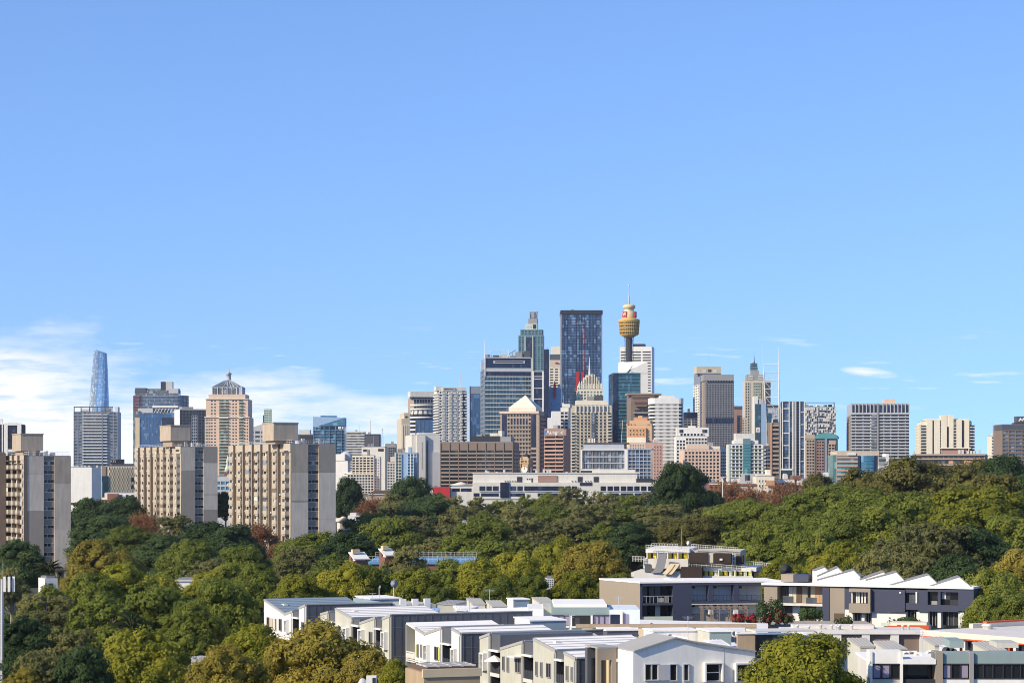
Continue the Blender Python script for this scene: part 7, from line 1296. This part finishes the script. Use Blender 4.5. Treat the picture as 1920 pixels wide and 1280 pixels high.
for k in range(10): x0_ = 1100 + k * 42; YB('yellow_panel', x0_, x0_ + 28, 318, 392, -2, -.4 + .02 * k, ['lime', 'yellowp', 'greenish'][k % 3]); YB('dark_window', x0_ + 30, x0_ + 40, 320, 385, -2, -.8, 'brown' if k % 2 else 'g_win')
for x in (1222, 1362, 1500): YB('right_post', x, x + 8, 310, 400, -1, .8, 'white')
YB('small_window', 1238, 1262, 210, 226, 1.3, 1.5, 'white'); YB('ladder_rail', 1340, 1346, 165, 262, .2, .4, 'white'); YB('ladder_rail', 1362, 1368, 165, 262, .2, .4, 'white')
for k in range(7): YB('ladder_rungs', 1346, 1362, 175 + k * 12, 179 + k * 12, .25, .35, 'white', True)
def ramp(name, ptsL, wdt, mat, p):
    v = []; 
    for x, y in ptsL: u_, z_ = b.q(*T4(x, y)); v += [(u_, -p, z_), (u_ + wdt, -p - .15, z_)]
    mesh(name, b.e, mat, v + [(x_, y_ - .12, z_ - .08) for x_, y_, z_ in v], [f for k in range(len(ptsL) - 1) for f in ((2 * k, 2 * k + 1, 2 * k + 3, 2 * k + 2),)] + [(len(v) + 2 * k + 2, len(v) + 2 * k + 3, len(v) + 2 * k + 1, len(v) + 2 * k) for k in range(len(ptsL) - 1)], True)
ramp('curved_sheet', ((715, 165), (712, 200), (706, 240), (695, 280), (676, 310), (655, 326)), 1.5, 'midgrey', 2.2); ramp('tan_sheet', ((822, 250), (800, 285), (775, 315), (755, 335)), .8, 'sand', 2.4); ramp('tan_sheet', ((862, 250), (838, 285), (815, 315), (795, 338)), .8, 'sand', 2.4); ramp('green_awning', ((590, 255), (600, 262), (605, 290), (600, 318)), 1.2, 'darkgrey', 2.0)
def rail(xa, ya, xb, yb, n_, hpx, p):
    (u0, z0), (u1, z1) = b.q(*T4(xa, ya)), b.q(*T4(xb, yb)); h_ = hpx / 4.572 * 385 / F; sg = []
    for k in range(n_ + 1): t_ = k / n_; u_, z_ = u0 + (u1 - u0) * t_, z0 + (z1 - z0) * t_; sg.append(((u_, -p, z_ - h_), (u_, -p, z_), .045, .045))
    for f_ in (0, .5): sg.append(((u0, -p, z0 - h_ * f_), (u1, -p, z1 - h_ * f_), .045, .045))
    tag(tubes('railing', b.e, 'offwhite', sg, 4), kind='stuff')
rail(605, 95, 975, 118, 18, 36, .9); rail(980, 92, 1380, 122, 20, 36, -2); rail(490, 190, 596, 195, 8, 45, 1); rail(975, 238, 1530, 285, 26, 36, 1.1); rail(1440, 236, 1700, 262, 14, 34, -2); rail(600, 96, 830, 100, 10, 36, -8)
sg = [((*b.q(*T4(965, 100))[:1], -.5, b.q(*T4(965, 100))[1]), (b.q(*T4(1030, 160))[0], -.5, b.q(*T4(1030, 160))[1]), .07, .07)]; tubes('antenna_arm', b.e, 'offwhite', sg); d_ = lathe('dish', b.e, 'white', [(.05, 0), (.3, .06), (.45, .16)], (0, 0, 0), 14); u_, z_ = b.q(*T4(966, 85)); d_.location = (u_, -.6, z_); d_.rotation_euler = (R(75), 0, R(40)); u_, z_ = b.q(*T4(893, 100)); tube('pole', b.e, 'grey', (u_, 2, z_ - 1), (u_, 2, b.q(*T4(893, -40))[1]), .05)
u_, z_ = b.q(*T4(1800, 330)); b.done()
e = empty('roof_dish', P(1473, 1068, 340)); tag(e, 'dark round dish on a post beside the yellow building', 'dish'); d_ = lathe('bowl', e, 'charcoal', [(.05, 0), (.5, .08), (.9, .3)], (0, 0, 0), 16); d_.rotation_euler = (R(85), 0, 0); tube('post', e, 'grey', (0, .2, -6), (0, .2, 0), .06)

# ------------------------------------------------------------------ right: orange edged roof, brown panel wall, grey building
b = Fr('orange_edged_hall', 'wide flat grey roof with orange edges at the right', 1740, 1960, 1187, 232, -55, dep=30, body=False, group=NG, gridyaw=True, clutter=0, base=0)
zr = b.q(1745, 1187)[1]
b.bx('wall', 0, b.w, .6, 24, 0, zr, 'lightgrey'); b.bx('roof', -.3, b.w, -.6, 24.2, zr + .01, zr + .3, 'roofmembrane'); b.bx('fascia', -.3, b.w, -.75, -.6, zr - .25, zr + .35, 'cream'); b.bx('orange_edge', -.3, b.w, -.8, -.74, zr - .3, zr - .18, 'orangewall'); b.bx('rear_parapet', -.2, .3, 6, 24, zr + .3, zr + .75, 'cream'); b.bx('red_cap', -.25, .35, 8, 16, zr + .75, zr + .9, 'orangewall')
for k in range(7): u_ = .8 + k * b.w / 7; b.bx('column', u_, u_ + .35, -.5, -.1, 0, zr, 'offwhite'); b.bx('orange_column', u_ + 1.4, u_ + 1.55, -.3, .6, 0, zr, 'orangewall')
for k in range(6): b.bx('bay_window', 1.4 + k * 2.2, 3.0 + k * 2.2, .5, .6, zr - 2.2, zr - .6, 'g_dark')
rr = random.Random(8)
for k in range(9): u_, v_ = rr.uniform(1, b.w - 1), rr.uniform(2, 20); lathe('roof_vent', b.e, 'white', [(.3, 0), (.3, .3), (.45, .32), (.1, .5)], (u_, v_, zr + .3), 10)
b.done()
b = Fr('orange_wall_block', 'long orange parapet wall behind the brown panelled terrace', 1665, 1742, 1172, 262, -14, dep=3, wall='cream', clutter=0, group=NG, gridyaw=True, base=0, roof='cream'); b.px('orange_panel', 1682, 1742, 1171, 1184, 0, .3, 'orangewall'); b.px('orange_cap', 1665, 1682, 1172, 1175, 0, .2, 'orangewall'); b.done()
b = Fr('brown_panel_terrace', 'row of brown panels between white piers under a pale flat roof', 1475, 1740, 1183, 236, -1, dep=24, body=False, group=NG, gridyaw=True, clutter=0, base=0)
zr = b.q(1600, 1186)[1]; b.bx('wall', 0, b.w, .4, 6, 0, zr, 'offwhite'); b.bx('roof', -.2, b.w + .1, -.2, 6.2, zr + .01, zr + .2, 'roofmembrane'); b.bx('fascia', -.2, b.w + .1, -.3, -.2, zr - .1, zr + .3, 'white')
for x0_, x1_ in ((275, 487), (548, 703), (762, 918), (980, 1138)): b.px('brown_panel', T5(x0_, 0)[0], T5(x1_, 0)[0], 1188, 1230, -.4, -.2, 'brown')
for x0_, x1_ in ((222, 275), (487, 548), (703, 762), (918, 980), (1138, 1198)): b.px('white_pier', T5(x0_, 0)[0], T5(x1_, 0)[0], 1187, 1240, -.4, .2, 'white')
b.bx('rear_roof_step', 1, b.w * .65, 3.5, 5.8, zr + .2, zr + .55, 'roofmembrane')
for k in range(10): u_ = rr.uniform(.5, b.w - 1); lathe('roof_vent', b.e, 'white', [(.14, 0), (.14, .4), (.2, .42), (.05, .5)], (u_, rr.uniform(.5, 3), zr + .2), 8)
b.done()
skill('tilted skylight furthest left above the bottom right tree', [T5(*p) for p in ((590, 630), (735, 630), (803, 692), (690, 695))], 212, 2.5, 0); skill('tilted skylight next to the air units at the bottom right', [T5(*p) for p in ((785, 652), (940, 650), (1048, 712), (880, 716))], 210, 2.5, 0); skill('tilted skylight right of the air units', [T5(*p) for p in ((1148, 622), (1310, 620), (1392, 680), (1250, 684))], 212, 2.5, 0); skill('tilted skylight furthest right at the edge', [T5(*p) for p in ((1528, 660), (1690, 658), (1795, 722), (1645, 725))], 208, 2.5, 0)
b = Fr('grey_flats', 'grey and white flats with wide dark windows at the bottom right corner', 1634, 2000, 1222, 196, -2, dep=12, body=False, group=NG, gridyaw=True, clutter=0, base=0)
zr = b.q(1800, 1224)[1]; b.bx('rear_wall', .2, b.w, 2.5, 12, 0, zr - 1, 'offwhite'); b.bx('roof', 0, b.w, .3, 12, zr - 1, zr - .8, 'roofmetal')
NB('white_wall', 780, 1008, 722, 815, -2.5, 0, 'paintwhite'); NB('white_wall', 765, 1008, 922, 1100, -2.5, 0, 'paintbeige'); NB('white_pier', 765, 782, 722, 1000, -2.5, .15, 'paintwhite'); NB('white_pier', 990, 1010, 722, 1000, -2.5, .2, 'paintwhite'); NB('balcony_hood', 1008, 1256, 780, 815, -2.5, .3, 'paintwhite'); NB('balcony_glazing', 1010, 1254, 815, 1000, -2, -1.9, 'g_dark'); NB('balustrade', 1010, 1254, 930, 1010, -.1, 0, 'charcoal')
NB('grey_wall', 1256, 1960, 735, 820, -2.5, 0, 'greengrey'); NB('grey_pier', 1256, 1308, 728, 1100, -2.5, .25, 'taupe'); NB('grey_pier', 1510, 1540, 728, 1100, -2.5, .25, 'grey'); NB('lower_wall', 1308, 1960, 930, 1100, -2.5, 0, 'paintwhite')
for x0_, x1_, n_ in ((784, 985, 3), (1310, 1508, 3), (1542, 1760, 3), (1764, 1960, 3)):
    NB('window', x0_, x1_, 818, 922, -.2, -.1, 'g_dark')
    for k in range(n_): w_ = (x1_ - x0_) / n_; NB('curtain', x0_ + k * w_ + 8, x0_ + (k + 1) * w_ - 8, 826, 918, -.1, -.05, 'curtain') if (k + x0_) % 3 and x0_ < 1500 else None; NB('mullion', x0_ + k * w_ - 3, x0_ + k * w_ + 3, 816, 924, -.2, .03, 'charcoal')
    NB('window_head', x0_ - 2, x1_ + 2, 812, 819, -.2, .05, 'charcoal'); NB('window_sill', x0_ - 2, x1_ + 2, 921, 928, -.2, .05, 'charcoal')
NB('pale_room', 1430, 1540, 672, 728, -9, -5, 'greengrey'); NB('pale_room', 1795, 1960, 690, 728, -9, -5, 'paintbeige'); b.done()

# ------------------------------------------------------------------ odd pieces among the trees
b = Bd('concrete_drum', 'stained concrete tank top with a brown deck and rails at the bottom', 795, 900, 1261, 158, 16, side=760, wall='timber', clutter=0, group=NG, roof='darkbrown')
for k in range(3): b.bx('deck_rail', .2, b.w - .2, .3 + k * 1.1, .38 + k * 1.1, b.top + .4, b.top + .48, 'offwhite')
for k in range(5): b.bx('rail_post', .3 + k * (b.w - .6) / 4, .38 + k * (b.w - .6) / 4, .3, 3, b.top + .35, b.top + .46, 'lightgrey')
b.bx('rim', -.1, b.w + .1, -.1, .2, b.top - .3, b.top + .25, 'sand'); b.done()
e = empty('vent_cowl', P(688, 1280, 150)); tag(e, 'white box vent and round cowl poking up at the bottom edge', 'vent'); box('casing', e, 'white', (-.05, 0, -3), (.6, .7, .45)); box('dark_slot', e, 'charcoal', (.35, -.03, -.2), (.55, 0, .35)); lathe('cowl', e, 'lightgrey', [(.3, -3), (.3, 0), (.15, .25), (.05, .3)], (-.3, .3, 0), 12)
# phone mast
e = empty('phone_mast', (XX(4, 260), 260, 0)); tag(e, 'grey phone mast with white panel antennas at the left edge', 'mast')
za = ZZ(1085, 260); tube('pole', e, 'lightgrey', (0, 0, 0), (0, 0, za), .24, .2); tube('whip', e, 'grey', (.1, 0, za), (.1, 0, ZZ(1050, 260)), .04); tubes('headframe', e, 'grey', [((-.6, 0, za - .3), (1.3, 0, za - .3), .05, .05), ((-.6, 0, za - .9), (1.3, 0, za - .9), .05, .05), ((0, 0, za - .6), (1.2, -.3, za - .6), .05, .05)])
for x, y_ in ((.35, -.3), (.85, -.35), (1.3, -.1), (-.5, -.2)): box('panel_antenna', e, 'white', (x - .14, y_ - .08, za - 1.4), (x + .14, y_ + .08, za + .3))
for k in range(9): box('step_peg', e, 'steel', (-.35, -.03, 4 + k * 1.3), (.35, .03, 4.06 + k * 1.3))
b = Bd('white_cottage', 'small white house with a palm planter on its roof near the left slab', 84, 108, 1084, 345, 14, side=72, wall='white', clutter=0, group='houses among the trees'); b.px('window', 91, 99, 1093, 1104, 0, .06, 'g_win'); b.px('door', 84.5, 87, 1092, 1112, 0, .05, 'grey'); b.px('pergola_post', 108, 111, 1068, 1084, -3, -.5, 'brown'); b.px('pergola_post', 122, 125, 1072, 1084, -3, -.5, 'beige'); b.px('pergola_beam', 107, 126, 1068, 1071, -3, -.4, 'darkbrown'); b.done()
def palm(label, px, ybase, Y, h, seed):
    e = empty('palm', P(px, ybase, Y)); tag(e, label, 'palm'); rng = random.Random(seed); segs = []
    for k in range(46):
        a = rng.uniform(0, 6.28); el_ = rng.uniform(-.2, 1.3); ln = h * rng.uniform(.7, 1.1); p0 = Vector((0, 0, h * .35)); d = Vector((math.cos(a) * math.cos(el_), math.sin(a) * math.cos(el_), math.sin(el_)))
        p1 = p0 + d * ln * .55; p2 = p1 + Vector((d.x, d.y, d.z - .7)).normalized() * ln * .45; segs += [(p0, p1, .06, .15), (p1, p2, .15, .03)]
    v, f = tubes_vf(segs, 3); mesh('fronds', e, 'leaf_palm', v, f); tube('trunk', e, 'bark', (0, 0, -.5), (0, 0, h * .36), .2, .16)
palm('bushy palm growing on the roof of the little white house', 91, 1084, 348, 2.7, 3); palm('potted palm below the middle white terrace', T3(180, 0)[0], 1264, 249, 1.6, 5); palm('small pale palm in front of the big left tree', 248, 1200, 262, 3.0, 7)
b = Bd('white_house', 'white house wall showing through the trees above the dark fig', 329, 372, 1088, 440, 0, dep=8, wall='white', clutter=0, group='houses among the trees'); b.px('window', 338, 347, 1104, 1109, 0, .05, 'g_win'); b.px('roof_edge', 328, 410, 1087, 1089, -6, .3, 'offwhite'); b.done()
b = Bd('white_cottage', 'cream gabled cottage right of the largest slab', 637, 660, 978, 780, 10, side=632, wall='cream', clutter=0, group='houses among the trees'); prism('gable_roof', b.e, 'beige', [(-.6, b.top), (b.w + .6, b.top), (b.w * .4, b.z(968))], -.3, b.d); b.px('window', 647, 652, 983, 990, 0, .05, 'g_win'); b.px('porch', 640, 660, 981, 983, 0, 1, 'offwhite'); b.done()
b = Bd('white_house', 'white two storey house with arched top right of the cream cottage', 652, 674, 966, 810, 0, dep=10, wall='white', clutter=0, group='houses among the trees'); b.wins('f', .1, .9, 970, 990, 3, 2, 'g_win', .35, .5, 'white', join=False); b.px('upper_gable', 656, 668, 961, 966, -6, -.2, 'white'); b.done()
b = Bd('white_cottage', 'tiny white chimney block deep in the park trees', 866, 876, 977, 640, 0, dep=4, wall='white', clutter=0, group='houses among the trees'); b.px('window', 868, 871, 979, 983, 0, .05, 'g_win'); b.done()
b = Bd('blue_roof_block', 'brick building with a flat blue roof and rails among the park trees', 690, 890, 1058, 420, 0, dep=12, wall='redbrick', clutter=0, group='houses among the trees', roof='blueroof'); b.bx('blue_roof', 0, b.w, -.2, 24, b.top + .36, b.top + .5, 'blueroof'); b.bx('blue_fascia', 0, b.w, -.35, -.2, b.top + .1, b.top + .55, 'blueroof')
sg = []
for k in range(24): sg.append(((k * b.w / 23, 0, b.top + .5), (k * b.w / 23, 0, b.top + 1.5), .03, .03)); sg.append(((k * b.w / 23, 23, b.top + .5), (k * b.w / 23, 23, b.top + 1.5), .03, .03))
for y_ in (0, 23): sg += [((0, y_, b.top + 1.5), (b.w, y_, b.top + 1.5), .03, .03), ((0, y_, b.top + 1.0), (b.w, y_, b.top + 1.0), .03, .03)]
tag(tubes('roof_railing', b.e, 'offwhite', sg, 4), kind='stuff'); b.done()
for lb, x0_, x1_, sd_, yt, Y_ in (('left brick chimney block with a white sloping cap by the blue roof', 664, 690, 655, 1041, 395), ('right brick chimney block with a white sloping cap by the blue roof', 722, 742, 711, 1034, 405)):
    b = Fr('brick_stack', lb, x0_, x1_, yt + 10, Y_, 22, side=sd_, dep=3, wall='redbrick', clutter=0, group='brick stacks by the blue roof', roof='white')
    mesh('cap', b.e, 'white', [(-.2, -.3, b.top + .2), (b.w + .2, -.3, b.top + .2), (b.w + .2, b.d, b.top + 1.3), (-.2, b.d, b.top + 1.3), (-.2, -.3, b.top + .35), (b.w + .2, -.3, b.top + .35), (b.w + .2, b.d, b.top + 1.45), (-.2, b.d, b.top + 1.45)], [(3, 2, 1, 0), (4, 5, 6, 7), (0, 1, 5, 4), (1, 2, 6, 5), (2, 3, 7, 6), (3, 0, 4, 7)])
    b.bx('rear_brick', 0, b.w, b.d * .6, b.d, b.top, b.top + 1.0, 'redbrick'); b.bx('pipe_cap', .2, b.w * .6, b.d * .5, b.d * .9, b.top + 1.2, b.top + 1.9, 'sand'); b.done()
o = lathe('round_roof', None, 'roofgrey', [(4.2, -3), (4.2, 0), (4.0, .35), (2.6, .9), (.2, 1.2)], (0, 0, 0), 28); o.location = (XX(372, 250), 252, ZZ(1252, 250)); tag(o, 'round pale metal roof under the dark fig at bottom left', 'roof')
b = Bd('low_block', 'pale stairs and white fence glimpsed under the golden tree', 1022, 1038, 1084, 360, 0, dep=3, wall='offwhite', clutter=0, group='houses among the trees'); b.wins('f', .05, .95, 1085, 1100, 4, 4, 'g_win', .4, .5, None); b.done()

# low bushes that fill the ground between the trees
rng = np.random.default_rng(77); cs, ns, ts, cvs, cfs = [], [], [], [], []; nv = 0
for k in range(620):
    Yb = rng.uniform(200, 900); pxb = rng.uniform(-60, 1980)
    if Yb < 345 and 480 < pxb: continue
    if 690 < Yb < 900 and pxb < 640: continue
    x = XX(pxb, Yb); g = ground(x, Yb); r = rng.uniform(1.6, 3.6); d = sph(rng, 90, -.2)
    c = np.array([x, Yb, g + r * .5]); cs.append(c + d * r * np.array([1, 1, .8]) * rng.uniform(.8, 1.1, (len(d), 1))); ns.append(d); ts.append(np.full(len(d), rng.uniform(0, .7)))
    v = _iv * r * .9 * np.array([1, 1, .8]) * (1 + rng.uniform(-.2, .2, (len(_iv), 1))) + c; cvs.append(v); cfs.append(_if + nv); nv += len(v)
me = leaf_mesh('undergrowth', 'leaf_dark', np.vstack(cs), np.vstack(ns), .4, rng, np.concatenate(ts), (np.vstack(cvs), np.vstack(cfs), np.full(nv, .3)))
o = bpy.data.objects.new('undergrowth', me); link(o); tag(o, 'dark low bushes filling the ground between the trees', 'undergrowth', kind='stuff')

# ------------------------------------------------------------------ thin summer haze
m = bpy.data.materials.new('haze'); m.use_nodes = True; hn = m.node_tree.nodes; hl = m.node_tree.links
for q in list(hn):
    if q.type == 'BSDF_PRINCIPLED': hn.remove(q)
pv = hn.new('ShaderNodeVolumePrincipled'); pv.inputs['Color'].default_value = (.86, .92, 1, 1); pv.inputs['Density'].default_value = 3.2e-5; pv.inputs['Anisotropy'].default_value = .2
hl.new(pv.outputs[0], hn['Material Output'].inputs['Volume']); MAT['haze'] = m
o = mesh('haze', None, 'haze', [(x * 3000, (y + 1) * 2200 - 60, -2 if z < 0 else 300) for x, y, z in ((-1, -1, -1), (1, -1, -1), (1, 1, -1), (-1, 1, -1), (-1, -1, 1), (1, -1, 1), (1, 1, 1), (-1, 1, 1))], [(3, 2, 1, 0), (4, 5, 6, 7), (0, 1, 5, 4), (1, 2, 6, 5), (2, 3, 7, 6), (3, 0, 4, 7)]); tag(o, 'thin pale haze filling the air over the city', 'haze', kind='stuff')
